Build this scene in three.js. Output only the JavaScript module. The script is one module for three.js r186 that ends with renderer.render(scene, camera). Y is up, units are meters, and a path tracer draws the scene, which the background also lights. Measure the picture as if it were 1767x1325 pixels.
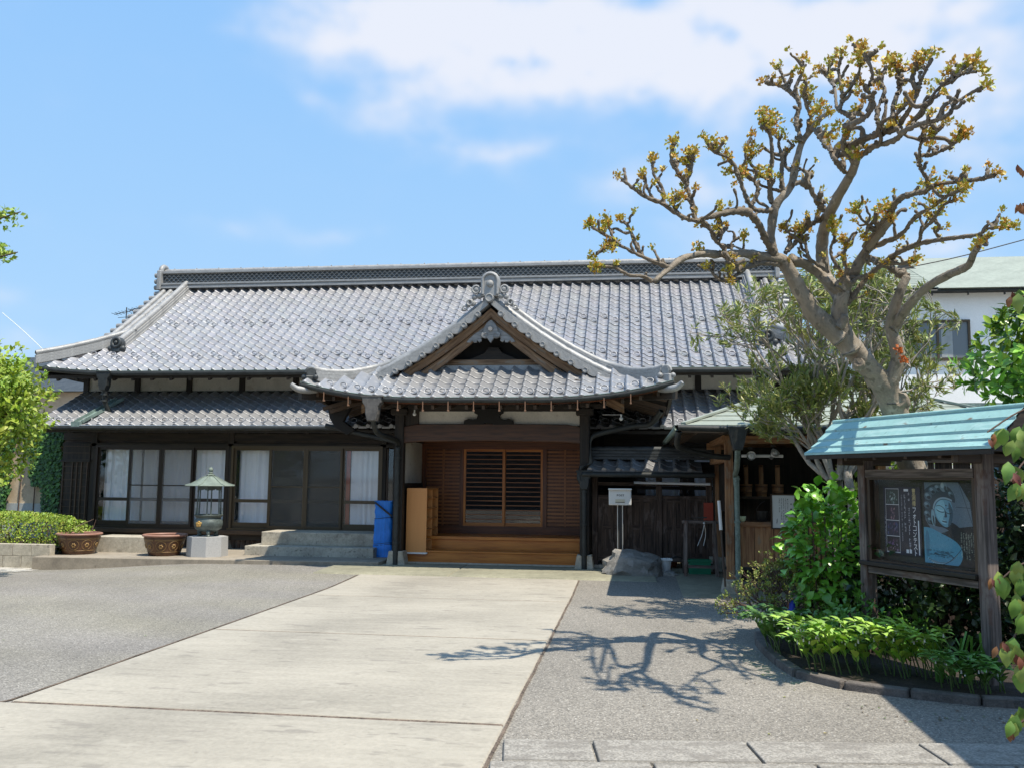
import * as THREE from 'three';
import { mergeGeometries } from 'three/addons/utils/BufferGeometryUtils.js';
import { RoundedBoxGeometry } from 'three/addons/geometries/RoundedBoxGeometry.js';
import { createNoise3D } from 'simplex-noise';

// ------------------------------------------------------------------ camera, sky, sun, exposure
const scene = new THREE.Scene();
const camera = new THREE.PerspectiveCamera(46.83, 1024 / 767, 0.1, 600);
camera.rotation.order = 'YXZ';
camera.position.set(0, 1.7, 0);
camera.rotation.set(0.10763, 0.134, 0.01027);
camera.updateMatrixWorld();
const renderer = new THREE.WebGLRenderer({ antialias: true });
renderer.setSize(1024, 767);
renderer.toneMapping = THREE.LinearToneMapping;
renderer.toneMappingExposure = 1.3;
renderer.shadowMap.enabled = true;

const SUN = new THREE.Vector3(0.40, 1, 0.26).normalize();
const sun = new THREE.DirectionalLight(new THREE.Color(1, 0.925, 0.79), 5.0);
sun.position.copy(SUN).multiplyScalar(60).add(new THREE.Vector3(-3, 0, -14));
sun.target.position.set(-3, 0, -14);
sun.castShadow = true;
sun.shadow.mapSize.set(4096, 4096);
Object.assign(sun.shadow.camera, { left: -26, right: 26, top: 26, bottom: -26, near: 1, far: 140 });
scene.add(sun, sun.target);

// ------------------------------------------------------------------ random, noise
let seed = 20240501;
const rnd = () => { seed = (seed + 0x6d2b79f5) | 0; let t = Math.imul(seed ^ (seed >>> 15), 1 | seed); t = (t + Math.imul(t ^ (t >>> 7), 61 | t)) ^ t; return ((t ^ (t >>> 14)) >>> 0) / 4294967296; };
const rr = (a, b) => a + (b - a) * rnd();
const n3 = createNoise3D(rnd);
const clamp = (x, a = 0, b = 1) => Math.min(b, Math.max(a, x));
const sstep = (a, b, x) => { const t = clamp((x - a) / (b - a)); return t * t * (3 - 2 * t); };
const lerp = (a, b, t) => a + (b - a) * t;
const V = (x, y, z) => new THREE.Vector3(x, y, z);
const fbm3 = (x, y, z, o = 5) => { let s = 0, a = 0.5, f = 1; for (let i = 0; i < o; i++) { s += a * n3(x * f, y * f, z * f); a *= 0.5; f *= 2.03; } return s; };
// a point of the photograph (pixels of 1767 x 1325) at the plane z: used to read real positions
const PXC = new THREE.Matrix4().copy(camera.matrixWorld);
function ray(px, py) { return V((px - 883.5) / 1530, -(py - 662.5) / 1530, -1).transformDirection(PXC); }
function at(px, py, z) { const d = ray(px, py); return V(0, 1.7, 0).addScaledVector(d, z / d.z); }

// ------------------------------------------------------------------ sky
{
  const W = 1536, H = 768, data = new Float32Array(W * H * 4);
  const dir = (px, py) => ray(px, py);
  // clouds: [px, py, half-width in radians across, half-height, strength]
  const blobs = [[600, 50, .09, .035, .8], [730, 25, .13, .055, 1.0], [860, 60, .11, .06, 1.0], [960, 90, .08, .045, .85], [1150, 50, .09, .06, .95], [1270, 90, .11, .06, .85], [1400, 50, .13, .06, .8], [1560, 60, .12, .06, .75], [1650, 140, .08, .05, .85], [1200, 130, .1, .03, .6],
    [690, 185, .062, .04, .8], [850, 258, .075, .022, .62], [420, 35, .045, .024, .55], [520, 172, .035, .014, .4], [1250, 300, .12, .05, .42], [1130, 330, .1, .03, .35], [410, 395, .075, .018, .32], [580, 418, .04, .01, .3],
    [1400, 420, .14, .04, .5], [20, 505, .05, .014, .3], [1690, 440, .1, .03, .35], [760, 250, .03, .014, .35], [1700, 210, .08, .05, .5], [60, 590, .05, .02, .3]].map(([x, y, w, h, s]) => {
    const d = dir(x, y); return { az: Math.atan2(d.x, -d.z), el: Math.asin(d.y), w, h, s };
  });
  for (let j = 0; j < H; j++) {
    const el = ((j + .5) / H - .5) * Math.PI;            // row 0 is v = 0, the bottom
    for (let i = 0; i < W; i++) {
      const phi = ((i + .5) / W - .5) * 2 * Math.PI, ce = Math.cos(el);
      const x = Math.cos(phi) * ce, z = Math.sin(phi) * ce, y = Math.sin(el);
      const az = Math.atan2(x, -z), e = Math.max(y, 0);
      let r = lerp(.60, .17, Math.pow(e, .5)), g = lerp(.83, .45, Math.pow(e, .55)), b = lerp(1.02, .94, Math.pow(e, .8));
      // paler towards the sun
      const mu = clamp(x * SUN.x + y * SUN.y + z * SUN.z), glow = Math.pow(mu, 8) * .5;
      r += glow * .8; g += glow * .85; b += glow * .9;
      const q = 1 / (Math.max(y, .03) + .12);
      const warp = fbm3(x * 4 + 3, y * 7, z * 4, 4);
      let c = 0;
      for (const k of blobs) {
        let da = az - k.az; if (da > Math.PI) da -= 2 * Math.PI; if (da < -Math.PI) da += 2 * Math.PI;
        da += warp * .05; const de = el - k.el + fbm3(x * 6, y * 9 + 5, z * 6, 3) * .022;
        const a = da / k.w, ee = de / k.h; const rr2 = a * a + ee * ee;
        if (rr2 < 6) c += k.s * Math.exp(-rr2 * 1.1);
      }
      const far = sstep(.55, .8, Math.abs(az + .13));         // beyond the frame the same fair-weather cloud goes on
      const broad = fbm3(x * q * .9 + 7, 1.3, z * q * .9, 5);
      c = Math.max(c, far * clamp(broad * 1.9 + .1));
      const det = fbm3(x * 9, y * 15, z * 9, 6) * 1.1;
      c = sstep(.0, 1.42, c * (1 + det * .85) + det * .16 + .02) * .93;
      if (y < 0) c = 0;
      r = lerp(r, .86, c); g = lerp(g, .89, c); b = lerp(b, .98, c);
      if (y < 0) { const t = sstep(0, -.06, y); r = lerp(r, .3, t); g = lerp(g, .29, t); b = lerp(b, .27, t); }
      const o = (j * W + i) * 4, K = .77; data[o] = r * K; data[o + 1] = g * K; data[o + 2] = b * K; data[o + 3] = 1;
    }
  }
  const t = new THREE.DataTexture(data, W, H, THREE.RGBAFormat, THREE.FloatType);
  t.mapping = THREE.EquirectangularReflectionMapping; t.magFilter = t.minFilter = THREE.LinearFilter; t.wrapS = THREE.RepeatWrapping; t.needsUpdate = true;
  scene.background = t; scene.environment = t; scene.backgroundIntensity = 1; scene.environmentIntensity = 1;
}

// ------------------------------------------------------------------ textures
const lat = new Float32Array(256 * 256); for (let i = 0; i < lat.length; i++) lat[i] = rnd();
function pn(x, y, p, q = p) {                              // periodic value noise
  const xi = Math.floor(x), yi = Math.floor(y), fx = x - xi, fy = y - yi, ux = fx * fx * (3 - 2 * fx), uy = fy * fy * (3 - 2 * fy);
  const m = (a, n) => ((a % n) + n) % n, L = (a, b) => lat[(m(a, p) & 255) * 256 + (m(b, q) & 255)];
  return lerp(lerp(L(xi, yi), L(xi + 1, yi), ux), lerp(L(xi, yi + 1), L(xi + 1, yi + 1), ux), uy);
}
function pf(u, v, fx, fy, o = 4) { let s = 0, a = .5, n = 0; for (let i = 0; i < o; i++) { s += a * pn(u * fx + i * 17.0, v * fy + i * 9.0, fx, fy); n += a; a *= .55; fx *= 2; fy *= 2; } return s / n; }
const toS = (c) => { c = clamp(c); return 255 * (c <= .0031308 ? c * 12.92 : 1.055 * Math.pow(c, 1 / 2.4) - .055); };
function dtex(n, size, fn, srgb = true) {
  const d = new Uint8Array(n * n * 4);
  for (let j = 0; j < n; j++) for (let i = 0; i < n; i++) {
    const c = fn(i / n, j / n), o = (j * n + i) * 4;
    for (let k = 0; k < 3; k++) d[o + k] = srgb ? toS(c[k]) : 255 * clamp(c[k]);
    d[o + 3] = 255;
  }
  const t = new THREE.DataTexture(d, n, n, THREE.RGBAFormat); t.wrapS = t.wrapT = THREE.RepeatWrapping; t.magFilter = THREE.LinearFilter; t.minFilter = THREE.LinearMipmapLinearFilter; t.generateMipmaps = true;
  if (srgb) t.colorSpace = THREE.SRGBColorSpace; t.repeat.set(1 / size, 1 / size); t.needsUpdate = true; return t;
}
const mul = (c, k) => [c[0] * k, c[1] * k, c[2] * k], mixc = (a, b, t) => [lerp(a[0], b[0], t), lerp(a[1], b[1], t), lerp(a[2], b[2], t)];
const std = (o) => { const m = new THREE.MeshStandardMaterial({ roughness: .8, metalness: 0, side: THREE.DoubleSide, ...o }); if (o.map && !o.color) m.color.setScalar(.84); return m; };
// neutral wood: grain along u; tinted per material
function woodTex(size, a, b, contrast = 1, worn = null) {
  return dtex(512, size, (u, v) => {
    const g = pf(u, v, 3, 60, 4), w = pf(u, v, 2, 9, 3), f = pf(u, v, 10, 220, 2);
    let c = mixc(a, b, clamp(.5 + contrast * ((g - .5) * 1.5 + (w - .5) * 1.1 + (f - .5) * .6)));
    if (worn) c = mixc(c, worn, sstep(.56, .72, pf(u, v, 5, 12, 5)) * .8);
    return c;
  });
}
function bumpWood(size) { return dtex(256, size, (u, v) => { const g = .5 * pf(u, v, 3, 60, 3) + .5 * pf(u, v, 8, 110, 2); return [g, g, g]; }, false); }
function grainTex(size, base, amp, freq, spots = 0, spotC = null, n = 512) {
  return dtex(n, size, (u, v) => {
    const a = pf(u, v, 4, 4, 4), b = pf(u, v, freq, freq, 2), e = pf(u, v, 130, 130, 1);
    let c = mul(base, 1 + amp * ((a - .5) * 1.4 + (b - .5) * 1.0 + (e - .5) * .7));
    if (spots) c = mixc(c, spotC, sstep(1 - spots, 1 - spots + .12, pf(u, v, 22, 22, 3)) * .7);
    return c;
  });
}
const bw = bumpWood(1.1);
const bGrain = dtex(512, .6, (u, v) => { const g = .5 * pf(u, v, 14, 14, 4) + .5 * pf(u, v, 90, 90, 2); return [g, g, g]; }, false);
const M = {};
M.tile = std({ map: grainTex(.9, [.35, .35, .357], .2, 30, .22, [.28, .278, .27]), roughness: .48, metalness: .55 });
M.ridge = std({ map: grainTex(.7, [.36, .355, .345], .3, 24, .34, [.5, .5, .48]), roughness: .5, metalness: .15, bumpMap: bGrain, bumpScale: .004 });
M.tileDark = std({ map: grainTex(.7, [.07, .075, .075], .5, 24), roughness: .5, metalness: .2 });
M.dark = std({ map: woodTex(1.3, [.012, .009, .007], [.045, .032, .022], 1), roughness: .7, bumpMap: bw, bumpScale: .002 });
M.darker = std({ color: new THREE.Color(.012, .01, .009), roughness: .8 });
M.brown = std({ map: woodTex(1.2, [.035, .02, .012], [.1, .058, .03], 1), roughness: .55, bumpMap: bw, bumpScale: .0015 });
M.bronzeFrame = std({ map: woodTex(1.5, [.085, .058, .03], [.125, .088, .048], .6), roughness: .42, metalness: .25 });
M.darkFrame = std({ map: woodTex(1.5, [.025, .017, .012], [.05, .034, .024], .6), roughness: .42, metalness: .2 });
M.red = std({ map: woodTex(1.1, [.085, .023, .007], [.2, .06, .017], 1), roughness: .42, bumpMap: bw, bumpScale: .001 });
M.beam = std({ map: woodTex(1.1, [.05, .022, .01], [.12, .05, .022], 1), roughness: .5, bumpMap: bw, bumpScale: .001 });
M.redL = std({ map: woodTex(1.1, [.22, .075, .02], [.4, .15, .045], 1), roughness: .42 });
M.amber = std({ map: woodTex(1.2, [.44, .13, .018], [.68, .25, .04], 1), roughness: .38, bumpMap: bw, bumpScale: .001 });
M.hutWood = std({ map: woodTex(1.0, [.22, .1, .045], [.46, .25, .12], 1.2, [.3, .22, .15]), roughness: .7, bumpMap: bw, bumpScale: .002 });
M.shelf = std({ map: woodTex(1.4, [.68, .29, .085], [.78, .35, .11], .35), roughness: .5 });
M.weather = std({ map: woodTex(.9, [.085, .066, .056], [.24, .19, .165], 1.3, [.13, .07, .05]), roughness: .85, bumpMap: bw, bumpScale: .003 });
M.fence = std({ map: woodTex(1.2, [.03, .018, .013], [.115, .075, .055], 1.3, [.16, .12, .1]), roughness: .8, bumpMap: bw, bumpScale: .003 });
M.gable = std({ map: woodTex(.9, [.16, .085, .04], [.36, .22, .12], 1.3, [.28, .23, .18]), roughness: .7, bumpMap: bw, bumpScale: .002 });
M.greyWood = std({ map: woodTex(.5, [.2, .195, .19], [.42, .41, .4], 1), roughness: .8, bumpMap: bw, bumpScale: .003 });
M.plaster = std({ map: grainTex(2.2, [.74, .69, .6], .2, 14, .3, [.55, .48, .39]), roughness: .95 });
M.beige = std({ map: grainTex(1.7, [.6, .47, .33], .18, 16), roughness: .95, bumpMap: bGrain, bumpScale: .003 });
M.baseGrey = std({ map: grainTex(1.7, [.42, .44, .43], .2, 20), roughness: .9 });
M.white = std({ color: new THREE.Color(1, 1, 1), map: grainTex(3, [.93, .92, .89], .1, 10), roughness: .9 });
M.concrete = std({ map: dtex(1024, 4.2, (u, v) => {
  const a = pf(u, v, 5, 5, 5), st = pf(u, v, 9, 70, 4), f = pf(u, v, 170, 170, 2), p = pf(u, v, 12, 22, 4);
  const big = pf(u + .17, v + .4, 3, 3, 4); let c = mul([.408, .371, .304], 1 + (big - .5) * .34 + (a - .5) * .3 + (st - .5) * .2 + (f - .5) * .22);
  c = mixc(c, [.47, .43, .355], sstep(.68, .8, p) * .5);
  c = mixc(c, [.25, .225, .19], sstep(.66, .8, pf(u, v, 16, 50, 4)) * .6);
  return mixc(c, [.2, .18, .15], sstep(.82, .9, pf(u + .3, v, 60, 80, 2)) * .35);
}), roughness: .9, bumpMap: bGrain, bumpScale: .004 });
M.concOld = std({ map: grainTex(1.6, [.5, .45, .36], .4, 26, .3, [.25, .22, .18]), roughness: .95, bumpMap: bGrain, bumpScale: .004 });
M.platform = std({ map: grainTex(2.4, [.33, .285, .225], .3, 26, .26, [.22, .18, .14]), roughness: .95, bumpMap: bGrain, bumpScale: .003 });
M.apron = std({ map: grainTex(2.0, [.30, .285, .205], .3, 26, .26, [.2, .19, .14]), roughness: .95, bumpMap: bGrain, bumpScale: .003 });
M.blockMoss = std({ map: grainTex(1.1, [.47, .435, .36], .35, 30, .36, [.15, .14, .115]), roughness: .95, bumpMap: bGrain, bumpScale: .005 });
const asphB = dtex(1024, 1.6, (u, v) => { const g = .25 * pf(u, v, 60, 60, 2) + .75 * pn(u * 190, v * 190, 190); return [g, g, g]; }, false);
M.asphalt = std({ map: dtex(1024, 1.6, (u, v) => {
  const a = pn(u * 150, v * 150, 150), b = pn(u * 90 + 5, v * 90, 90), s = pn(u * 170 + 50, v * 170, 170);
  let c = mul([.255, .237, .208], .45 + .7 * a + .4 * b);
  c = mixc(c, [.58, .55, .5], sstep(.8, .93, s) * .85);
  return mixc(c, [.07, .065, .06], sstep(.8, .95, pn(u * 160 + 90, v * 160, 160)) * .75);
}), roughness: .92, bumpMap: asphB, bumpScale: .006, vertexColors: true });
M.paving = std({ map: dtex(512, 1.1, (u, v) => {
  const f = pf(u, v, 100, 100, 2), w = pf(u, v, 9, 14, 5); let c = mul([.34, .315, .275], .5 + 1.0 * f);
  return mixc(c, [.2, .18, .155], sstep(.48, .68, w) * .55);
}), roughness: .9, bumpMap: bGrain, bumpScale: .006 });
M.granite = std({ map: dtex(512, .5, (u, v) => {
  const a = pn(u * 110, v * 110, 110), b = pn(u * 150 + 9, v * 150, 150); let c = mul([.5, .5, .495], .8 + .3 * a);
  return mixc(c, [.13, .13, .13], sstep(.72, .9, b) * .7);
}), roughness: .7 });
M.kerb = std({ map: grainTex(.9, [.16, .14, .125], .5, 30, .3, [.2, .17, .15]), roughness: .95, bumpMap: bGrain, bumpScale: .008 });
M.rock = std({ map: dtex(512, .9, (u, v) => {
  const a = pf(u, v, 5, 12, 5), b = pf(u, v, 50, 70, 3); let c = mul([.3, .28, .25], .5 + .9 * a + .3 * (b - .5));
  return mixc(c, [.42, .4, .37], sstep(.6, .75, pf(u, v, 9, 7, 4)) * .6);
}), roughness: .92, bumpMap: bGrain, bumpScale: .012 });
M.soil = std({ map: grainTex(.8, [.05, .037, .028], .8, 40, .25, [.11, .085, .06]), roughness: 1, bumpMap: bGrain, bumpScale: .02 });
M.joint = std({ map: grainTex(.8, [.16, .12, .09], .9, 40, .3, [.3, .26, .2]), roughness: 1 });
M.gravel = std({ map: grainTex(.5, [.55, .52, .46], .9, 60, .3, [.25, .22, .18]), roughness: 1, bumpMap: bGrain, bumpScale: .02 });
M.bark = std({ map: dtex(512, .7, (u, v) => {
  const a = pf(u, v, 4, 6, 5), b = pf(u, v, 30, 60, 3); let c = mul([.31, .255, .19], .66 + .6 * a + .35 * (b - .5));
  c = mixc(c, [.47, .4, .32], sstep(.57, .72, pf(u, v, 6, 4, 4)) * .75);
  return mixc(c, [.13, .11, .075], sstep(.6, .72, pf(u + .4, v + .2, 7, 9, 4)) * .7);
}), roughness: .75, bumpMap: bGrain, bumpScale: .008 });
M.barkDark = std({ map: M.bark.map, color: new THREE.Color(.62, .6, .58), roughness: .8, bumpMap: bGrain, bumpScale: .008 });
M.twig = std({ map: grainTex(.4, [.42, .37, .32], .5, 20, .3, [.16, .13, .1]), roughness: .85 });
M.twigDark = std({ map: grainTex(.4, [.12, .075, .055], .5, 20), roughness: .85 });
M.copper = std({ map: dtex(512, 1.3, (u, v) => {
  const a = pf(u, v, 5, 5, 4), b = pf(u, v, 60, 60, 2); let c = mul([.34, .585, .575], .85 + .3 * a + .14 * (b - .5));
  c = mixc(c, [.47, .7, .69], sstep(.5, .7, pf(u, v, 9, 30, 4)) * .6);
  c = mixc(c, [.2, .085, .035], sstep(.73, .8, pf(u + .2, v + .6, 5, 7, 4)) * .85);
  return mixc(c, [.13, .22, .2], sstep(.74, .86, pf(u, v, 40, 14, 3)) * .5);
}), roughness: .65, metalness: .1 });
M.copperPale = std({ map: grainTex(1.2, [.315, .35, .295], .22, 20, .3, [.39, .41, .35]), roughness: .75 });
M.gutter = std({ map: grainTex(.8, [.03, .033, .031], .7, 20, .2, [.07, .085, .075]), roughness: .6, metalness: .1 });
M.gutterGreen = std({ map: grainTex(.8, [.2, .27, .24], .6, 20, .3, [.3, .4, .36]), roughness: .6, metalness: .2 });
M.gutterGrey = std({ map: grainTex(.8, [.12, .11, .1], .6, 20, .3, [.2, .19, .17]), roughness: .7 });
M.bronze = std({ map: grainTex(.6, [.135, .165, .155], .5, 20, .3, [.09, .11, .105]), roughness: .5, metalness: .35 });
M.bronzeGreen = std({ map: grainTex(.6, [.215, .26, .215], .4, 20, .3, [.29, .33, .275]), roughness: .7, metalness: .1 });
M.gold = std({ color: new THREE.Color(.55, .33, .1), roughness: .4, metalness: .6 });
M.iron = std({ color: new THREE.Color(.06, .055, .05), roughness: .6, metalness: .5 });
M.rust = std({ color: new THREE.Color(.22, .12, .07), roughness: .8 });
M.steel = std({ color: new THREE.Color(.55, .55, .54), roughness: .3, metalness: .8 });
M.post = std({ map: grainTex(.5, [.86, .86, .83], .08, 20), roughness: .35, metalness: .15 });
M.black = std({ color: new THREE.Color(.012, .012, .012), roughness: .5 });
M.glass = new THREE.MeshPhysicalMaterial({ color: 0xffffff, roughness: .02, transmission: 1, thickness: 0, ior: 1.5, side: THREE.DoubleSide });
M.boardGlass = new THREE.MeshPhysicalMaterial({ color: 0xffffff, roughness: .02, transmission: 1, thickness: 0, ior: 1.16, side: THREE.DoubleSide });
M.curtain = new THREE.MeshPhysicalMaterial({ color: new THREE.Color(.9, .94, 1), roughness: .95, transmission: .1, thickness: 0, side: THREE.DoubleSide });
M.net = std({ color: new THREE.Color(.36, .35, .34), roughness: .9, transparent: true, opacity: .25 });
M.netDark = std({ color: new THREE.Color(.15, .145, .13), roughness: .9, transparent: true, opacity: .28 });
M.tarp = std({ map: grainTex(.5, [.02, .25, .85], .25, 30), roughness: .5 });
M.pot = std({ map: grainTex(.6, [.11, .05, .026], .5, 20, .25, [.17, .09, .045]), roughness: .33 });
M.potRim = std({ map: grainTex(.6, [.38, .2, .145], .3, 20), roughness: .5 });
M.potGold = std({ color: new THREE.Color(.3, .18, .065), roughness: .45 });
M.green = std({ color: new THREE.Color(.01, .2, .1), roughness: .5 });
M.redBox = std({ color: new THREE.Color(.4, .06, .03), roughness: .6 });
M.whiteP = std({ color: new THREE.Color(.72, .72, .7), roughness: .5 });
M.poleWhite = std({ color: new THREE.Color(.85, .88, .92), roughness: .3 });
M.bluePaint = std({ color: new THREE.Color(.02, .05, .45), roughness: .5 });
const leafMat = (o = {}) => new THREE.MeshPhysicalMaterial({ color: 0xffffff, roughness: .55, transmission: .3, thickness: 0, side: THREE.DoubleSide, ...o });
M.leaf = leafMat(); M.leafGloss = leafMat({ roughness: .32, transmission: .22 });

// ------------------------------------------------------------------ geometry helpers
function clean(g) { if (g.index) g = g.toNonIndexed(); for (const k of Object.keys(g.attributes)) if (!['position', 'normal', 'uv'].includes(k)) g.deleteAttribute(k); return g; }
// uv in metres from local position; grain (u) along the longest axis
function metric(g, dims) {
  const p = g.attributes.position, n = g.attributes.normal, uv = new Float32Array(p.count * 2), ou = rnd() * 7, ov = rnd() * 7;
  const rank = dims ? [0, 1, 2].sort((a, b) => dims[b] - dims[a]) : [0, 2, 1];
  for (let i = 0; i < p.count; i++) {
    const a = [Math.abs(n.getX(i)), Math.abs(n.getY(i)), Math.abs(n.getZ(i))], d = a[0] > a[1] ? (a[0] > a[2] ? 0 : 2) : (a[1] > a[2] ? 1 : 2), ax = rank.filter((k) => k !== d), q = [p.getX(i), p.getY(i), p.getZ(i)];
    uv[2 * i] = q[ax[0]] + ou; uv[2 * i + 1] = q[ax[1]] + ov;
  }
  g.setAttribute('uv', new THREE.BufferAttribute(uv, 2)); return g;
}
function box(cx, cy, cz, sx, sy, sz, o = {}) {
  let g = o.bev ? new RoundedBoxGeometry(sx, sy, sz, 1, Math.min(o.bev, sx * .45, sy * .45, sz * .45)) : new THREE.BoxGeometry(sx, sy, sz);
  g = metric(clean(g), [sx, sy, sz]);
  if (o.rx) g.rotateX(o.rx); if (o.rz) g.rotateZ(o.rz); if (o.ry) g.rotateY(o.ry);
  return g.translate(cx, cy, cz);
}
const span = (x0, x1, y0, y1, z0, z1, o) => box((x0 + x1) / 2, (y0 + y1) / 2, (z0 + z1) / 2, Math.abs(x1 - x0), Math.abs(y1 - y0), Math.abs(z1 - z0), o);
function bar(a, b, w, h = w, o = {}) {
  const d = b.clone().sub(a), L = d.length(); let g = o.bev ? new RoundedBoxGeometry(w, h, L, 1, o.bev) : new THREE.BoxGeometry(w, h, L);
  g = metric(clean(g), [w, h, L]);
  const z = d.normalize(), x = V(0, 1, 0).cross(z); if (x.lengthSq() < 1e-6) x.set(1, 0, 0); x.normalize(); const y = z.clone().cross(x);
  return g.applyMatrix4(new THREE.Matrix4().makeBasis(x, y, z).setPosition(a.clone().add(b).multiplyScalar(.5)));
}
// tube through points with a radius at each; rough = bumps
function tube(pts, rad, seg = 8, o = {}) {
  const n = o.n ?? pts.length * 3, curve = new THREE.CatmullRomCurve3(pts, false, 'centripetal'), P = [], Nn = [], U = [], I = [];
  const R = (t) => { if (typeof rad === 'number') return rad; const f = t * (rad.length - 1), i = Math.min(rad.length - 2, Math.floor(f)); return lerp(rad[i], rad[i + 1], f - i); };
  const fr = curve.computeFrenetFrames(n, false), L = curve.getLength(), sd = rnd() * 50;
  for (let i = 0; i <= n; i++) {
    const t = i / n, c = curve.getPoint(t), r0 = R(t);
    for (let j = 0; j <= seg; j++) {
      const a = j / seg * 2 * Math.PI, d = fr.normals[i].clone().multiplyScalar(Math.cos(a)).addScaledVector(fr.binormals[i], Math.sin(a));
      let r = r0; if (o.rough) r *= 1 + o.rough * fbm3(Math.cos(a) * .9 + sd, Math.sin(a) * .9, t * L * (o.freq ?? 5), 3);
      if (o.ring) { const q = (t * L / o.ring) % 1; r *= q < .1 ? .88 : 1; }
      const q = c.clone().addScaledVector(d, r); P.push(q.x, q.y, q.z); Nn.push(d.x, d.y, d.z); U.push(t * L, j / seg * 2 * Math.PI * Math.max(r0, .02));
    }
  }
  for (let i = 0; i < n; i++) for (let j = 0; j < seg; j++) { const a = i * (seg + 1) + j, b = a + seg + 1; I.push(a, a + 1, b, b, a + 1, b + 1); }
  if (o.cap !== false) for (const e of [0, n]) { const c = curve.getPoint(e / n), t = curve.getTangent(e / n).multiplyScalar(e ? 1 : -1), k = P.length / 3; c.addScaledVector(t, R(e / n) * (o.round ?? .3)); P.push(c.x, c.y, c.z); Nn.push(t.x, t.y, t.z); U.push(0, 0); for (let j = 0; j < seg; j++) { const a = e * (seg + 1) + j; I.push(a, a + 1, k); } }
  const g = new THREE.BufferGeometry(); g.setAttribute('position', new THREE.Float32BufferAttribute(P, 3)); g.setAttribute('normal', new THREE.Float32BufferAttribute(Nn, 3)); g.setAttribute('uv', new THREE.Float32BufferAttribute(U, 2)); g.setIndex(I);
  if (o.rough) g.computeVertexNormals();
  return clean(g);
}
const cyl = (a, b, r0, r1 = r0, seg = 10) => tube([a, b], [r0, r1], seg, { n: 1, round: 0 });
function ribbon(pts, w, h, o = {}) {                       // rectangular section swept along points (y up); w across, h high, its bottom on the line
  const P = [], I = []; const n = pts.length; let L = 0; const U = [];
  const sec = [[-w / 2, 0], [-w / 2, h], [w / 2, h], [w / 2, 0]];
  const rings = pts.map((p, i) => {
    const t = pts[Math.min(n - 1, i + 1)].clone().sub(pts[Math.max(0, i - 1)]).normalize(); let s = o.side ? o.side.clone() : V(0, 1, 0).cross(t).normalize(); const up = o.up ? o.up.clone() : t.clone().cross(s).normalize(); if (up.y < 0) up.negate();
    if (i) L += p.distanceTo(pts[i - 1]);
    return { l: L, q: sec.map(([a, b]) => p.clone().addScaledVector(s, a).addScaledVector(up, b)) };
  });
  const quad = (a, b, c, d, ua, ub, va, vb) => { P.push(a, b, c, a, c, d); U.push([ua, va], [ub, va], [ub, vb], [ua, va], [ub, vb], [ua, vb]); };
  for (let i = 0; i < n - 1; i++) for (let k = 0; k < 4; k++) { const A = rings[i], B = rings[i + 1], m = (k + 1) % 4, v0 = [0, h, h + w, 2 * h + w][k], v1 = v0 + (k % 2 ? w : h); quad(A.q[k], B.q[k], B.q[m], A.q[m], A.l, B.l, v0, v1); }
  for (const e of [rings[0], rings[n - 1]]) quad(e.q[0], e.q[3], e.q[2], e.q[1], 0, w, 0, h);
  const g = new THREE.BufferGeometry().setFromPoints(P); g.setAttribute('uv', new THREE.Float32BufferAttribute(U.flat(), 2)); g.computeVertexNormals(); return g;
}
function lathe(prof, seg = 32, pos = [0, 0, 0]) { const g = clean(new THREE.LatheGeometry(prof.map(([r, y]) => new THREE.Vector2(r, y)), seg)); const r = Math.max(...prof.map((p) => p[0])); const uv = g.attributes.uv; for (let i = 0; i < uv.count; i++) uv.setXY(i, uv.getX(i) * 6.28 * r, uv.getY(i)); return g.translate(...pos); }
const ball = (x, y, z, r, s = [1, 1, 1], w = 12, h = 8) => { const g = clean(new THREE.SphereGeometry(r, w, h)); g.scale(...s); return g.translate(x, y, z); };
function extr(shape, depth, bev = 0, dims = [3, 2, 1]) { return metric(clean(new THREE.ExtrudeGeometry(shape, { depth, bevelEnabled: bev > 0, bevelSize: bev, bevelThickness: bev, bevelSegments: 1, curveSegments: 8 })), dims); }
const shapeOf = (pts) => new THREE.Shape(pts.map(([x, y]) => new THREE.Vector2(x, y)));
function sheet(fn, nu, nv, uvs = 1) {                       // fn(u, v) -> Vector3
  const P = [], U = [], I = [];
  for (let j = 0; j <= nv; j++) for (let i = 0; i <= nu; i++) { const p = fn(i / nu, j / nv); P.push(p.x, p.y, p.z); U.push(p.x * uvs, -p.z * uvs); }
  for (let j = 0; j < nv; j++) for (let i = 0; i < nu; i++) { const a = j * (nu + 1) + i; I.push(a, a + 1, a + nu + 2, a, a + nu + 2, a + nu + 1); }
  const g = new THREE.BufferGeometry(); g.setAttribute('position', new THREE.Float32BufferAttribute(P, 3)); g.setAttribute('uv', new THREE.Float32BufferAttribute(U, 2)); g.setIndex(I); g.computeVertexNormals(); return g;
}

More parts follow.
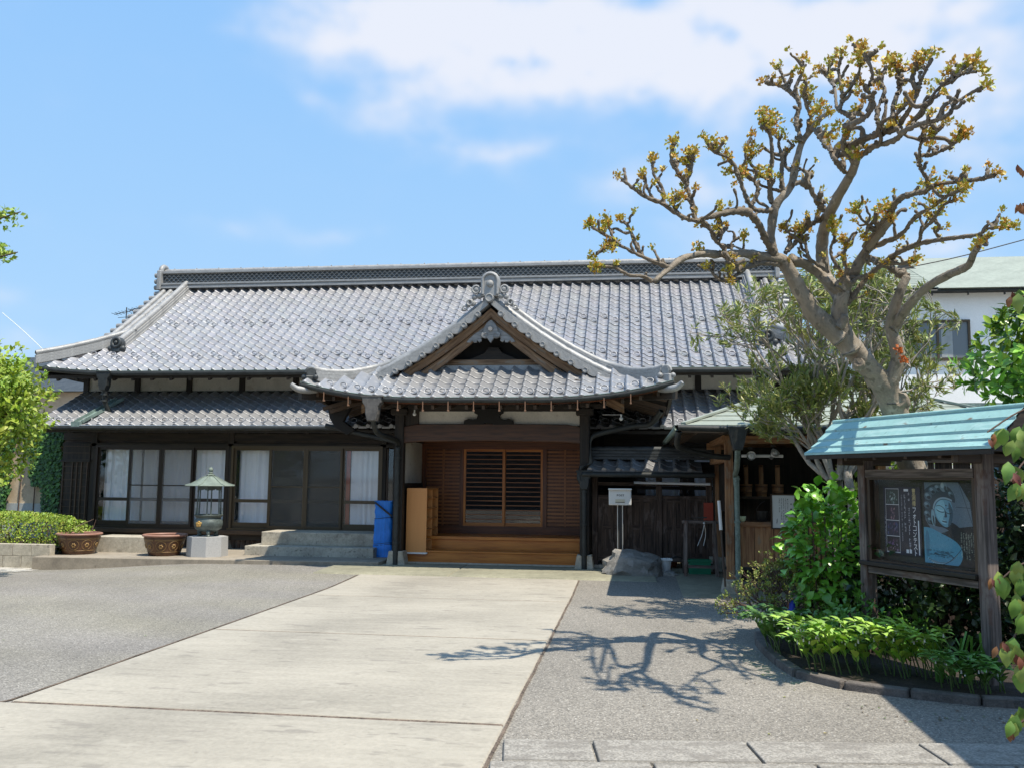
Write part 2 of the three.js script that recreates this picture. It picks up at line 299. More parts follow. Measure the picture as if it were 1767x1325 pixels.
// ------------------------------------------------------------------ naming
const used = new Map();
function numbered(n) { const k = used.get(n) ?? 0; used.set(n, k + 1); return k ? n + '_' + String(k).padStart(3, '0') : n; }
const shade = (o) => { o.castShadow = o.receiveShadow = true; return o; };
function tag(o, label, category, group) { o.userData.label = label; o.userData.category = category; if (group) o.userData.group = group; return o; }
function thing(name, label, category, pos = [0, 0, 0], ry = 0, group) { const o = new THREE.Group(); o.name = numbered(name); o.position.set(...pos); o.rotation.y = ry; scene.add(o); return tag(o, label, category, group); }
const merge = (gs) => { gs = [gs].flat(Infinity).map(clean); return gs.length === 1 ? gs[0] : mergeGeometries(gs); };
function part(name, gs, mat, parent, label) { const m = shade(new THREE.Mesh(merge(gs), mat)); m.name = name; if (label) m.userData.label = label; parent.add(m); return m; }
function single(name, gs, mat, label, category, group) { const m = shade(new THREE.Mesh(merge(gs), mat)); m.name = numbered(name); scene.add(m); return tag(m, label, category, group); }
function struct(name, gs, mat) { const g = Array.isArray(gs) ? merge(gs) : gs; const m = shade(new THREE.Mesh(g, mat)); m.name = numbered(name); m.userData.kind = 'structure'; scene.add(m); return m; }
function stuff(name, geo, mat, list, parent) {              // list of {m: Matrix4, c: Color}
  const im = new THREE.InstancedMesh(geo, mat, list.length); list.forEach((e, i) => { im.setMatrixAt(i, e.m); if (e.c) im.setColorAt(i, e.c); });
  im.name = name; im.userData.kind = 'stuff'; shade(im); (parent ?? scene).add(im); return im;
}

// ------------------------------------------------------------------ leaves
function leafGeo(w, l, fold = .25, curl = .15) {            // stalk at origin, tip along +z; y is the upper side
  const P = [[0, 0, 0], [-w * .8, fold * w, l * .28], [-w, fold * w, l * .52], [-w * .55, fold * w * .5 - curl * l * .4, l * .8], [0, -curl * l, l], [w * .55, fold * w * .5 - curl * l * .4, l * .8], [w, fold * w, l * .52], [w * .8, fold * w, l * .28], [0, 0, l * .28], [0, -.02 * l, l * .52], [0, -curl * l * .5, l * .8]];
  const I = [0, 1, 8, 1, 2, 8, 2, 9, 8, 2, 3, 9, 3, 10, 9, 3, 4, 10, 0, 8, 7, 7, 8, 6, 6, 8, 9, 6, 9, 5, 5, 9, 10, 5, 10, 4];
  const g = new THREE.BufferGeometry(); g.setAttribute('position', new THREE.Float32BufferAttribute(P.flat(), 3)); g.setIndex(I); g.setAttribute('uv', new THREE.Float32BufferAttribute(P.map(() => [0, 0]).flat(), 2)); g.computeVertexNormals(); return g;
}
function leafLite(w, l, curl = .15) {
  const P = [[0, 0, 0], [-w, w * .3, l * .45], [0, 0, l * .5], [w, w * .3, l * .45], [0, -curl * l, l]], g = new THREE.BufferGeometry();
  g.setAttribute('position', new THREE.Float32BufferAttribute(P.flat(), 3)); g.setIndex([0, 1, 2, 0, 2, 3, 1, 4, 2, 2, 4, 3]); g.setAttribute('uv', new THREE.Float32BufferAttribute(new Array(10).fill(0), 2)); g.computeVertexNormals(); return g;
}
const LM = new THREE.Matrix4();
function leafAt(p, dirn, up, s = 1) {
  const z = dirn.clone().normalize(), x = up.clone().cross(z); if (x.lengthSq() < 1e-5) x.set(1, 0, 0); x.normalize(); const y = z.clone().cross(x);
  return new THREE.Matrix4().makeBasis(x.multiplyScalar(s), y.multiplyScalar(s), z.multiplyScalar(s)).setPosition(p);
}
const rv = () => { const a = rnd() * 6.2832, z = rr(-1, 1), r = Math.sqrt(1 - z * z); return V(r * Math.cos(a), z, r * Math.sin(a)); };
const col = (pal) => { const i = Math.floor(rnd() * pal.length), c = pal[i], k = rr(.75, 1.25); return new THREE.Color().setRGB(c[0] * k * rr(.9, 1.1), c[1] * k, c[2] * k * rr(.85, 1.15)); };

const range = (a, b, s) => { const o = []; for (let x = a; x <= b + 1e-6; x += s) o.push(x); return o; };
// ------------------------------------------------------------------ ground
const hg = (x, z) => sstep(-13, -16.2, z) * lerp(-.1, .07, sstep(-11.3, -7.8, x));
{
  const xs = [-250, -120, -60, -30], zs = [-250, -120, -60, -35]; for (let x = -20; x <= 12; x += .4) xs.push(x); xs.push(30, 60, 120, 250); for (let z = -22; z <= 4; z += .4) zs.push(z); zs.push(20, 60, 120, 250);
  const g = sheet((u, v) => { const x = xs[Math.round(u * (xs.length - 1))], z = zs[Math.round(v * (zs.length - 1))]; return V(x, hg(x, z), z); }, xs.length - 1, zs.length - 1);
  const p = g.attributes.position, c = []; for (let i = 0; i < p.count; i++) { const x = p.getX(i), z = p.getZ(i); const k = 1.08 + .2 * fbm3(x * .35, z * .35, 2, 4) + .16 * fbm3(x * 1.1, z * 1.1, 8, 3), w = clamp(.4 + fbm3(x * .22, z * .5, 12, 3)); const right = sstep(-2.8, -2.7, x); c.push(k * lerp(.94, .95, right), k * lerp(.935, .93, right), k * lerp(.95 - .11 * w, .9, right)); }
  g.setAttribute('color', new THREE.Float32BufferAttribute(c, 3)); g.index && g.computeVertexNormals();
  struct('ground', g, M.asphalt);
}
function slab(x0, x1, z0, z1, lift, th, o = {}) {           // a paving slab that follows the ground, with chamfered rim
  const e = o.e ?? .012, f = (x, z) => hg(x, z) + lift; const nx = Math.max(2, Math.round((x1 - x0) / .5)), nz = Math.max(2, Math.round((z1 - z0) / .5));
  const wob = (x, z) => (o.wob ?? 0) * fbm3(x * 3, z * 3, 4, 3);
  const g = sheet((u, v) => { const i = Math.round(u * (nx + 4)), j = Math.round(v * (nz + 4)); const rimU = i < 1 ? 0 : i > nx + 3 ? 2 : 1, rimV = j < 1 ? 0 : j > nz + 3 ? 2 : 1;
    const lx = i <= 1 ? x0 + (i < 1 ? -0 : e) : i >= nx + 3 ? (i > nx + 3 ? x1 : x1 - e) : lerp(x0 + e, x1 - e, (i - 1) / (nx + 2)), lz = j <= 1 ? (j < 1 ? z0 : z0 + e) : j >= nz + 3 ? (j > nz + 3 ? z1 : z1 - e) : lerp(z0 + e, z1 - e, (j - 1) / (nz + 2));
    const rim = rimU !== 1 || rimV !== 1; const ww = rim ? wob(lx, lz) : 0; return V(lx + (rimU !== 1 ? ww : 0), f(lx, lz) - (rim ? th : 0), lz + (rimV !== 1 ? ww : 0)); }, nx + 4, nz + 4);
  return g;
}
{
  const path = new THREE.Group(); path.name = 'path'; path.userData.kind = 'structure'; scene.add(path);
  const zs = [-15.05, -12.65, -9.6, -6.3, -3.1, .1, 3];
  for (let i = 0; i < zs.length - 1; i++) part('concrete_slab', slab(-4.63 - (i > 2 ? .06 : 0), -.88, zs[i] + (i > 2 ? .02 : .015), zs[i + 1] - (i > 1 ? .02 : .015), .013, .03, { wob: .02 }), M.concrete, path);
  zs.slice(1, -1).forEach((z) => part('joint_soil', slab(-4.62, -.89, z - .05, z + .05, .008, .004), M.joint, path));
  // dirt that has gathered along the edges of the drive
  for (const x of [-4.66, -.865]) { const Q = range(-15, -1, .12).map((z) => V(x - (z > -6.3 && x < -4 ? .05 : 0) + .012 * fbm3(z * 2, x, 1, 3), hg(x, z) + .006, z)); part('edge_soil', ribbon(Q, .022, .004), M.joint, path); }
  const ap = new THREE.Group(); ap.name = 'apron'; ap.userData.kind = 'structure'; scene.add(ap);
  part('concrete_slab', slab(-5.5, -3.1, -17.0, -15.07, .022, .05, { wob: .01 }), M.apron, ap); part('concrete_slab', slab(-3.08, .42, -17.0, -15.07, .022, .05, { wob: .01 }), M.apron, ap);
  // pavement strip of big stones in the foreground
  const pv = new THREE.Group(); pv.name = 'pavement'; pv.userData.kind = 'structure'; pv.position.set(-.86, 0, -5.93); pv.rotation.y = .135; scene.add(pv);
  const stone = (x0, x1, z0, z1) => { const g = box((x0 + x1) / 2, -.03 + .018, (z0 + z1) / 2, x1 - x0 - .016, .08, z1 - z0 - .014, { bev: .014 }); part('paving_stone', g, M.paving, pv); };
  [[.02, .6], [.6, 1.6], [1.6, 2.72], [2.72, 3.9], [3.9, 5]].forEach(([a, b]) => stone(a, b, .0, .46));
  [[-.06, .92], [.92, 1.9], [1.9, 3.1], [3.1, 4.3]].forEach(([a, b]) => stone(a, b, .46, .95)); [[-.1, .5], [.5, 1.6], [1.6, 2.5], [2.5, 3.9]].forEach(([a, b]) => stone(a, b, .95, 1.45));
  // platform along the hall
  struct('platform', [extr(shapeOf([[-11.35, -15.85], [-11.5, -18.9], [-4.7, -18.9], [-4.7, -16.35], [-6.9, -16.2]].map(([x, z]) => [x, -z])), .44, .012).rotateX(-Math.PI / 2).translate(0, -.3, 0)], M.platform);
  struct('gravel', sheet((u, v) => { const x = lerp(-17, -11.2, u), z = lerp(-17, -15.2, v) ; return V(x, hg(x, z) + .006, z); }, 20, 8), M.gravel);
  struct('side_pavement', slab(.75, 4.2, -18.4, -13.55, .012, .04, { wob: .02 }), M.apron);
}

// ------------------------------------------------------------------ roof tiles
const PROF = [[0, -.012], [.03, .034], [.1, .058], [.2, .054], [.34, .028], [.48, .004], [.64, -.014], [.82, -.02], [1, -.016]];
function prof0(t) { for (let i = 1; i < PROF.length; i++) if (t <= PROF[i][0]) return lerp(PROF[i - 1][1], PROF[i][1], (t - PROF[i - 1][0]) / (PROF[i][0] - PROF[i - 1][0])); return PROF.at(-1)[1]; }
function tileGeo(w, L, o = {}) {
  const n = 12, P = [], I = [], prof = []; for (let i = 0; i <= n; i++) { const t = Math.pow(i / n, 1.5); prof.push([(t - .5) * w * 1.01, prof0(t)]); }
  const lift = .027, th = .026, add = (x, y, z) => { P.push(x, y, z); return P.length / 3 - 1; };
  const a = prof.map(([x, y]) => add(x, y, -L / 2 - .05)), m = prof.map(([x, y]) => add(x, y + lift * .94, L / 2 - .02)), b = prof.map(([x, y]) => add(x, y + lift * .66, L / 2));
  for (let i = 0; i < n; i++) { I.push(a[i], m[i], a[i + 1], m[i], m[i + 1], a[i + 1]); I.push(m[i], b[i], m[i + 1], b[i], b[i + 1], m[i + 1]); }
  const c = prof.map(([x, y]) => add(x, y + lift * .66, L / 2)), d = prof.map(([x, y]) => add(x, y + lift - th - .012, L / 2 - .003));
  for (let i = 0; i < n; i++) I.push(c[i], d[i], c[i + 1], d[i], d[i + 1], c[i + 1]);
  let g = new THREE.BufferGeometry(); g.setAttribute('position', new THREE.Float32BufferAttribute(P, 3)); g.setIndex(I); g.computeVertexNormals();
  const uv = []; for (let i = 0; i < P.length / 3; i++) uv.push(P[3 * i] + P[3 * i + 1], P[3 * i + 2]); g.setAttribute('uv', new THREE.Float32BufferAttribute(uv, 2));
  const extra = [];
  if (o.eave) { extra.push(clean(new THREE.CylinderGeometry(.046, .046, .035, 12)).rotateX(Math.PI / 2).translate(-w * .37, .03, L / 2 + .012)); extra.push(box(w * .14, -.008, L / 2 + .004, w * .7, .045, .016)); }
  if (o.guard) { const r = clean(new THREE.TorusGeometry(.058, .013, 5, 14)).scale(1.15, 1, 1).rotateX(-1.0).translate(w * .12, .04, L * .3); extra.push(r); }
  return extra.length ? merge([g, ...extra]) : clean(g);
}
const tint = () => { const k = rr(.92, 1.07); return new THREE.Color(k * rr(.98, 1.02), k, k * rr(.99, 1.05)); };

// ------------------------------------------------------------------ the temple hall
const hall = thing('temple_hall', 'long dark timber temple hall with grey tiled hipped roofs and gabled entrance porch', 'temple');
const HP = (n, g, m, l) => part(n, g, m, hall, l);
const ZW = -18.6, ZU = -19.6;                                // window plane, upper wall plane
const UE = -18.4, UL = 4.1, UR = 4.03;                       // upper eave z, roof run, eave height
const yU = (z) => { const u = (UE - z) / UL; return UR + UL * (.6 * u + .07 * u * u); };
const LE = -17.85, yL = (z) => 2.79 + (LE - z) * .5;
let tileBudget = 298;
const tileVar = {};
function layTiles(root, rows, w, budgetRows) {
  // rows: [{y, z, ang, xs:[..], kind, lift?(x)}]
  const inst = {};
  rows.forEach((r, ri) => r.xs.forEach((x, xi) => {
    let kind = r.kind; if (kind === 'alt') kind = (xi + (r.par ?? 0)) % 2 ? 'guard' : 'plain';
    const key = kind + w.toFixed(3) + r.L.toFixed(3); tileVar[key] ??= tileGeo(w, r.L, { eave: kind === 'eave', guard: kind === 'guard' });
    const m = new THREE.Matrix4().makeRotationX(r.ang + rr(-.012, .012)).premultiply(new THREE.Matrix4().makeRotationY(rr(-.012, .012))).premultiply(new THREE.Matrix4().makeRotationZ(r.roll?.(x) ?? 0)).setPosition(x + rr(-.004, .004), r.y + (r.lift?.(x) ?? 0) + rr(-.003, .003), r.z + rr(-.004, .004));
    if (ri < budgetRows && tileBudget > 0 && (r.vis?.(x) ?? true)) { tileBudget--; const t = shade(new THREE.Mesh(tileVar[key], tileMats[Math.floor(rnd() * tileMats.length)])); t.name = 'tile'; t.applyMatrix4(m); root.add(t); }
    else (inst[key] ??= []).push({ m, c: tint() });
  }));
  for (const k in inst) stuff('roof_tiles', tileVar[k], M.tile, inst[k], root);
}
const tileMats = [.93, .98, 1.02, 1.07].map((k) => { const m = M.tile.clone(); m.color.setScalar(.84 * k); return m; });
function rowsOn(yf, z0, z1, L) {                             // rows of tiles up a slope, by arc length
  const out = []; let z = z0; while (true) { const sl = (yf(z - .02) - yf(z)) / .02, ang = Math.atan(sl), dz = L * Math.cos(ang); const zc = z - dz / 2; if (z - dz < z1) break; out.push({ y: yf(zc), z: zc, ang, L }); z -= dz; } return out;
}

// porch roof first: it shows largest
const PX = -2.62, PE = -15.5, PG = -16.6, PW = 3.36;         // centre, eave, gable plane, half width
const yP = (d) => 5.02 - .86 * d + .09 * d * d;              // side slopes by distance from the ridge
const yS = (z) => 3.15 + (PE - z) * .60;                     // front skirt
const cornerLift = (x) => .30 * Math.pow(clamp((Math.abs(x - PX) - .9) / (PW - .9)), 2.4);
{
  const root = HP('porch_roof', [
    sheet((u, v) => { const z = lerp(PE + .03, PG - .1, v), hw = PW - (PE - z) , x = PX + (u - .5) * 2 * hw; return V(x, yS(z) - .05 + cornerLift(x) * (1 - v), z); }, 24, 4),
    ...[-1, 1].map((s) => sheet((u, v) => { const d = u * PW, f = d < 2.25 ? -16.4 : lerp(PG, PE, (d - 2.25) / 1.1), z = lerp(f, -19.9, v), k = clamp((d - .9) / (PW - .9)), cl = .3 * Math.pow(k, 2.4) * Math.pow(1 - v, 3); return V(PX + s * d, yP(d) - .03 + cl, z); }, 20, 12))], M.dark);
  const w = .2655, rows = rowsOn(yS, PE + .05, PG - .12, .215); rows.forEach((r, i) => {
    const hw = PW - (PE - r.z) * 1.0 - .12, n = Math.floor(hw / w); r.xs = range(PX - n * w, PX + n * w, w); r.kind = i === 0 ? 'eave' : i === 1 ? 'guard' : 'plain'; r.lift = (x) => cornerLift(x) * (1 - i / 6); r.roll = (x) => Math.sign(x - PX) * .9 * .3 * Math.pow(clamp((Math.abs(x - PX) - .9) / (PW - .9)), 1.4) * (1 - i / 6);
  });
  layTiles(root, rows, w, 99);
  // tiled side slopes: long pans running down the slope, one merged body
  for (const s of [-1, 1]) {
    const g = sheet((u, v) => {
      const d = u * PW, f = d < 2.25 ? -16.55 : lerp(PG - .15, PE - .1, (d - 2.25) / 1.1), z = lerp(f, -19.9, v), k = clamp((d - .9) / (PW - .9)), cl = .3 * Math.pow(k, 2.4) * Math.pow(1 - v, 3);
      const row = (d / .22) % 1, q = ((z / .265) % 1 + 1) % 1; const pr = q < .66 ? -.026 * Math.sin(Math.PI * q / .66) : .034 * Math.sin(Math.PI * (q - .66) / .34);
      return V(PX + s * d, yP(d) + .04 + pr + .024 * row + cl, z);
    }, 15 * 6, 13 * 8); g.setAttribute('uv', g.attributes.uv); const m = part('side_tiles', g, M.tile, root); m.userData.kind = 'stuff';
  }
  // verge: rolls, scalloped tiles, ridge stacks
  for (const s of [-1, 1]) {
    const P = (d, dy, z) => V(PX + s * d, yP(d) + dy, z), ds = range(.02, 2.36, .13);
    part('verge_roll', tube(ds.slice(1).map((d) => P(d, .13, -16.36)), .072, 8, { ring: .3, n: 40, round: .5 }), M.ridge, root);
    part('verge_roll', tube(ds.slice(2).map((d) => P(d, .15, -16.58)), .068, 8, { ring: .3, n: 40, round: .5 }), M.ridge, root);
    part('verge_bed', [ribbon(ds.map((d) => P(d, -.03, -16.34)), .3, .1, { side: V(0, 0, 1) })], M.ridge, root);
    range(.22, 2.34, .262).forEach((d) => {
      const p = P(d, -.055, -16.2), q = P(d + .131, -.005, -16.2), an = Math.atan2(s * (yP(d + .1) - yP(d)), .1 * 1) ;
      part('verge_tile', [clean(new THREE.CylinderGeometry(.058, .058, .12, 12)).rotateX(Math.PI / 2).translate(p.x, p.y, p.z + .01), clean(new THREE.TorusGeometry(.04, .008, 5, 12)).translate(p.x, p.y, p.z + .072),
        clean(new THREE.CylinderGeometry(.13, .13, .1, 16)).rotateX(Math.PI / 2).scale(1, .62, 1).rotateZ(an).translate(q.x, q.y - .01, q.z - .02)], M.ridge, root);
    });
    const hip = [P(.35, .1, -17.0), P(.9, .1, -16.97), P(1.5, .1, -16.9), P(2.0, .1, -16.8), P(2.35, .1, -16.5), P(2.75, .14, -16.12), P(3.1, .24, -15.78), P(3.2, .29, -15.68)];
    for (const [k, w2, h] of [[0, .24, .075], [.08, .2, .06], [.145, .16, .05]]) part('hip_course', ribbon(hip.map((p) => p.clone().add(V(0, k, 0))), w2, h), M.ridge, root);
    part('hip_cap', tube(hip.map((p) => p.clone().add(V(0, .22, 0))), .062, 8, { ring: .27, n: 60, round: .4 }), M.ridge, root);
    // end ornament with scrolls
    const e = P(3.24, .34, -15.6);
    part('end_ornament', [clean(new THREE.TorusGeometry(.085, .032, 7, 14, Math.PI)).rotateY(s * -.6).translate(e.x, e.y + .1, e.z), clean(new THREE.CylinderGeometry(.075, .075, .08, 12)).rotateX(Math.PI / 2).rotateY(s * -.6).translate(e.x, e.y + .1, e.z), box(e.x, e.y - .02, e.z, .2, .14, .1, { ry: s * -.7, bev: .02 }), ball(e.x - .11, e.y + .02, e.z + .02, .05), ball(e.x + .11, e.y + .02, e.z + .02, .05)], s < 0 ? M.tileDark : M.ridge, root);
    part('corner_tile', tube([P(3.02, .14, -15.74), P(3.22, .12, -15.5), P(3.4, .17, -15.4), P(3.5, .27, -15.33)], [.09, .08, .06, .045], 9, { n: 12, round: .2 }), M.ridge, root);
  }
  // ridge running back into the hall roof
  const rz = [-16.3, -20.9];
  for (const [y, w2, h] of [[.0, .3, .09], [.092, .25, .09], [.184, .2, .08]]) part('ridge_course', span(PX - w2 / 2, PX + w2 / 2, 5.02 + y, 5.02 + y + h, rz[0], rz[1]), M.ridge, root);
  part('ridge_cap', tube([V(PX, 5.31, -16.28), V(PX, 5.31, -20.9)], .075, 10, { ring: .3, n: 40 }), M.ridge, root);
  // big ridge-end ornament
  const oy = 5.16, oz = -16.24;
  part('ridge_ornament', [
    extr((() => { const s = new THREE.Shape(); s.moveTo(-.15, -.04); s.lineTo(.15, -.04); s.lineTo(.165, .22); s.absarc(0, .24, .165, 0, Math.PI, false); s.lineTo(-.15, -.04); return s; })(), .14, .015).translate(PX, oy + .02, oz - .1),
    clean(new THREE.TorusGeometry(.14, .028, 7, 18, Math.PI)).translate(PX, oy + .26, oz + .06), cyl(V(PX - .14, oy, oz + .06), V(PX - .14, oy + .26, oz + .06), .028), cyl(V(PX + .14, oy, oz + .06), V(PX + .14, oy + .26, oz + .06), .028),
    ball(PX, oy + .2, oz + .06, .072, [1, 1, .7]),
    ...[-1, 1].flatMap((s) => [ball(PX + s * .26, oy + .1, oz, .075, [1, 1, .7]), clean(new THREE.TorusGeometry(.07, .022, 6, 14)).translate(PX + s * .27, oy + .1, oz + .03), ball(PX + s * .2, oy - .02, oz, .06, [1, 1, .7]), ball(PX + s * .3, oy - .04, oz, .055, [1, 1, .7]), ball(PX + s * .36, oy - .12, oz, .055, [1, 1, .7]), ball(PX + s * .43, oy - .2, oz, .05, [1.2, .8, .7]), ball(PX + s * .5, oy - .28, oz, .045, [1.3, .7, .7]), ball(PX + s * .33, oy - .16, oz, .06, [1, 1, .6]),
      clean(new THREE.TorusGeometry(.05, .018, 6, 12)).translate(PX + s * .39, oy - .15, oz + .04), clean(new THREE.TorusGeometry(.04, .015, 6, 12)).translate(PX + s * .48, oy - .25, oz + .03)])], M.ridge, root);
  part('ridge_disc', [clean(new THREE.CylinderGeometry(.085, .085, .12, 16)).rotateX(Math.PI / 2).translate(PX, 5.02 + .06, -16.16), clean(new THREE.TorusGeometry(.066, .012, 6, 16)).translate(PX, 5.08, -16.1)], M.ridge, root);
  // gable: barge boards, pendant, infill
  for (const s of [-1, 1]) {
    const P = (d, dy, z) => V(PX + s * d, yP(d) + dy, z), ds = range(0, 2.5, .125);
    HP('barge_board', [ribbon(ds.map((d) => P(d, -.27, -16.36)), .07, .17, { side: V(0, 0, 1), up: V(0, 1, 0) })], M.gable);
    HP('barge_board', [ribbon(ds.map((d) => P(d, -.44 - .02 * d, -16.43)), .06, .17, { side: V(0, 0, 1), up: V(0, 1, 0) })], M.gable);
  }
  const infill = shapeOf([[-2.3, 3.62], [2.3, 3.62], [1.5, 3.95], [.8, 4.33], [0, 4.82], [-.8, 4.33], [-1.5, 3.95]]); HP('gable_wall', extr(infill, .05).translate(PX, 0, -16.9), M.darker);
  HP('gable_beam', [span(PX - 1.45, PX + 1.45, 3.86, 3.98, -16.72, -16.6, { bev: .01 })], M.gable);
  HP('gable_strut', extr(shapeOf([[-.5, 3.98], [.5, 3.98], [.3, 4.06], [.16, 4.12], [.1, 4.22], [-.1, 4.22], [-.16, 4.12], [-.3, 4.06]]), .06, .01).translate(PX, 0, -16.76), M.dark);
  const gg = new THREE.Shape(); gg.moveTo(0, .64); gg.bezierCurveTo(.12, .56, .2, .45, .2, .3); gg.bezierCurveTo(.26, .3, .3, .22, .24, .16); gg.bezierCurveTo(.2, .12, .13, .12, .1, .14); gg.lineTo(0, 0); gg.lineTo(-.1, .14); gg.bezierCurveTo(-.13, .12, -.2, .12, -.24, .16); gg.bezierCurveTo(-.3, .22, -.26, .3, -.2, .3); gg.bezierCurveTo(-.2, .45, -.12, .56, 0, .64);
  const wing = (s) => { const w2 = new THREE.Shape(); [[.17, .42], [.34, .3], [.48, .22], [.62, .1], [.68, .03], [.58, .02], [.54, .07], [.47, .02], [.4, .03], [.4, .09], [.33, .03], [.27, .06], [.28, .13], [.2, .2]].forEach(([x, y], i) => i ? w2.lineTo(s * x, y) : w2.moveTo(s * x, y)); return w2; };
  HP('gable_pendant', [extr(gg, .05, .012).scale(.66, .66, 1).translate(PX, 4.27, -16.38), extr(wing(1), .04, .008).scale(.68, .75, 1).translate(PX, 4.26, -16.42), extr(wing(-1), .04, .008).scale(.68, .75, 1).translate(PX, 4.26, -16.42), clean(new THREE.CylinderGeometry(.045, .05, .06, 6)).rotateX(Math.PI / 2).translate(PX, 4.52, -16.3), clean(new THREE.TorusGeometry(.05, .014, 6, 14, 4.8)).scale(.66, .66, 1).translate(PX + .09, 4.41, -16.315), clean(new THREE.TorusGeometry(.05, .014, 6, 14, 4.8)).rotateY(Math.PI).scale(.66, .66, 1).translate(PX - .09, 4.41, -16.315)], M.greyWood);
  HP('gable_flashing', [span(PX - 2.2, PX + 2.2, 3.755, 3.86, -16.86, -16.55), ribbon([V(PX - 2.35, 3.72, -16.5), V(PX - 1.3, 3.8, -16.48)], .05, .05), ribbon([V(PX + 2.35, 3.72, -16.5), V(PX + 1.3, 3.8, -16.48)], .05, .05)], M.ridge);
  // eave board, rafters, gutter
  const xs = range(PX - PW, PX + PW, PW / 12);
  HP('eave_board', [ribbon(xs.map((x) => V(x, 3.04 + cornerLift(x), PE - .08)), .06, .09)], M.red);
  range(PX - 3.1, PX + 3.1, .31).forEach((x) => { const s = Math.sign(x - PX), k = Math.abs(x - PX), back = -17.6, fan = k > 1.9 ? (k - 1.9) * .55 * -s : 0; HP('rafter', bar(V(x, 2.99 + cornerLift(x), PE - .12), V(x + fan, 3.42, back), .055, .075), M.brown); });
  for (const s of [-1, 1]) { range(-19.2, -16, .4).forEach((z) => HP('rafter', bar(V(PX + s * (PW - .1), 3.0 + .3 * sstep(-16.6, -15.4, z), z), V(PX + s * 1.6, 3.5, z - .1), .055, .075), M.brown)); HP('hip_rafter', bar(V(PX + s * (PW + .02), 3.2, PE + .02), V(PX + s * 1.9, 3.3, -17.2), .12, .16), M.dark);
    HP('eave_board', [ribbon(range(0, 1, .1).map((t) => V(PX + s * (PW - .02), 3.04 + .3 * Math.pow(1 - t, 3), lerp(PE, -19.5, t))), .06, .09)], M.dark); }
  HP('soffit', sheet((u, v) => { const z = lerp(PE - .03, -17.2, v), x = PX + (u - .5) * 2 * (PW - .05); return V(x, lerp(3.1 + cornerLift(x), 3.5, v), z); }, 20, 4), M.dark);
  const gl = xs.map((x) => V(x, 3.10 + cornerLift(x) * .98, PE + .06));
  HP('gutter', tube(gl, .05, 9, { n: 48 }), M.gutter);
  HP('gutter_rim', tube(gl.map((p) => p.clone().add(V(0, .047, .03))), .009, 5, { n: 48 }), M.gutterGreen);
  range(PX - 2.9, PX + 3, .46).forEach((x) => HP('gutter_strap', [box(x, 3.0 + cornerLift(x), PE + .1, .016, .2, .008), box(x, 2.915 + cornerLift(x), PE + .08, .03, .03, .05)], M.rust));
}
// lower roof (pent roof over the windows)
{
  const root = HP('lower_roof', [sheet((u, v) => { const z = lerp(LE + .02, ZU - .05, v); return V(lerp(-12.95, 4.4, u), yL(z) - .05, z); }, 4, 2), span(-12.95, 4.4, 2.64, 2.7, LE - .06, LE)], M.dark);
  const w = .2505, rows = rowsOn(yL, LE + .05, ZU, .215); rows.forEach((r, i) => { r.xs = range(-12.82, 4.35, w); r.kind = i === 0 ? 'eave' : i === 1 ? 'guard' : 'plain'; r.vis = (x) => x < -6.2 && x > -12.4; });
  layTiles(root, rows, w, 4);
  HP('rain_channel', [span(-11.87, -11.83, 3.42, 3.46, -18.9, -18.88), ...[0, 1].map((k) => bar(V(-11.55 - k * .17, 3.46, -18.9), V(-11.82 - k * .17, 2.86, LE + .04), .02, .07)), bar(V(-11.64, 3.44, -18.9), V(-11.91, 2.835, LE + .04), .16, .02), box(-11.92, 2.8, LE + .08, .2, .13, .1)], M.gutterGreen);
  const gl = [V(-13, 2.73, LE + .09), V(-5.9, 2.73, LE + .09)];
  HP('gutter', [tube(gl, .05, 9, { n: 4 })], M.gutter); HP('gutter_rim', tube(gl.map((p) => p.clone().add(V(0, .048, .03))), .012, 5, { n: 4 }), M.steel);
  HP('gutter', [tube([V(.95, 2.73, LE + .09), V(4.4, 2.73, LE + .09)], .05, 9, { n: 4 })], M.gutter);
  range(-12.6, 4.2, .45).forEach((x) => HP('rafter', bar(V(x, 2.66, LE), V(x, 2.98, ZW - .2), .05, .07), M.dark));
  HP('soffit', sheet((u, v) => V(lerp(-12.9, 4.3, u), lerp(2.72, 3.04, v), lerp(LE - .02, ZW, v)), 2, 2), M.dark);
}
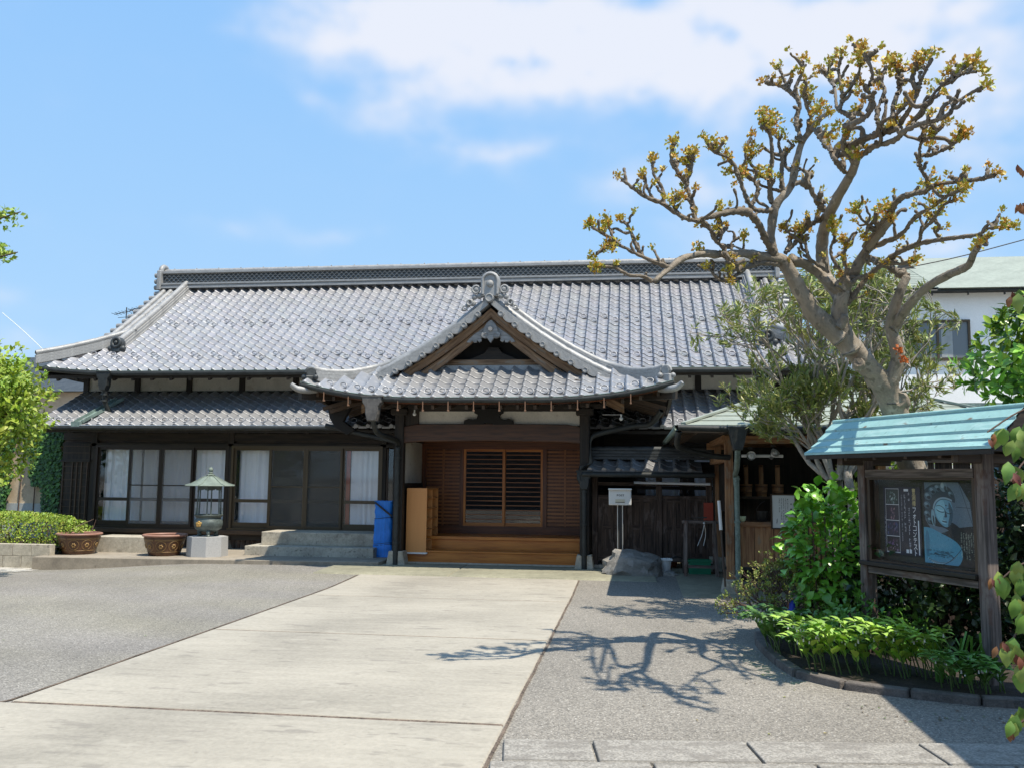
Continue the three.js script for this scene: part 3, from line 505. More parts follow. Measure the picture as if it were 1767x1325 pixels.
// upper roof
{
  const xl = (z) => Math.max(-13.45 + (UE - z), -13.45) < -12.7 ? -13.45 + (UE - z) : -12.7, xr = (z) => { const q = 4.4 - (UE - z); return q > 3.62 ? q : 3.62; };
  const lift = (x, z) => .16 * Math.pow(clamp((-11.2 - x) / 2.3), 2) * clamp(1 - (UE - z) / 1.5) + .16 * Math.pow(clamp((x - 2.2) / 2.3), 2) * clamp(1 - (UE - z) / 1.5);
  const root = HP('upper_roof', [sheet((u, v) => { const z = lerp(UE + .03, UE - UL, v), x = lerp(xl(z), xr(z), u); return V(x, yU(z) - .06 + lift(x, z), z); }, 24, 24), sheet((u, v) => { const z = lerp(UE - UL, UE - 2 * UL, v); return V(lerp(-12.7, 3.62, u), yU(2 * (UE - UL) - z) - .06, z); }, 4, 12),
    ...[[-13.45, -12.7], [4.4, 3.62]].map(([a, b]) => sheet((u, v) => V(lerp(a, b, u), UR - .06 + Math.abs(b - a) * .62 * u + .16 * (1 - u) * Math.pow(Math.abs(2 * v - 1), 6), lerp(UE - .0 - Math.abs(b - a) * u, UE - 2 * UL + Math.abs(b - a) * u, v)), 4, 16)),
    ...[-12.55, 3.47].map((x) => { const s = shapeOf([[UE - .8, yU(UE - .8)], [UE - UL / 2, yU(UE - UL / 2)], [UE - UL, yU(UE - UL)], [UE - 1.5 * UL, yU(UE - UL / 2)], [UE - 2 * UL + .8, yU(UE - .8)]].map(([z, y]) => [z, y - .05])); return extr(s, .05).rotateY(-Math.PI / 2).translate(x, 0, 0); })], M.dark);
  const w = .2475, rows = rowsOn(yU, UE + .05, UE - UL + .02, .2145);
  rows.forEach((r, i) => { const a = xl(r.z) + .18, b = xr(r.z) - .16, x0 = -4.6; r.xs = range(x0 - Math.floor((x0 - a) / w) * w, b, w); r.kind = i === 0 ? 'eave0' : (i === 3 || i === 12) ? 'alt' : (i === 4 || i === 13) ? 'alt' : 'plain'; if (r.kind === 'alt') { r.par = (i === 3 || i === 12 ? 0 : 1) + Math.floor((x0 - a) / w); } r.lift = (x) => lift(x, r.z); r.vis = (x) => x < 1 && x > -12.8 && (x < -5 || x > .2); });
  rows.forEach((r) => { if (r.kind === 'eave0') r.kind = 'plain'; });
  layTiles(root, rows, w, 1);
  // main ridge
  const rx0 = -12.75, rx1 = 3.62, zr = UE - UL, yr = 6.78;
  for (const [y, h, d] of [[0, .05, .5], [.05, .05, .44], [.1, .055, .5]]) part('ridge_course', span(rx0, rx1, yr + y, yr + y + h - .006, zr - d / 2, zr + d / 2), M.ridge, root);
  part('ridge_core', span(rx0, rx1, yr + .15, yr + .42, zr - .12, zr + .12), M.tileDark, root);
  { const arc = clean(new THREE.TorusGeometry(.062, .011, 4, 8, Math.PI)), list = []; for (let k = 0; k < 4; k++) range(rx0 + .1 + (k % 2) * .066, rx1 - .1, .132).forEach((x) => list.push({ m: new THREE.Matrix4().makeTranslation(x, yr + .165 + k * .064, zr + .135) })); stuff('ridge_lattice', arc, M.ridge, list, root); }
  for (const [y, h, d] of [[.42, .04, .42], [.46, .035, .34]]) part('ridge_course', span(rx0, rx1, yr + y, yr + y + h - .004, zr - d / 2, zr + d / 2), M.ridge, root);
  part('ridge_cap', tube([V(rx0, yr + .51, zr), V(rx1, yr + .51, zr)], .075, 8, { ring: .32, n: 160 }), M.ridge, root);
  range(rx0 + .3, rx1, .64).forEach((x) => part('ridge_pin', ball(x, yr + .59, zr, .018, [1, 1, 1], 6, 4), M.ridge, root));
  for (const s of [-1, 1]) {
    const x = s < 0 ? rx0 : rx1;
    part('end_ornament', [span(x - .06, x + .06, yr - .05, yr + .5, zr - .3, zr + .3, { bev: .03 }), clean(new THREE.TorusGeometry(.17, .07, 8, 16, Math.PI)).rotateY(Math.PI / 2).translate(x, yr + .48, zr), ...[0, 1, 2].map((k) => cyl(V(x, yr + .05 + k * .17, zr + .1), V(x + s * .2, yr + .05 + k * .17, zr + .1), .065, .065, 10))], M.ridge, root);
    const xk = s < 0 ? -12.0 : 2.9, xv = s < 0 ? -12.62 : 3.52, P = (x2, z, dy) => V(x2, yU(z) + dy, z), zs = range(-22.35, -19.35, .15);
    for (const [k, w2, h] of [[.02, .3, .08], [.1, .25, .07], [.17, .2, .06]]) part('descending_course', ribbon(zs.map((z) => P(xk, z, k)), w2, h - .008, { side: V(1, 0, 0) }), M.ridge, root);
    part('descending_cap', tube(zs.map((z) => P(xk, z, .27)), .075, 8, { ring: .27, n: 60, round: .4 }), M.ridge, root);
    const e = P(xk, -19.26, .2); part('end_ornament', [clean(new THREE.CylinderGeometry(.15, .17, .12, 14)).rotateX(Math.PI / 2).translate(e.x, e.y + .02, e.z), clean(new THREE.TorusGeometry(.1, .04, 8, 16)).translate(e.x, e.y + .05, e.z + .06), ball(e.x, e.y + .05, e.z + .06, .05), ball(e.x - .15, e.y - .09, e.z + .02, .075), ball(e.x + .15, e.y - .09, e.z + .02, .075), box(e.x, e.y - .13, e.z, .36, .1, .14, { bev: .03 })], M.tileDark, root);
    // verge rolls and the round ends of the verge tiles
    for (const o of [0, .2]) part('verge_roll', tube(zs.map((z) => P(xv + s * -o, z, .07)), .07, 8, { ring: .27, n: 60, round: .4 }), M.ridge, root);
    range(-22.3, -19.4, .24).forEach((z) => part('verge_tile', cyl(P(xv + s * .02, z, .02), P(xv + s * .26, z, .0), .07, .07, 10), M.ridge, root));
    // hip ridge to the corner
    const xc = s < 0 ? -13.45 : 4.4, hip = range(0, 1.5, .15).map((t) => V(xc - s * -1 * 0 + (s < 0 ? t : -t), yU(UE - t) + .02 + .16 * Math.pow(1 - t / 1.5, 2), UE - t));
    for (const [k, w2, h] of [[0, .26, .08], [.08, .21, .07], [.15, .17, .05]]) part('hip_course', ribbon(hip.map((p) => p.clone().add(V(0, k, 0))), w2, h - .006), M.ridge, root);
    part('hip_cap', tube(hip.map((p) => p.clone().add(V(0, .25, 0))), .07, 8, { ring: .27, n: 30, round: .4 }), M.ridge, root);
  }
  // gutter, hopper, rafters, upper wall
  const gl = range(-13.3, 4.3, .8).map((x) => V(x, 3.965 + lift(x, UE), UE + .1));
  HP('gutter', tube(gl, .055, 9, { n: 40 }), M.gutter); HP('gutter_rim', tube(gl.map((p) => p.clone().add(V(0, .052, .03))), .007, 5, { n: 40 }), M.gutterGreen);
  HP('eave_board', [span(-13.3, 4.3, 3.87, 3.95, UE - .06, UE - .02)], M.dark);
  range(-12.9, 4.2, .455).forEach((x) => HP('rafter', bar(V(x, 3.86, UE - .03), V(x, 4.5, ZU - .05), .06, .09), M.dark));
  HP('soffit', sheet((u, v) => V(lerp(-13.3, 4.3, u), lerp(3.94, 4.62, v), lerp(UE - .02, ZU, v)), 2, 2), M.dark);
  const px = range(-12.95, 4.0, 1.31);
  px.forEach((x, i) => { if (i < px.length - 1) HP('plaster_panel', span(x + .06, px[i + 1] - .06, 3.66, 4.5, ZU - .08, ZU - .03), M.plaster); HP('wall_post', span(x - .065, x + .065, 3.55, 4.6, ZU - .1, ZU + .02), M.dark); });
  HP('wall_rail', [span(-13.0, 4.1, 3.52, 3.70, ZU - .1, ZU + .035)], M.dark);
  HP('hopper', [extr(shapeOf([[-.15, .3], [.15, .3], [.14, .22], [.1, .16], [.09, .02], [.05, -.08], [-.05, -.08], [-.09, .02], [-.1, .16], [-.14, .22]]), .16, .01).translate(-11.66, 3.68, UE + .02), box(-11.66, 4.0, UE + .1, .33, .03, .2)], M.gutter);
  HP('downpipe', [tube([V(-11.66, 3.62, UE + .1), V(-11.66, 3.3, UE + .02), V(-11.62, 3.1, UE - .1)], .055, 9, { n: 8 }), ...[3.5, 3.36].map((y) => cyl(V(-11.66, y - .02, UE + .09), V(-11.66, y + .02, UE + .09), .07, .07, 10))], M.gutter);
}
// body walls, windows
{
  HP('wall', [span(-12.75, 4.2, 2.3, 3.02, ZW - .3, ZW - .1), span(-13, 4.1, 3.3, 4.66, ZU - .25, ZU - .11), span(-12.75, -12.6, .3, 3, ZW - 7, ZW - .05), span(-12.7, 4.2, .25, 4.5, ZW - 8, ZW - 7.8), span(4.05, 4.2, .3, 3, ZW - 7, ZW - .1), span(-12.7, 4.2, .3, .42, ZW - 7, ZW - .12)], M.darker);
  // boards above the windows
  HP('transom', [span(-12.75, -4.55, 2.5, 2.66, ZW - .1, ZW + .03), span(-12.75, -4.55, 2.36, 2.44, ZW - .08, ZW + .05, { bev: .008 })], M.dark); HP('transom', [span(-12.75, -4.55, 2.44, 2.5, ZW - .12, ZW - .04)], M.brown);
  range(-12.6, -4.7, .93).forEach((x) => HP('transom_post', span(x - .05, x + .05, 2.6, 2.98, ZW - .1, ZW + .02), M.dark));
  range(-12.55, -4.8, .465).forEach((x) => HP('transom_board', span(x + .005, x + .46, 2.64, 3.0, ZW - .13, ZW - .07 + rr(0, .012)), M.dark));
  HP('sill', [span(-12.3, -5.2, .46, .56, ZW - .1, ZW + .1, { bev: .01 })], M.brown); HP('sill_lip', [span(-8.75, -5.25, .56, .6, ZW - .06, ZW + .07)], M.bronzeFrame);
  HP('sill_beam', span(-12.4, -5.0, .34, .46, ZW - .14, ZW + .02), M.dark);
  range(-11.6, -4.9, .115).forEach((x) => HP('skirting_board', span(x + .004, x + .1, .1, .36, ZW - .16, ZW - .12 + rr(0, .02)), M.weather));
  for (const x of [-11.85, -8.86, -5.2]) HP('foundation_stone', extr(shapeOf([[-.17, 0], [.17, 0], [.12, .24], [-.12, .24]]), .24, .01).translate(x, .13, ZW - .16), M.concOld);
  // posts of the wall
  for (const x of [-11.98, -8.74, -5.28, -4.98]) HP('post', span(x - .07, x + .07, .34, 2.7, ZW - .12, ZW + .05, { bev: .01 }), M.dark);
  // shutter box on the left
  { const s = HP('shutter_box', [span(-12.72, -12.06, .5, 2.42, ZW - .05, ZW + .06)], M.dark); const k = (g) => part('batten', g, M.brown, s); [-12.68, -12.46, -12.35, -12.24, -12.1].forEach((x) => k(span(x - .014, x + .014, .5, 2.0, ZW + .06, ZW + .085))); range(.56, 2.36, .15).forEach((y) => part('batten', span(-12.7, -12.08, y - .008, y + .008, ZW + .06, ZW + .072), M.brown, s)); part('cornice', span(-12.74, -12.04, 2.0, 2.06, ZW + .05, ZW + .1), M.dark, s); }
  // curtain
  const curtain = (x0, x1, y0, y1, z) => { const n = Math.round((x1 - x0) * 42), ph = rnd() * 9; return sheet((u, v) => { const x = lerp(x0, x1, u), f = Math.sin(x * 46 + ph + 1.2 * Math.sin(x * 9 + ph)) * (.55 + .45 * Math.sin(x * 13 + ph)); return V(x, lerp(y0, y1, v), z + .026 * f + .008 * Math.sin(v * 3 + x * 3)); }, Math.max(24, n), 3); };
  function window_(x0, x1, y0, y1, z, mat, o = {}) {          // a sliding leaf
    const f = .05, mid = o.mid ?? .34; const fr = HP('window', [span(x0, x0 + f, y0, y1, z - .015, z + .015), span(x1 - f, x1, y0, y1, z - .015, z + .015), span(x0 + f, x1 - f, y1 - f, y1, z - .013, z + .013), span(x0 + f, x1 - f, y0, y0 + (o.foot ?? .12), z - .013, z + .013), ...(o.net ? [span(x0 + f * .4, x1 - f * .4, lerp(y0, y1, .52) - .012, lerp(y0, y1, .52) + .012, z - .013, z + .013)] : [span(x0 + f, x1 - f, lerp(y0, y1, mid) - .035, lerp(y0, y1, mid) + .035, z - .013, z + .013)])], mat, o.label);
    if (o.net) part('insect_screen', span(x0 + .02, x1 - .02, y0 + .02, y1 - .02, z - .002, z + .002), o.net, fr);
    else { part('pane', span(x0 + f, x1 - f, y0 + .1, lerp(y0, y1, mid) - .035, z - .003, z + .003), M.glass, fr); part('pane', span(x0 + f, x1 - f, lerp(y0, y1, mid) + .035, y1 - f, z - .003, z + .003), M.glass, fr); }
    return fr;
  }
  const bay = (x0, x1, mat, netMat, o) => {
    const y0 = .6, y1 = 2.34, q = (x1 - x0) / 4;
    HP('window_frame', [span(x0 - .05, x0, y0 - .04, y1 + .05, ZW - .1, ZW + .06), span(x1, x1 + .05, y0 - .04, y1 + .05, ZW - .1, ZW + .06), span(x0, x1, y1, y1 + .05, ZW - .1, ZW + .06), span(x0, x1, y0 - .04, y0, ZW - .1, ZW + .06)], mat);
    for (let i = 0; i < 4; i++) window_(x0 + i * q - (i ? .02 : 0), x0 + (i + 1) * q + (i < 3 ? .02 : 0), y0, y1, ZW + (i === 1 || i === 2 ? -.035 : 0), mat);
    for (const i of [1, 2]) window_(x0 + i * q + .0, x0 + (i + 1) * q - .005, y0, y1 + .0, ZW + .042, mat, { net: netMat, foot: .06 });
  };
  bay(-11.88, -8.82, M.darkFrame, M.net); bay(-8.66, -5.34, M.bronzeFrame, M.netDark);
  HP('curtain', curtain(-11.85, -10.95, .66, 2.32, ZW - .2), M.curtain); HP('curtain', curtain(-10.9, -10.55, .66, 2.32, ZW - .22), M.curtain); HP('curtain', curtain(-10.42, -9.78, .66, 2.32, ZW - .2), M.curtain); HP('curtain', curtain(-9.72, -8.86, .66, 2.32, ZW - .2), M.curtain);
  HP('curtain', curtain(-8.63, -7.86, .66, 2.32, ZW - .2), M.curtain); HP('curtain', curtain(-6.06, -5.38, .66, 2.32, ZW - .2), M.curtain); HP('curtain', curtain(-6.16, -6.08, .66, 2.32, ZW - .2), M.redBox, 'narrow red hanging beside the white curtain');
  // narrow side pane beside the porch
  { const f = HP('window', [span(-5.24, -4.6, .98, 1.04, ZW - .02, ZW + .02), span(-5.22, -5.17, .98, 2.34, ZW - .02, ZW + .02), span(-4.66, -4.6, .98, 2.34, ZW - .02, ZW + .02)], M.brown); part('pane', span(-5.17, -4.66, 1.04, 2.34, ZW - .004, ZW + .004), M.glass, f); }
  // wing right of the porch, behind the fence
  HP('wing_wall', [span(-.75, 4.1, .2, 1.2, ZW - .2, ZW - .05), span(-.75, .05, 1.2, 2.4, ZW - .2, ZW - .05), span(2.2, 4.1, 1.2, 2.4, ZW - .2, ZW - .05), span(-.75, 4.1, 2.4, 3.0, ZW - .2, ZW - .05)], M.dark);
  window_(.08, 1.1, 1.2, 2.3, ZW, M.darkFrame); window_(1.08, 2.18, 1.2, 2.3, ZW - .03, M.darkFrame); HP('curtain', curtain(.3, 1.0, 1.25, 2.3, ZW - .2), M.curtain); HP('curtain', curtain(1.3, 2.1, 1.25, 2.3, ZW - .2), M.curtain);
  range(1.3, 2.0, .07).forEach((y) => HP('louvre', box(-.35, y, ZW - .02, .75, .06, .02, { rx: .5 }), M.dark));
  HP('louvre_frame', [span(-.75, .05, 2.02, 2.1, ZW - .03, ZW + .03)], M.brown);
}
// entrance porch body
{
  const zf = -16.7, zd = -18.5, xl = -4.42, xr = -.86;
  for (const x of [xl, xr]) { HP('porch_post', span(x - .09, x + .09, .3, 3.15, zf - .09, zf + .09, { bev: .015 }), M.dark); HP('post_stone', [extr(shapeOf([[-.17, 0], [.17, 0], [.125, .26], [-.125, .26]]), .3, .012).translate(x, .07, zf - .15)], M.concOld);
    HP('bracket', [span(x - .16, x + .16, 2.92, 3.05, zf - .16, zf + .16, { bev: .02 }), span(x - .4, x + .4, 3.05, 3.15, zf - .07, zf + .07, { bev: .02 }), span(x - .07, x + .07, 3.05, 3.15, zf - .4, zf + .4, { bev: .02 }), span(x - .42, x - .28, 3.15, 3.24, zf - .09, zf + .09), span(x + .28, x + .42, 3.15, 3.24, zf - .09, zf + .09), span(x - .09, x + .09, 3.15, 3.24, zf - .09, zf + .09)], M.dark); }
  HP('porch_beam', [extr(shapeOf([[-1.7, .1], [-1.4, .13], [0, .15], [1.4, .13], [1.7, .1], [1.7, .39], [1.45, .44], [0, .45], [-1.45, .44], [-1.7, .39]]), .14, .012).translate((xl + xr) / 2, 2.3, zf - .1)], M.beam);
  HP('porch_beam', [span(xl - .6, xr + .6, 3.22, 3.36, zf - .08, zf + .08)], M.dark);
  HP('plaster_panel', span(xl + .1, xr - .1, 2.74, 3.02, zf - .06, zf - .03), M.plaster); HP('porch_rail', [span(xl + .1, xl + .36, 2.7, 3.05, zf - .05, zf + .03), span(xl + .09, xr - .09, 3.0, 3.22, zf - .06, zf + .02)], M.dark);
  // frog-leg strut
  { const s = new THREE.Shape(); const L = [[.48, 0], [.46, .07], [.38, .1], [.3, .08], [.22, .1], [.2, .18], [.27, .22], [.27, .3]]; s.moveTo(-.48, 0); for (const [x, y] of L.map(([x, y]) => [-x, y]).slice(1)) s.lineTo(x, y); for (const [x, y] of L.slice().reverse()) s.lineTo(x, y); s.lineTo(.1, 0); s.lineTo(.07, .03); s.lineTo(-.07, .03); s.lineTo(-.1, 0); const h = new THREE.Path(); h.absellipse(0, .17, .065, .05, 0, 6.283, true); s.holes.push(h); HP('frog_leg_strut', extr(s, .08, .008).translate((xl + xr) / 2 - .05, 2.75, zf - .03), M.darker); }
  // left side wall of the entrance: white above, dark below
  HP('plaster_panel', span(xl - .03, xl + .02, 1.62, 2.5, zd, zf - .25), M.plaster); HP('side_wall', [span(xl - .04, xl + .04, .3, 1.62, zd, zf - .1), span(xl - .05, xl + .05, 1.5, 1.62, zd, zf - .1), span(xl - .05, xl + .05, 2.45, 3.3, zd, zf - .1), span(xr - .05, xr + .05, .3, 3.3, zd, zf - .1)], M.dark);
  HP('ceiling', span(xl, xr, 2.95, 3.0, zd, zf - .1), M.dark);
  // steps: boards
  HP('step', [span(xl + .1, xr - .1, .09, .3, zf - .36, zf - .28, { bev: .006 }), span(xl + .1, xr - .1, .3, .335, zf - .8, zf - .25, { bev: .008 })], M.amber); HP('step', [span(xl + .1, xr - .1, .335, .52, zf - .82, zf - .76), span(xl + .1, xr - .1, .52, .585, zd - .1, zf - .72, { bev: .008 })], M.amber);
  HP('threshold_stone', span(xl + .05, xr - .05, -.1, .115, zf - .4, zf - .2, { bev: .01 }), M.concOld);
  // door wall
  const y0 = .72, y1 = 2.34; HP('door_surround', [span(xl, xr, .585, .74, zd - .1, zd + .06), span(xl, xr, 2.34, 2.5, zd - .1, zd + .06), span(-3.58, -3.5, .74, 2.34, zd - .06, zd + .05), span(-1.82, -1.74, .74, 2.34, zd - .06, zd + .05), span(xl, xl + .12, .74, 2.34, zd - .06, zd + .05), span(xr - .12, xr, .74, 2.34, zd - .06, zd + .05), span(xl, xr, 2.5, 3, zd - .1, zd)], M.red);
  const slat = (x0, x1, y, z, m, par) => part('slat', span(x0, x1, y - .02, y + .02, z, z + .03), m, par);
  for (const [a, b] of [[xl + .12, -3.58], [-1.74, xr - .12]]) { const p = HP('slatted_panel', span(a, b, .74, 2.34, zd - .05, zd - .02), M.red); range(.79, 2.32, .075).forEach((y) => slat(a, b, y, zd - .02, M.redL, p)); part('stile', [span((a + b) / 2 - .02, (a + b) / 2 + .02, .74, 2.34, zd - .02, zd + .012)], M.redL, p); }
  for (const [a, b, z] of [[-3.5, -2.62, zd + .015], [-2.66, -1.82, zd - .03]]) { const d = HP('sliding_door', [span(a, a + .05, y0, y1, z - .02, z + .02), span(b - .05, b, y0, y1, z - .02, z + .02), span(a + .05, b - .05, y1 - .05, y1, z - .018, z + .018), span(a + .05, b - .05, y0, y0 + .09, z - .018, z + .018)], M.amber); part('pane', span(a + .05, b - .05, y0 + .09, y1 - .05, z - .012, z - .006), M.glass, d); range(y0 + .16, y1 - .1, .096).forEach((y) => part('slat', span(a + .05, b - .05, y - .009, y + .009, z - .004, z + .014), M.redL, d)); }
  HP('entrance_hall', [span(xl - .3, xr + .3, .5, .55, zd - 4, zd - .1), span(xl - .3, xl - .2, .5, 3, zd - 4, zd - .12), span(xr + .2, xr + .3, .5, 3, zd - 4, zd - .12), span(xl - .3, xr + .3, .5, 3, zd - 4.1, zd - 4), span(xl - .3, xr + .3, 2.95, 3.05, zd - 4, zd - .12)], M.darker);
  // downpipes and hoppers
  const hopper = (x, y, z, k = 1) => [extr(shapeOf([[-.17, .36], [.17, .36], [.16, .26], [.11, .18], [.1, .05], [.07, -.06], [-.07, -.06], [-.1, .05], [-.11, .18], [-.16, .26]].map(([a, b]) => [a * k, b * k])), .18 * k, .012).translate(x, y, z - .09 * k), box(x, y + .37 * k, z, .4 * k, .03, .22 * k)];
  HP('hopper', hopper(-4.6, 2.8, PE + .08), M.gutterGrey); HP('downpipe', [tube([V(-4.6, 2.76, PE + .06), V(-4.58, 2.55, PE - .1), V(-4.48, 2.46, zf + .4), V(-4.42, 2.4, zf + .16), V(-4.42, 2.2, zf + .15)], .05, 9, { n: 16 }), tube([V(-4.42, 2.3, zf + .15), V(-4.42, .09, zf + .15)], .052, 9, { n: 2 }), ...[2.1, 1.2, .5].map((y) => cyl(V(-4.42, y - .02, zf + .15), V(-4.42, y + .02, zf + .15), .066, .066, 10))], M.gutter);
  HP('downpipe', [tube([V(.55, 2.98, -16.3), V(.35, 2.75, -16.5), V(.1, 2.72, -16.55), V(-.55, 2.58, -16.55), V(-.72, 2.5, -16.55), V(-.74, 2.2, -16.55), V(-.75, 2.02, -16.54), V(-.92, 1.95, -16.5), V(-.95, 1.75, -16.5), V(-.87, 1.62, -16.52)], .052, 9, { n: 40 }), tube([V(-.86, 1.86, zf + .16), V(-.86, .09, zf + .16)], .052, 9, { n: 2 }), ...[1.5, .9, .35].map((y) => cyl(V(-.86, y - .02, zf + .16), V(-.86, y + .02, zf + .16), .066, .066, 10))], M.gutter);
  HP('hopper', hopper(-.86, 1.6, zf + .16, .75), M.gutter);
  HP('downpipe', [tube([V(-6.0, 2.74, -16.9), V(-5.5, 2.62, -16.95), V(-4.9, 2.5, -16.9), V(-4.5, 2.42, -16.7)], .045, 8, { n: 12 })], M.gutter);
  HP('eave_bracket', [extr(shapeOf([[-.2, .4], [.25, .4], [.1, .12], [.35, -.05], [.2, -.14], [-.05, .02], [-.16, .2]]), .12, .01).translate(-5.75, 2.7, -17.0)], M.darker);
  // bare bulbs under the eave
  for (const p of [at(715, 714, -16.5), at(1072, 722, -16.2)]) HP('light_bulb', [ball(p.x, p.y, p.z, .035), cyl(p, V(p.x, p.y + .08, p.z), .015)], M.whiteP);
  HP('light_arm', [tube([at(1040, 715, -16.2), at(1074, 715, -16.2)], .008, 6, { n: 2 })], M.steel);
}

// ------------------------------------------------------------------ things along the hall
single('step_block', [span(-10.92, -9.66, .13, .47, -17.75, -17.1, { bev: .015 })], M.concOld, 'pale concrete step block between the two big glazed pots', 'step');
{ const t = thing('stone_step', 'two-tier concrete step below the bronze framed sliding windows', 'step'); part('lower_tier', span(-7.68, -5.02, .13, .34, -17.95, -17.12, { bev: .012 }), M.blockMoss, t); part('upper_tier', span(-7.5, -4.95, .34, .6, -18.35, -17.5, { bev: .012 }), M.concOld, t); }
function bigPot(x, z, label, soil) {
  const t = thing('glazed_pot', label, 'flower pot', [x, .14, z], 0, 'big brown glazed pots with gilt patterns'); t.scale.set(.88, 1, .88);
  const body = part('body', lathe([[0, .01], [.3, 0], [.335, .02], [.36, .1], [.41, .24], [.445, .34], [.45, .36], [.445, .375], [.455, .39], [.43, .4], [.4, .37], [.37, .28], [.3, .24]], 48), M.pot, t);
  part('rim', clean(new THREE.TorusGeometry(.462, .028, 8, 48).rotateX(Math.PI / 2).scale(1, .8, 1).translate(0, .405, 0)), M.potRim, t);
  const ring = [], rA = (y) => lerp(.36, .445, (y - .1) / .24);
  for (let k = 0; k < 9; k++) { const a = k / 9 * 6.283 + .3; const pts = []; for (let i = 0; i <= 20; i++) { const q = i / 20 * 6.283, y = .205 + .095 * Math.sin(q), an = a + .098 / .41 * Math.cos(q) * 1.15; pts.push(V(rA(y) * 1.003 * Math.sin(an), y, rA(y) * 1.003 * Math.cos(an))); } ring.push(tube(pts, .0045, 5, { n: 28, cap: false }));
    for (let m = 0; m < 6; m++) { const q = m / 6 * 6.283, y = .2 + .03 * Math.sin(q), an = a + .08 * Math.cos(q); ring.push(ball(rA(y) * 1.0 * Math.sin(an), y, rA(y) * Math.cos(an), .02, [1, 1, 1], 6, 5)); } }
  for (const y of [.315, .33, .09]) ring.push(tube(range(0, 6.29, .2).map((q) => V(rA(y) * 1.002 * Math.sin(q), y, rA(y) * 1.002 * Math.cos(q))), .005, 5, { n: 60, cap: false }));
  part('gilt_pattern', ring, M.potGold, t);
  const so = part('soil', sheet((u, v) => { const a = u * 6.283, r = v * .4; return V(r * Math.sin(a), soil + .05 * (1 - v) + .03 * fbm3(r * Math.sin(a) * 8, 1, r * Math.cos(a) * 8, 3), r * Math.cos(a)); }, 30, 8), M.soil, t);
}
bigPot(-10.95, -16.65, 'left big brown glazed pot heaped with dry soil beside the clipped hedge', .37);
bigPot(-9.18, -16.75, 'big brown glazed pot standing beside the bronze incense burner', .3);
single('stone_pedestal', [clean(new THREE.CylinderGeometry(.385, .395, .4, 8)).rotateY(Math.PI / 8).translate(-8.31, .335, -16.8)].map((g) => { g.computeVertexNormals(); return metric(g); }), M.granite, 'octagonal grey granite pedestal under the bronze incense burner', 'pedestal');
{
  const t = thing('incense_burner', 'green bronze incense burner with domed canopy roof on granite pedestal', 'incense burner', [-8.31, .535, -16.8]);
  part('bowl', lathe([[0, .09], [.15, .1], [.25, .15], [.275, .23], [.27, .3], [.23, .35], [.235, .375], [.265, .395], [.275, .42], [.265, .43], [.23, .41], [.21, .37], [.19, .3], [0, .25]], 40), M.bronze, t);
  for (let k = 0; k < 3; k++) { const a = k / 3 * 6.283 + .5; part('leg', tube([V(.15 * Math.sin(a), .16, .15 * Math.cos(a)), V(.19 * Math.sin(a), .08, .19 * Math.cos(a)), V(.16 * Math.sin(a), .03, .16 * Math.cos(a)), V(.2 * Math.sin(a), .0, .2 * Math.cos(a))], [.05, .042, .03, .045], 8), M.bronze, t); }
  const cr = []; for (let k = 0; k < 5; k++) { const a = k / 5 * 6.283; cr.push(ball(.035 * Math.sin(a), .035 * Math.cos(a), 0, .028, [1, 1, .4], 8, 6)); } cr.push(ball(0, 0, .004, .022, [1, 1, .6], 8, 6));
  part('crest', merge(cr).rotateX(-.1).translate(-.06, .25, .285), M.gold, t);
  for (let k = 0; k < 6; k++) { const a = k / 6 * 6.283 + .3; part('post', cyl(V(.24 * Math.sin(a), .42, .24 * Math.cos(a)), V(.225 * Math.sin(a), .98, .225 * Math.cos(a)), .014, .012, 8), M.bronze, t); part('candle_spike', cyl(V(.265 * Math.sin(a + .3), .42, .265 * Math.cos(a + .3)), V(.265 * Math.sin(a + .3), .56, .265 * Math.cos(a + .3)), .008, .004, 6), M.bronzeGreen, t); }
  const val = []; for (let k = 0; k < 6; k++) { const a = k / 6 * 6.283 + .3 + Math.PI / 6, s = new THREE.Shape(); s.moveTo(-.125, .15); s.lineTo(.125, .15); s.lineTo(.125, .0); s.quadraticCurveTo(.1, .06, .06, .045); s.quadraticCurveTo(0, .12, -.06, .045); s.quadraticCurveTo(-.1, .06, -.125, 0); val.push(extr(s, .012).translate(0, .86, .2).rotateY(a)); }
  part('valance', val, M.bronze, t);
  const roof = part('roof', [lathe([[0, 1.2], [.05, 1.19], [.12, 1.165], [.25, 1.09], [.36, 1.03], [.47, 1.0], [.475, .985], [.44, .985], [.3, 1.02], [.1, 1.1]], 36)], M.bronzeGreen, t); const rib = []; for (let k = 0; k < 6; k++) { const a = k / 6 * 6.283; rib.push(tube([[.06, 1.195], [.13, 1.165], [.25, 1.095], [.36, 1.035], [.47, 1.005]].map(([r, y]) => V(r * Math.sin(a), y, r * Math.cos(a))), .012, 5)); } part('roof_rib', rib, M.bronzeGreen, roof);
  part('finial', lathe([[0, 1.36], [.03, 1.35], [.048, 1.315], [.04, 1.28], [.02, 1.262], [.045, 1.25], [.05, 1.235], [.03, 1.225], [.08, 1.21], [.085, 1.195], [0, 1.19]], 20), M.bronzeGreen, t);
}
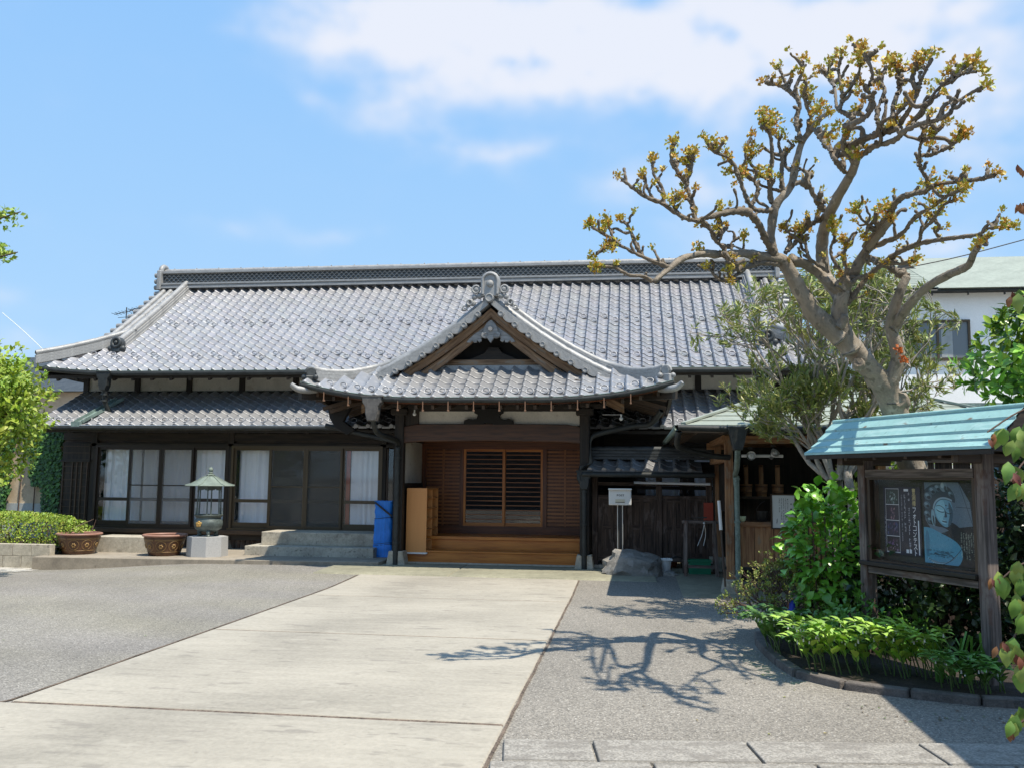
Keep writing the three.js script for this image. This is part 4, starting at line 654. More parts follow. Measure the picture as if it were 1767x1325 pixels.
// tarp bundle, shoe shelf
{
  const t = thing('tarp_bundle', 'bright blue plastic tarp wrapped round a tall bundle by the porch post', 'tarp', [-4.92, .1, -17.55]);
  part('tarp', sheet((u, v) => { const a = u * 6.283, sq = Math.pow(Math.pow(Math.abs(Math.cos(a)), 6) + Math.pow(Math.abs(Math.sin(a)), 6), -1 / 6), y = v * 1.15, n = 1 + .09 * fbm3(Math.cos(a) * 2.2, y * 5, Math.sin(a) * 2.2, 4) - .06 * Math.exp(-Math.pow((y - .32) / .03, 2)) - .05 * Math.exp(-Math.pow((y - .82) / .03, 2)), fl = 1 + .22 * Math.pow(1 - v, 3); return V(.185 * sq * Math.cos(a) * n * fl, y + (v === 1 ? 0 : 0), .17 * sq * Math.sin(a) * n * fl); }, 60, 40), M.tarp, t);
  part('tarp_top', box(0, 1.15, 0, .36, .02, .33), M.tarp, t);
  const cord = (y, k) => tube(range(0, 6.29, .3).map((a) => { const sq = Math.pow(Math.pow(Math.abs(Math.cos(a)), 6) + Math.pow(Math.abs(Math.sin(a)), 6), -1 / 6) * k; return V(.187 * sq * Math.cos(a), y + .015 * Math.sin(a * 2), .173 * sq * Math.sin(a)); }), .005, 5, { n: 60, cap: false });
  part('cord', [cord(.32, 1.03), cord(.82, 1.0), cord(.29, 1.05)], M.black, t); part('stick', bar(V(-.16, 1.13, .2), V(.2, .86, .22), .03, .03), M.black, t);
}
{
  const t = thing('shoe_shelf', 'orange wooden shoe shelf with open compartments at the entrance side', 'shelf', [-4.12, .3, -17.35]);
  part('end_panel', span(-.2, .2, .0, 1.2, .4, .43), M.shelf, t); part('end_panel', span(-.2, .2, 0, 1.2, -.6, -.57), M.shelf, t); part('back_panel', span(-.2, -.17, 0, 1.2, -.57, .4), M.shelf, t); part('top', span(-.2, .2, 1.2, 1.225, -.6, .43), M.shelf, t);
  for (let k = 0; k < 6; k++) part('shelf', span(-.17, .19, .02 + k * .2, .04 + k * .2, -.57, .4), M.shelf, t); for (const z of [-.09]) part('divider', span(-.17, .195, .0, 1.2, z - .012, z + .012), M.shelf, t);
  part('base', span(-.22, .22, -.03, 0, -.62, .45), M.whiteP, t);
}
// post box
{
  const tx = document.createElement('canvas'); tx.width = 256; tx.height = 192; const c = tx.getContext('2d'); c.fillStyle = '#e4e4df'; c.fillRect(0, 0, 256, 192); c.fillStyle = '#151515'; c.font = 'bold 40px sans-serif'; c.textAlign = 'center'; c.fillText('POST', 132, 78); const ct = new THREE.CanvasTexture(tx); ct.colorSpace = THREE.SRGBColorSpace;
  const t = thing('post_box', 'white steel post box on two thin legs beside the rock', 'post box', [-.2, .08, -16.45]);
  part('case', [box(0, 1.33, 0, .41, .29, .2, { bev: .015 })], M.post, t); part('lid', [box(0, 1.475, .015, .43, .03, .25, { bev: .01 })], M.post, t);
  const f = shade(new THREE.Mesh(new THREE.PlaneGeometry(.37, .24), std({ map: ct, roughness: .4 }))); f.name = 'front_plate'; f.position.set(0, 1.325, .1035); t.add(f);
  part('name_plate', box(0, 1.27, .108, .17, .05, .008), std({ color: new THREE.Color(.55, .52, .4) }), t); part('slot', box(0, 1.24, .107, .17, .012, .006), M.black, t);
  for (const x of [-.045, .045]) part('leg', cyl(V(x, 0, 0), V(x, 1.2, 0), .012, .012, 8), M.steel, t); part('brace', [box(0, .32, 0, .11, .02, .02)], M.iron, t); part('spine', box(0, .75, -.03, .06, .9, .02), M.black, t);
}
// rocks
function rock(name, label, x, y, z, sx, sy, sz, sd) {
  const g0 = new THREE.IcosahedronGeometry(1, 5), p = g0.attributes.position; for (let i = 0; i < p.count; i++) { const d = V(p.getX(i), p.getY(i), p.getZ(i)).normalize(); let r = 1 + .2 * n3(d.x * 1.3 + sd, d.y * 1.3, d.z * 1.3) + .09 * fbm3(d.x * 3 + sd, d.y * 7, d.z * 3, 4) - .06 * Math.abs(n3(d.x * 2.5, d.y * 5 + sd, d.z * 2.5)); for (const [a, b, c, k] of [[.3, .9, .3, .72], [-.7, .4, .6, .85], [.85, .2, .45, .9], [.1, .2, 1, .82]]) { const dd = (d.x * a + d.y * b + d.z * c) / Math.hypot(a, b, c); if (dd * r > k) r = lerp(r, k / dd, .8); } p.setXYZ(i, d.x * r * sx, d.y * r * sy, d.z * r * sz); }
  g0.computeVertexNormals(); const g = metric(clean(g0)); g.translate(x, y, z); return single(name, g, M.rock, label, 'rock');
}
rock('garden_rock', 'big craggy grey garden rock in front of the post box', .02, .17, -15.95, .52, .36, .4, 3);
rock('garden_rock', 'small rounded brown stone beside the big craggy rock', .66, .06, -15.95, .16, .1, .12, 9);
// ------------------------------------------------------------------ tile-capped board fence
{
  const z = -17.0, t = thing('board_fence', 'weathered board fence with tiled coping between porch and bucket hut', 'fence');
  for (const x of [-.68, .52, 1.44]) part('post', span(x - .055, x + .055, .1, 1.95, z - .055, z + .055, { bev: .008 }), M.fence, t);
  for (const y of [1.38, 1.62]) part('rail', [span(-.62, .46, y, y + .06, z - .03, z + .03), span(.58, 1.4, y, y + .06, z - .03, z + .03)], M.fence, t);
  part('bottom_rail', [span(-.62, 1.4, .22, .3, z - .035, z + .035)], M.fence, t); part('sill_stone', span(-.76, -.2, -.05, .14, z - .1, z + .12, { bev: .01 }), M.concOld, t);
  for (const [a, b] of [[-.62, -.08], [-.07, .46], [.58, 1.0], [1.01, 1.39]]) {
    const p = part('panel', span(a, b, .3, 1.38, z - .02, z), M.fence, t); const q = (b - a);
    part('stile', span(a, a + .09, .3, 1.38, z, z + .018), M.fence, p); part('stile', span(b - .09, b, .3, 1.38, z, z + .018), M.fence, p); part('stile', span(a + q * .5 - .035, a + q * .5 + .035, .3, 1.36, z, z + .016), M.fence, p);
    for (const y of [.3, .8, 1.3]) part('cross_rail', span(a + .09, b - .09, y, y + .08, z, z + .014), M.fence, p);
  }
  const yF = (zz) => 1.9 + (-16.55 - zz) * .45;
  const roof = part('coping', [sheet((u, v) => { const zz = lerp(-16.53, -17.05, v); return V(lerp(-.78, 1.5, u), yF(zz) - .05, zz); }, 2, 2), span(-.78, 1.5, 1.78, 1.84, -16.62, -16.57)], M.dark, t);
  const rows = rowsOn(yF, -16.52, -17.05, .225), L = rows[0].L, ge = tileGeo(.26, L, { eave: true }), gp = tileGeo(.26, L);
  rows.forEach((r, i) => range(-.66, 1.4, .26).forEach((x) => { const m = shade(new THREE.Mesh(i ? gp : ge, tileMats[Math.floor(rnd() * 4)])); m.name = 'tile'; m.rotation.x = r.ang; m.position.set(x, r.y, r.z); roof.add(m); }));
  for (const k of [0, 1, 2]) part('coping_course', span(-.8, 1.52, 2.11 + k * .055, 2.155 + k * .055, -17.12 + k * .015, -16.9 - k * .015), M.tileDark, t); part('coping_cap', tube([V(-.8, 2.3, -17.02), V(1.52, 2.3, -17.02)], .06, 10, { ring: .26, n: 50 }), M.tileDark, t);
  part('gutter', tube([V(-.9, 1.82, -16.48), V(1.5, 1.82, -16.48)], .05, 8, { n: 3 }), M.gutter, t);
}
single('steel_pole', cyl(at(1094, 832, -16.85), at(1226, 835, -16.85), .026, .026, 10), M.poleWhite, 'shiny horizontal steel pole below the tiled fence coping', 'pole');
single('red_board', span(1.33, 1.5, .95, 1.32, -16.9, -16.86), M.redBox, 'small plain red board fixed to the right end of fence', 'board');
{
  const t = thing('wooden_stand', 'weathered wooden trestle stand with hanging tools beside the hut', 'stand', [1.2, .04, -16.1]);
  for (const [x, z] of [[-.24, .16], [.24, .16], [-.24, -.16], [.24, -.16]]) part('leg', bar(V(x * 1.12, 0, z * 1.5), V(x, .98, z * .6), .05, .05), M.weather, t); part('top_rail', [box(0, .96, .06, .62, .05, .07), box(0, .96, -.06, .62, .05, .07)], M.weather, t); part('cross_rail', [box(0, .2, .2, .5, .05, .035), box(0, .2, -.2, .5, .05, .035)], M.weather, t);
}
{ const t = thing('fire_tongs', 'pair of thin steel tongs hanging from the wooden stand', 'tongs', [1.24, .6, -15.88]); for (const s of [-1, 1]) part('arm', tube([V(.02, .38, 0), V(.03 * s + .01, .2, .0), V(-.05 + .05 * s, 0, .01)], .007, 6), M.steel, t); part('handle', ball(.02, .39, 0, .025), M.steel, t); }
{ const t = thing('garden_shears', 'dark garden shears lying on top of the wooden stand', 'shears', [1.1, 1.06, -16.08]); part('blade', [bar(V(-.12, 0, 0), V(.05, .015, .02), .03, .008), bar(V(-.1, .01, .03), V(.05, .01, -.01), .03, .008)], M.iron, t); part('handle', [bar(V(.05, .015, .02), V(.22, .02, .05), .02), bar(V(.05, .015, -.01), V(.22, .02, -.04), .02)], M.black, t); }
{ const t = thing('green_crate', 'dark green plastic crate on the ground under the wooden stand', 'crate', [1.2, .05, -16.35]); part('wall', [span(-.19, .19, 0, .26, .13, .145), span(-.19, .19, 0, .26, -.145, -.13), span(-.19, -.175, 0, .26, -.13, .13), span(.175, .19, 0, .26, -.13, .13), span(-.19, .19, 0, .012, -.13, .13)], M.green, t); part('rim', [span(-.205, .205, .25, .275, .14, .16), span(-.205, .205, .25, .275, -.16, -.14), span(-.205, -.185, .25, .275, -.14, .14), span(.185, .205, .25, .275, -.14, .14)], M.green, t); }
{ const t = thing('white_planter', 'white plastic planter just right of the big craggy rock', 'planter', [.6, .05, -16.2]); part('body', clean(new THREE.CylinderGeometry(.14, .1, .26, 4, 1)).rotateY(Math.PI / 4).translate(0, .14, 0), M.whiteP, t); part('rim', [box(0, .28, .1, .24, .03, .03), box(0, .28, -.1, .24, .03, .03), box(.1, .28, 0, .03, .03, .2), box(-.1, .28, 0, .03, .03, .2)], M.whiteP, t); }
single('garden_hose', tube(range(0, 19, .35).map((a) => V(.82 + .16 * Math.cos(a), .2 + .16 * Math.sin(a), -16.45 + a * .006)), .014, 6, { n: 130 }), M.black, 'coiled black garden hose behind the white planter', 'hose');
for (const [i, [px, c, l]] of [[1160, [.5, .16, .08], 'terracotta flower pot glimpsed under the fence, left of the white pot'], [1183, [.7, .68, .64], 'white flower pot glimpsed under the fence between terracotta pots'], [1200, [.5, .17, .09], 'terracotta flower pot glimpsed under the fence, right of the white pot']].entries()) { const p = at(px, 957, -17.5); const t = thing('flower_pot', l, 'flower pot', [p.x, 0, p.z]); part('body', lathe([[0, 0], [.08, 0], [.1, .2], [.12, .2], [.12, .26], [.1, .26], [.09, .21], [0, .2]], 16), std({ color: new THREE.Color(...c) }), t); part('soil', lathe([[0, .225], [.095, .225]], 12), M.soil, t); }
{ const a = at(1252, 1012, -13.75), b = at(1241, 865, -13.95); const t = thing('broom_handle', 'thin dark pole with white upper sleeve leaning on the hut', 'pole', [a.x, a.y, a.z]); const d = b.clone().sub(a); part('shaft', cyl(V(0, 0, 0), d, .016, .016, 8), M.brown, t); part('sleeve', cyl(d.clone().multiplyScalar(.66), d.clone().multiplyScalar(1.01), .025, .025, 8), M.whiteP, t); }
// ------------------------------------------------------------------ the hut with the hand pails
{
  const hut = thing('bucket_hut', 'small timber hut with pale copper hipped roof and boarded counter', 'hut'); const P = (n, g, m, l) => part(n, g, m, hut, l);
  const x0 = 1.5, x1 = 3.75, zf = -14.1, zb = -16.9;
  for (const [x, z] of [[x0, zf], [x1, zf], [x0 + .1, zb], [x1, zb]]) P('post', span(x - .06, x + .06, z === zb ? .34 : .2, 2.42, z - .06, z + .06, { bev: .006 }), M.hutWood);
  P('post_stone', [span(x0 - .08, x0 + .28, -.05, .34, zb - .16, zb + .18, { bev: .015 })], M.concOld); P('post_stone', [extr(shapeOf([[-.16, 0], [.16, 0], [.11, .24], [-.11, .24]]), .26, .01).translate(x0 + .02, -.02, zf - .13)], M.concOld);
  P('beam', [span(x0 - .05, x0 + .05, 2.02, 2.12, zb, zf), span(x0 - .1, x1 + .1, 2.3, 2.42, zf - .05, zf + .05), span(x0 - .1, x1 + .1, 2.3, 2.42, zb - .05, zb + .05), span(x0 - .05, x0 + .05, 2.34, 2.44, zb, zf)], M.hutWood);
  P('back_wall', [span(x0, x1, .2, 2.3, zb - .02, zb + .02), span(x1 - .02, x1 + .02, .2, 2.4, zb, zf)], M.dark); P('inner_wall', span(x0 + .4, x1, .2, 2.3, -15.62, -15.58), M.dark);
  range(x0 + .08, x1 - .2, .29).forEach((x, i) => P('front_board', span(x, x + .28, .42, 1.03, zf - .02, zf + .005 + rr(0, .008)), M.hutWood)); range(x0 + .08, x1 - .2, .29).forEach((x) => P('foot_board', span(x, x + .28, .2, .38, zf - .06, zf - .03), M.dark));
  P('counter', [span(x0 + .04, x1, 1.03, 1.1, zf - .5, zf + .05, { bev: .008 })], M.hutWood); P('rail', [span(x0 - .1, x1, .38, .42, zf - .05, zf + .05)], M.gutter);
  P('shelf', [span(x0 + .1, x1 - .1, 1.44, 1.475, -15.1, -14.75)], M.brown); P('shelf_bracket', [span(x0 + .12, x0 + .16, 1.1, 1.44, -15.0, -14.96), span(x1 - .3, x1 - .26, 1.1, 1.44, -15.0, -14.96)], M.brown);
  range(-16.75, -14.3, .3).forEach((z) => P('side_board', span(x0 + .1, x0 + .13, 1.2, 2.02, z, z + .28), M.dark));
  // hipped roof in stepped copper courses
  const cx0 = .72, cx1 = 5.75, cf = -12.95, cb = -17.7, yE = 2.5, run = (cf - cb) / 2, rise = .92, n = 11;
  const roof = P('roof', [span(cx0 + .05, cx1 - .05, yE - .06, yE - .02, cb + .05, cf - .05)], M.dark);
  for (let k = 0; k < n; k++) { const a = k / n, b = (k + 1) / n + .01, i0 = a * run, i1 = Math.min(b * run, run), ya = yE + rise * a + .018, yb = yE + rise * Math.min(1, b);
    const q = (A, B, C, D) => { const g = new THREE.BufferGeometry().setFromPoints([A, B, C, A, C, D]); g.setAttribute('uv', new THREE.Float32BufferAttribute(new Array(12).fill(0), 2)); g.computeVertexNormals(); return metric(g); };
    const c0 = (i, y) => [V(cx0 + i, y, cf - i), V(cx1 - i, y, cf - i), V(cx1 - i, y, cb + i), V(cx0 + i, y, cb + i)], L = c0(i0, ya), U = c0(i1, yb), Ld = c0(i0, ya - .022);
    const gs = []; for (let e = 0; e < 4; e++) { const f = (e + 1) % 4; gs.push(q(L[e], L[f], U[f], U[e]), q(Ld[e], Ld[f], L[f], L[e])); } part('copper_course', gs, M.copperPale, roof); }
  part('ridge_cap', span(cx0 + run, cx1 - run, yE + rise - .02, yE + rise + .05, cf - run - .08, cf - run + .08, { bev: .02 }), M.copperPale, roof); for (const [x, z, s] of [[cx0, cf, 1], [cx1, cf, -1]]) part('hip_cap', bar(V(x + .03 * s, yE + .04, z - .03), V(x + run * s, yE + rise + .03, z - run), .09, .03), M.copperPale, roof);
  P('fascia', [span(cx0, cx1, yE - .1, yE - .0, cf - .03, cf), span(cx0, cx0 + .03, yE - .1, yE, cb, cf - .03)], M.dark); range(cx0 + .2, cx1 - .2, .36).forEach((x) => P('rafter', bar(V(x, yE - .09, cf - .04), V(x, yE + .12, zf - .1), .05, .06), M.brown)); range(cb + .3, cf - .3, .36).forEach((z) => P('rafter', bar(V(cx0 + .04, yE - .09, z), V(x0 + .1, yE + .1, z), .05, .06), M.brown));
  P('gutter', [tube([V(cx0 - .05, yE - .03, cf + .06), V(1.62, yE - .05, cf + .06), V(cx1, yE - .03, cf + .06)], .045, 8, { n: 6 })], M.gutter); P('gutter', [tube([V(cx0 - .06, yE - .03, cf + .05), V(cx0 - .06, yE - .04, cb)], .045, 8, { n: 3 })], M.gutterGreen);
  P('hopper', [extr(shapeOf([[-.13, .26], [.13, .26], [.1, .14], [.08, .04], [.05, -.06], [-.05, -.06], [-.08, .04], [-.1, .14]]), .14, .01).translate(1.5, 2.22, cf - .0)], M.gutter);
  P('downpipe', [tube([V(1.5, 2.18, cf + .06), V(1.5, 2.0, cf - .02), V(1.55, 1.86, cf - .6), V(1.58, 1.8, -13.95), V(1.6, 1.6, -13.95)], .04, 8, { n: 16 }), tube([V(1.6, 1.8, -13.95), V(1.6, .06, -13.95)], .04, 8, { n: 2 }), ...[1.75, 1.1, .3].map((y) => cyl(V(1.6, y - .015, -13.95), V(1.6, y + .015, -13.95), .052, .052, 8))], M.gutterGreen);
  P('downpipe', [tube([V(.68, 2.42, cf + .02), V(.66, 2.25, cf - .05), V(.8, 2.18, cf - .5), V(1.2, 2.1, cf - .9), V(1.5, 2.08, cf - 1.05)], .045, 8, { n: 16 })], M.gutter);
}
for (const [i, x] of [1.86, 2.1, 2.36].entries()) { const t = thing('hand_pail', ['left wooden hand pail with upright handle on the hut shelf', 'middle wooden hand pail with upright handle on the hut shelf', 'right wooden hand pail with upright handle on the hut shelf'][i], 'pail', [x, 1.475, -14.92], 0, 'wooden hand pails on the hut shelf'); part('tub', lathe([[0, .01], [.085, 0], [.1, .2], [.09, .2], [.078, .02], [0, .02]], 20), M.hutWood, t); part('hoop', [clean(new THREE.TorusGeometry(.093, .006, 5, 24).rotateX(Math.PI / 2).translate(0, .06, 0)), clean(new THREE.TorusGeometry(.1, .006, 5, 24).rotateX(Math.PI / 2).translate(0, .16, 0))], M.dark, t); part('handle', [box(0, .3, -.085, .045, .42, .02), box(0, .3, .085, .045, .42, .02), box(0, .49, 0, .04, .03, .19)], M.hutWood, t); }
for (const [i, [px, py]] of [[1297, 787], [1336, 783]].entries()) { const p = at(px, py, -13.95); const t = thing('spot_lamp', ['left white spot lamp under the hut eave', 'right grey spot lamp under the hut eave'][i], 'lamp', [p.x, p.y, p.z]); part('shade', lathe([[0, -.1], [.03, -.09], [.035, -.04], [.068, .03], [.07, .05]], 20).rotateX(1.35 - i * .5).rotateY(i ? .7 : -.2), i ? M.steel : M.whiteP, t); part('lamp_glass', ball(0, 0, .02, .05, [1, 1, .6]), M.whiteP, t); part('bracket', [cyl(V(0, .02, -.06), V(0, .12, -.1), .01), box(0, .13, -.1, .06, .03, .06)], M.iron, t); }
{ const a = at(1280, 786, -13.98), b = at(1352, 786, -13.98); single('lamp_fitting', box((a.x + b.x) / 2, a.y, -13.99, b.x - a.x, .045, .05, { bev: .01 }), M.whiteP, 'long white lamp fitting behind the two spot lamps', 'lamp fitting'); }
for (const [i, [x, r, h]] of [[2.02, .09, .16], [2.22, .08, .14], [2.75, .1, .17]].entries()) { const t = thing('steel_pail', ['dark steel pail on the counter below the left hand pails', 'shorter dark steel pail left of the framed notice', 'dark steel pail right of the framed notice'][i], 'pail', [x, 1.1, -14.35]); part('body', lathe([[0, 0], [r * .8, 0], [r, h], [r * .96, h], [r * .76, .01], [0, .01]], 18), M.iron, t); part('handle', tube([V(-r, h, 0), V(-r * .4, h + .1, .02), V(r * .6, h + .16, .02)], .006, 5), M.iron, t); }
single('pale_cup', lathe([[0, 0], [.03, 0], [.05, .05], [.052, .085], [.045, .085], [.03, .02], [0, .015]], 16, [at(1282, 892, -14.1).x, 1.1, -14.1]), std({ color: new THREE.Color(.55, .62, .4) }), 'pale green cup at the left corner of the hut counter', 'cup');
// ------------------------------------------------------------------ lettering drawn stroke by stroke
const GL = { 'フ': '1,2 9,2 7.5,6 3,9.5', 'ォ': '2,4.5 9,4.5;6.5,2.5 6.5,9.5 5.3,9.2;6.4,4.5 2,8.5', 'ト': '4,0 4,10;4,4 8,6.2', 'コ': '1,2 9,2 9,9;1,9 9.3,9', 'ン': '1,2 3.2,4;1,9.2 5.5,7.8 9,2', 'テ': '2,1.5 8,1.5;1,4.2 9.5,4.2;5.5,4.2 5,7 3,9.6', 'ス': '1.5,2 8.5,2 6,6 1,9.5;6,6 9.5,9.6',
  '曹': '1,1.5 9,1.5;3.7,.4 3.7,5;6.3,.4 6.3,5;1.5,2.6 8.5,2.6 8.5,5 1.5,5 1.5,2.6;1.5,3.8 8.5,3.8;2.5,6 7.5,6 7.5,9.8 2.5,9.8 2.5,6;2.5,7.9 7.5,7.9', '洞': '.8,1 2,2;.5,3.8 1.8,4.8;.6,9.5 2.3,6.3;3.5,9.7 3.5,1 9.3,1 9.3,9.6 8.3,9.2;5,3 7.8,3;5,4.6 7.8,4.6 7.8,7.8 5,7.8 5,4.6', '禅': '2,.5 3,1.5;.7,2.6 3.6,2.6 .7,6;2.2,4.5 2.2,9.8;2.6,5 3.6,6;5,.6 5.5,1.7;6.8,.4 7,1.6;9,.5 8.3,1.7;4.8,2.3 9,2.3 9,5.8 4.8,5.8 4.8,2.3;4.8,4 9,4;6.9,2.3 6.9,9.9;4.2,7.5 9.7,7.5',
  'お': '1.5,3 7,3;4,1 4,9 2,8.5 3,6.5 7,5.2 9,7 7,9.3;7.8,1.5 9,3', '願': '.8,1.2 5,1.2;1,1.2 .4,9;2,2.6 4.6,2.6 4.6,5 2,5 2,2.6;2,3.8 4.6,3.8;3.3,5 3.3,9;2,6.5 1.4,8;4.5,6.5 5,8;5.6,1 9.6,1;6.2,2.4 9.2,2.4 9.2,7 6.2,7 6.2,2.4;6.2,4 9.2,4;6.2,5.5 9.2,5.5;7,7.4 5.8,9.4;8.4,7.4 9.6,9.4', 'い': '2,2 2.5,7 3.5,8.5 4.5,7;7.5,2.5 8.5,5 8.7,7' };
function glyph(c, k, x, y, s, w) { c.lineWidth = w; c.lineCap = c.lineJoin = 'round'; for (const st of GL[k].split(';')) { c.beginPath(); st.split(' ').forEach((p, i) => { const [a, b] = p.split(',').map(Number); i ? c.lineTo(x + a * s / 10, y + b * s / 10) : c.moveTo(x + a * s / 10, y + b * s / 10); }); c.stroke(); } }
function tiny(c, x, y, h, s, w = .8) { for (let yy = y; yy < y + h; yy += s * 1.15) { if (rnd() < .08) continue; c.lineWidth = w; const n = 2 + Math.floor(rnd() * 3); for (let i = 0; i < n; i++) { c.beginPath(); const a = rnd() * s, b = rnd() * s; if (rnd() < .5) { c.moveTo(x, yy + b); c.lineTo(x + s * .9, yy + b); } else { c.moveTo(x + a, yy); c.lineTo(x + a * .9, yy + s * .95); } c.stroke(); } } }
const canvas = (w, h, draw) => { const e = document.createElement('canvas'); e.width = w; e.height = h; draw(e.getContext('2d'), w, h); const t = new THREE.CanvasTexture(e); t.colorSpace = THREE.SRGBColorSpace; t.anisotropy = 8; return t; };
{
  const a = at(1333, 854, -13.95), b = at(1373, 911, -13.95), t = thing('notice_sign', 'framed white notice with columns of black writing on the hut front', 'sign', [(a.x + b.x) / 2, b.y, -13.98]); const w = b.x - a.x, h = a.y - b.y;
  part('frame', [span(-w / 2 - .02, w / 2 + .02, -.02, 0, -.02, .02), span(-w / 2 - .02, w / 2 + .02, h, h + .02, -.02, .02), span(-w / 2 - .02, -w / 2, 0, h, -.02, .02), span(w / 2, w / 2 + .02, 0, h, -.02, .02)], M.brown, t);
  const tx = canvas(256, 380, (c, W, H) => { c.fillStyle = '#d9dbd8'; c.fillRect(0, 0, W, H); c.strokeStyle = '#1b1b1b'; 'お願い'.split('').forEach((k, i) => glyph(c, k, 205, 90 + i * 62, 22, 2.6)); for (let i = 0; i < 5; i++) tiny(c, 172 - i * 24, 34, 320 - [0, 0, 30, 70, 160][i], 13, 1.5); tiny(c, 44, 270, 60, 18, 2.2); });
  const m = shade(new THREE.Mesh(new THREE.PlaneGeometry(w, h), std({ map: tx, roughness: .6 }))); m.name = 'sheet'; m.position.set(0, h / 2, .012); t.add(m);
}
// ------------------------------------------------------------------ notice board
{
  const B = thing('notice_board', 'weathered wooden notice board with blue-green copper roof and two posters', 'notice board', [2.645, 0, -8.68], -1.12); const P = (n, g, m) => part(n, g, m, B); const hw = .73;
  for (const x of [-hw, hw]) P('post', [span(x - .05, x + .05, -.08, 2.0, -.07, .05, { bev: .006 })], M.weather);
  P('rail', [span(-hw + .06, hw - .06, 1.76, 1.84, -.03, .05, { bev: .006 })], M.weather); P('rail', [span(-hw + .06, hw - .06, .83, .895, -.03, .045, { bev: .006 })], M.weather); P('ledge', [span(-hw - .02, hw - .05, .905, .945, -.02, .085, { bev: .006 })], M.dark);
  P('backboard', span(-hw + .06, hw - .06, .93, 1.78, -.1, -.08), std({ map: woodTex(1, [.012, .016, .01], [.03, .035, .022], 1), roughness: .7 })); P('inner_frame', [span(-hw + .06, -hw + .1, .935, 1.78, -.08, .03), span(hw - .1, hw - .06, .935, 1.78, -.08, .03), span(-hw + .1, hw - .1, 1.74, 1.78, -.08, .03), span(-hw + .1, hw - .1, .935, .965, -.08, .03)], M.brown);
  P('glass', span(-hw + .1, hw - .1, .965, 1.74, .0, .004), M.boardGlass);
  const poster = (x0, x1, y0, y1, tx, nm) => { const m = shade(new THREE.Mesh(new THREE.PlaneGeometry(x1 - x0, y1 - y0), std({ map: tx, roughness: .5 }))); m.name = nm; m.position.set((x0 + x1) / 2, (y0 + y1) / 2, -.07); B.add(m); };
  poster(-.555, -.07, 1.03, 1.67, canvas(512, 560, (c, W, H) => {
    c.fillStyle = '#10142a'; c.fillRect(0, 0, W, H); c.strokeStyle = '#c9cdd6'; c.lineWidth = 4; c.strokeRect(30, 14, 186, 532);
    const ph = [['#22302e', ['#6f8f88', '#9ab7c0', '#4d655c', '#c7d8dc']], ['#221c2c', ['#a06f8c', '#c79a9c', '#5a3a52', '#3a2c44']], ['#1d1f38', ['#5a6fa8', '#8a84a8', '#7a4a68', '#4a5a9a']], ['#140f1c', ['#8a5a9c', '#b79ac4', '#5c2f66', '#c8b4d2']]];
    ph.forEach(([bg, cs], i) => { const y = 18 + i * 132; c.fillStyle = bg; c.fillRect(34, y, 178, 126); for (let k = 0; k < 46; k++) { c.fillStyle = cs[k % 4]; c.globalAlpha = rr(.2, .75); const r = rr(2, 15), cx = 123 + rr(-1, 1) * 74 * (i === 1 ? .35 : 1), cy = y + 68 + rr(-1, 1) * 48; c.beginPath(); c.ellipse(cx, cy, r * .6, r, rr(0, 1), 0, 6.3); c.fill(); } c.globalAlpha = 1; c.fillStyle = '#d8dade'; c.fillRect(32, y + 126, 184, 5); });
    c.strokeStyle = '#e6e8ec'; '曹洞禅フォトコンテスト'.split('').forEach((k, i) => { c.strokeStyle = i < 3 ? '#b9a873' : '#e2e4ea'; glyph(c, k, 400, 8 + i * 50, 48, 6); });
    c.strokeStyle = '#c6cad6'; tiny(c, 250, 60, 380, 13, 1.6); tiny(c, 290, 60, 300, 20, 2.4); tiny(c, 345, 40, 470, 22, 2.6); tiny(c, 12, 240, 290, 11, 1.4); c.fillStyle = '#d7dae0'; c.fillRect(290, 14, 62, 20); c.fillRect(468, 270, 16, 280); c.fillRect(300, 512, 34, 30); c.fillRect(344, 512, 30, 30);
  }), 'contest_poster');
  poster(-.04, hw - .105, .985, 1.72, canvas(512, 640, (c, W, H) => {
    c.fillStyle = '#0b1014'; c.fillRect(0, 0, W, H); const blot = (x, y, w, h, f, n = 0, al = 1, rot = 0) => { c.globalAlpha = al; c.fillStyle = f; c.beginPath(); c.ellipse(x, y, w, h, rot, 0, 6.3); c.fill(); c.globalAlpha = 1; };
    // stone ground behind the figure
    c.fillStyle = '#5d7180'; c.beginPath(); c.moveTo(20, 0); c.lineTo(330, 0); c.lineTo(420, 150); c.lineTo(440, 330); c.lineTo(300, 350); c.lineTo(100, 420); c.lineTo(20, 300); c.fill(); for (let i = 0; i < 900; i++) blot(rr(20, 440), rr(0, 350), rr(1, 7), rr(1, 5), rnd() < .5 ? '#3d4d59' : '#7d93a2', 0, .25); c.strokeStyle = '#28343c'; c.lineWidth = 4; c.beginPath(); c.moveTo(300, 190); c.lineTo(430, 195); c.moveTo(330, 0); c.lineTo(440, 330); c.stroke();
    // shoulders and robe
    c.fillStyle = '#4c93ae'; c.beginPath(); c.moveTo(0, 360); c.bezierCurveTo(60, 350, 110, 380, 160, 400); c.bezierCurveTo(240, 430, 300, 450, 330, 500); c.bezierCurveTo(360, 560, 330, 620, 300, 640); c.lineTo(0, 640); c.fill(); for (let i = 0; i < 700; i++) blot(rr(0, 330), rr(380, 640), rr(1, 9), rr(1, 5), rnd() < .55 ? '#6fbad0' : '#2b5d76', 0, .2, rr(0, 3)); for (let i = 0; i < 60; i++) blot(rr(30, 260), 560 + rr(-26, 26), rr(6, 26), rr(2, 7), '#122834', 0, .35, rr(-.2, .3)); blot(30, 480, 20, 100, '#2b5d76', 0, .5);
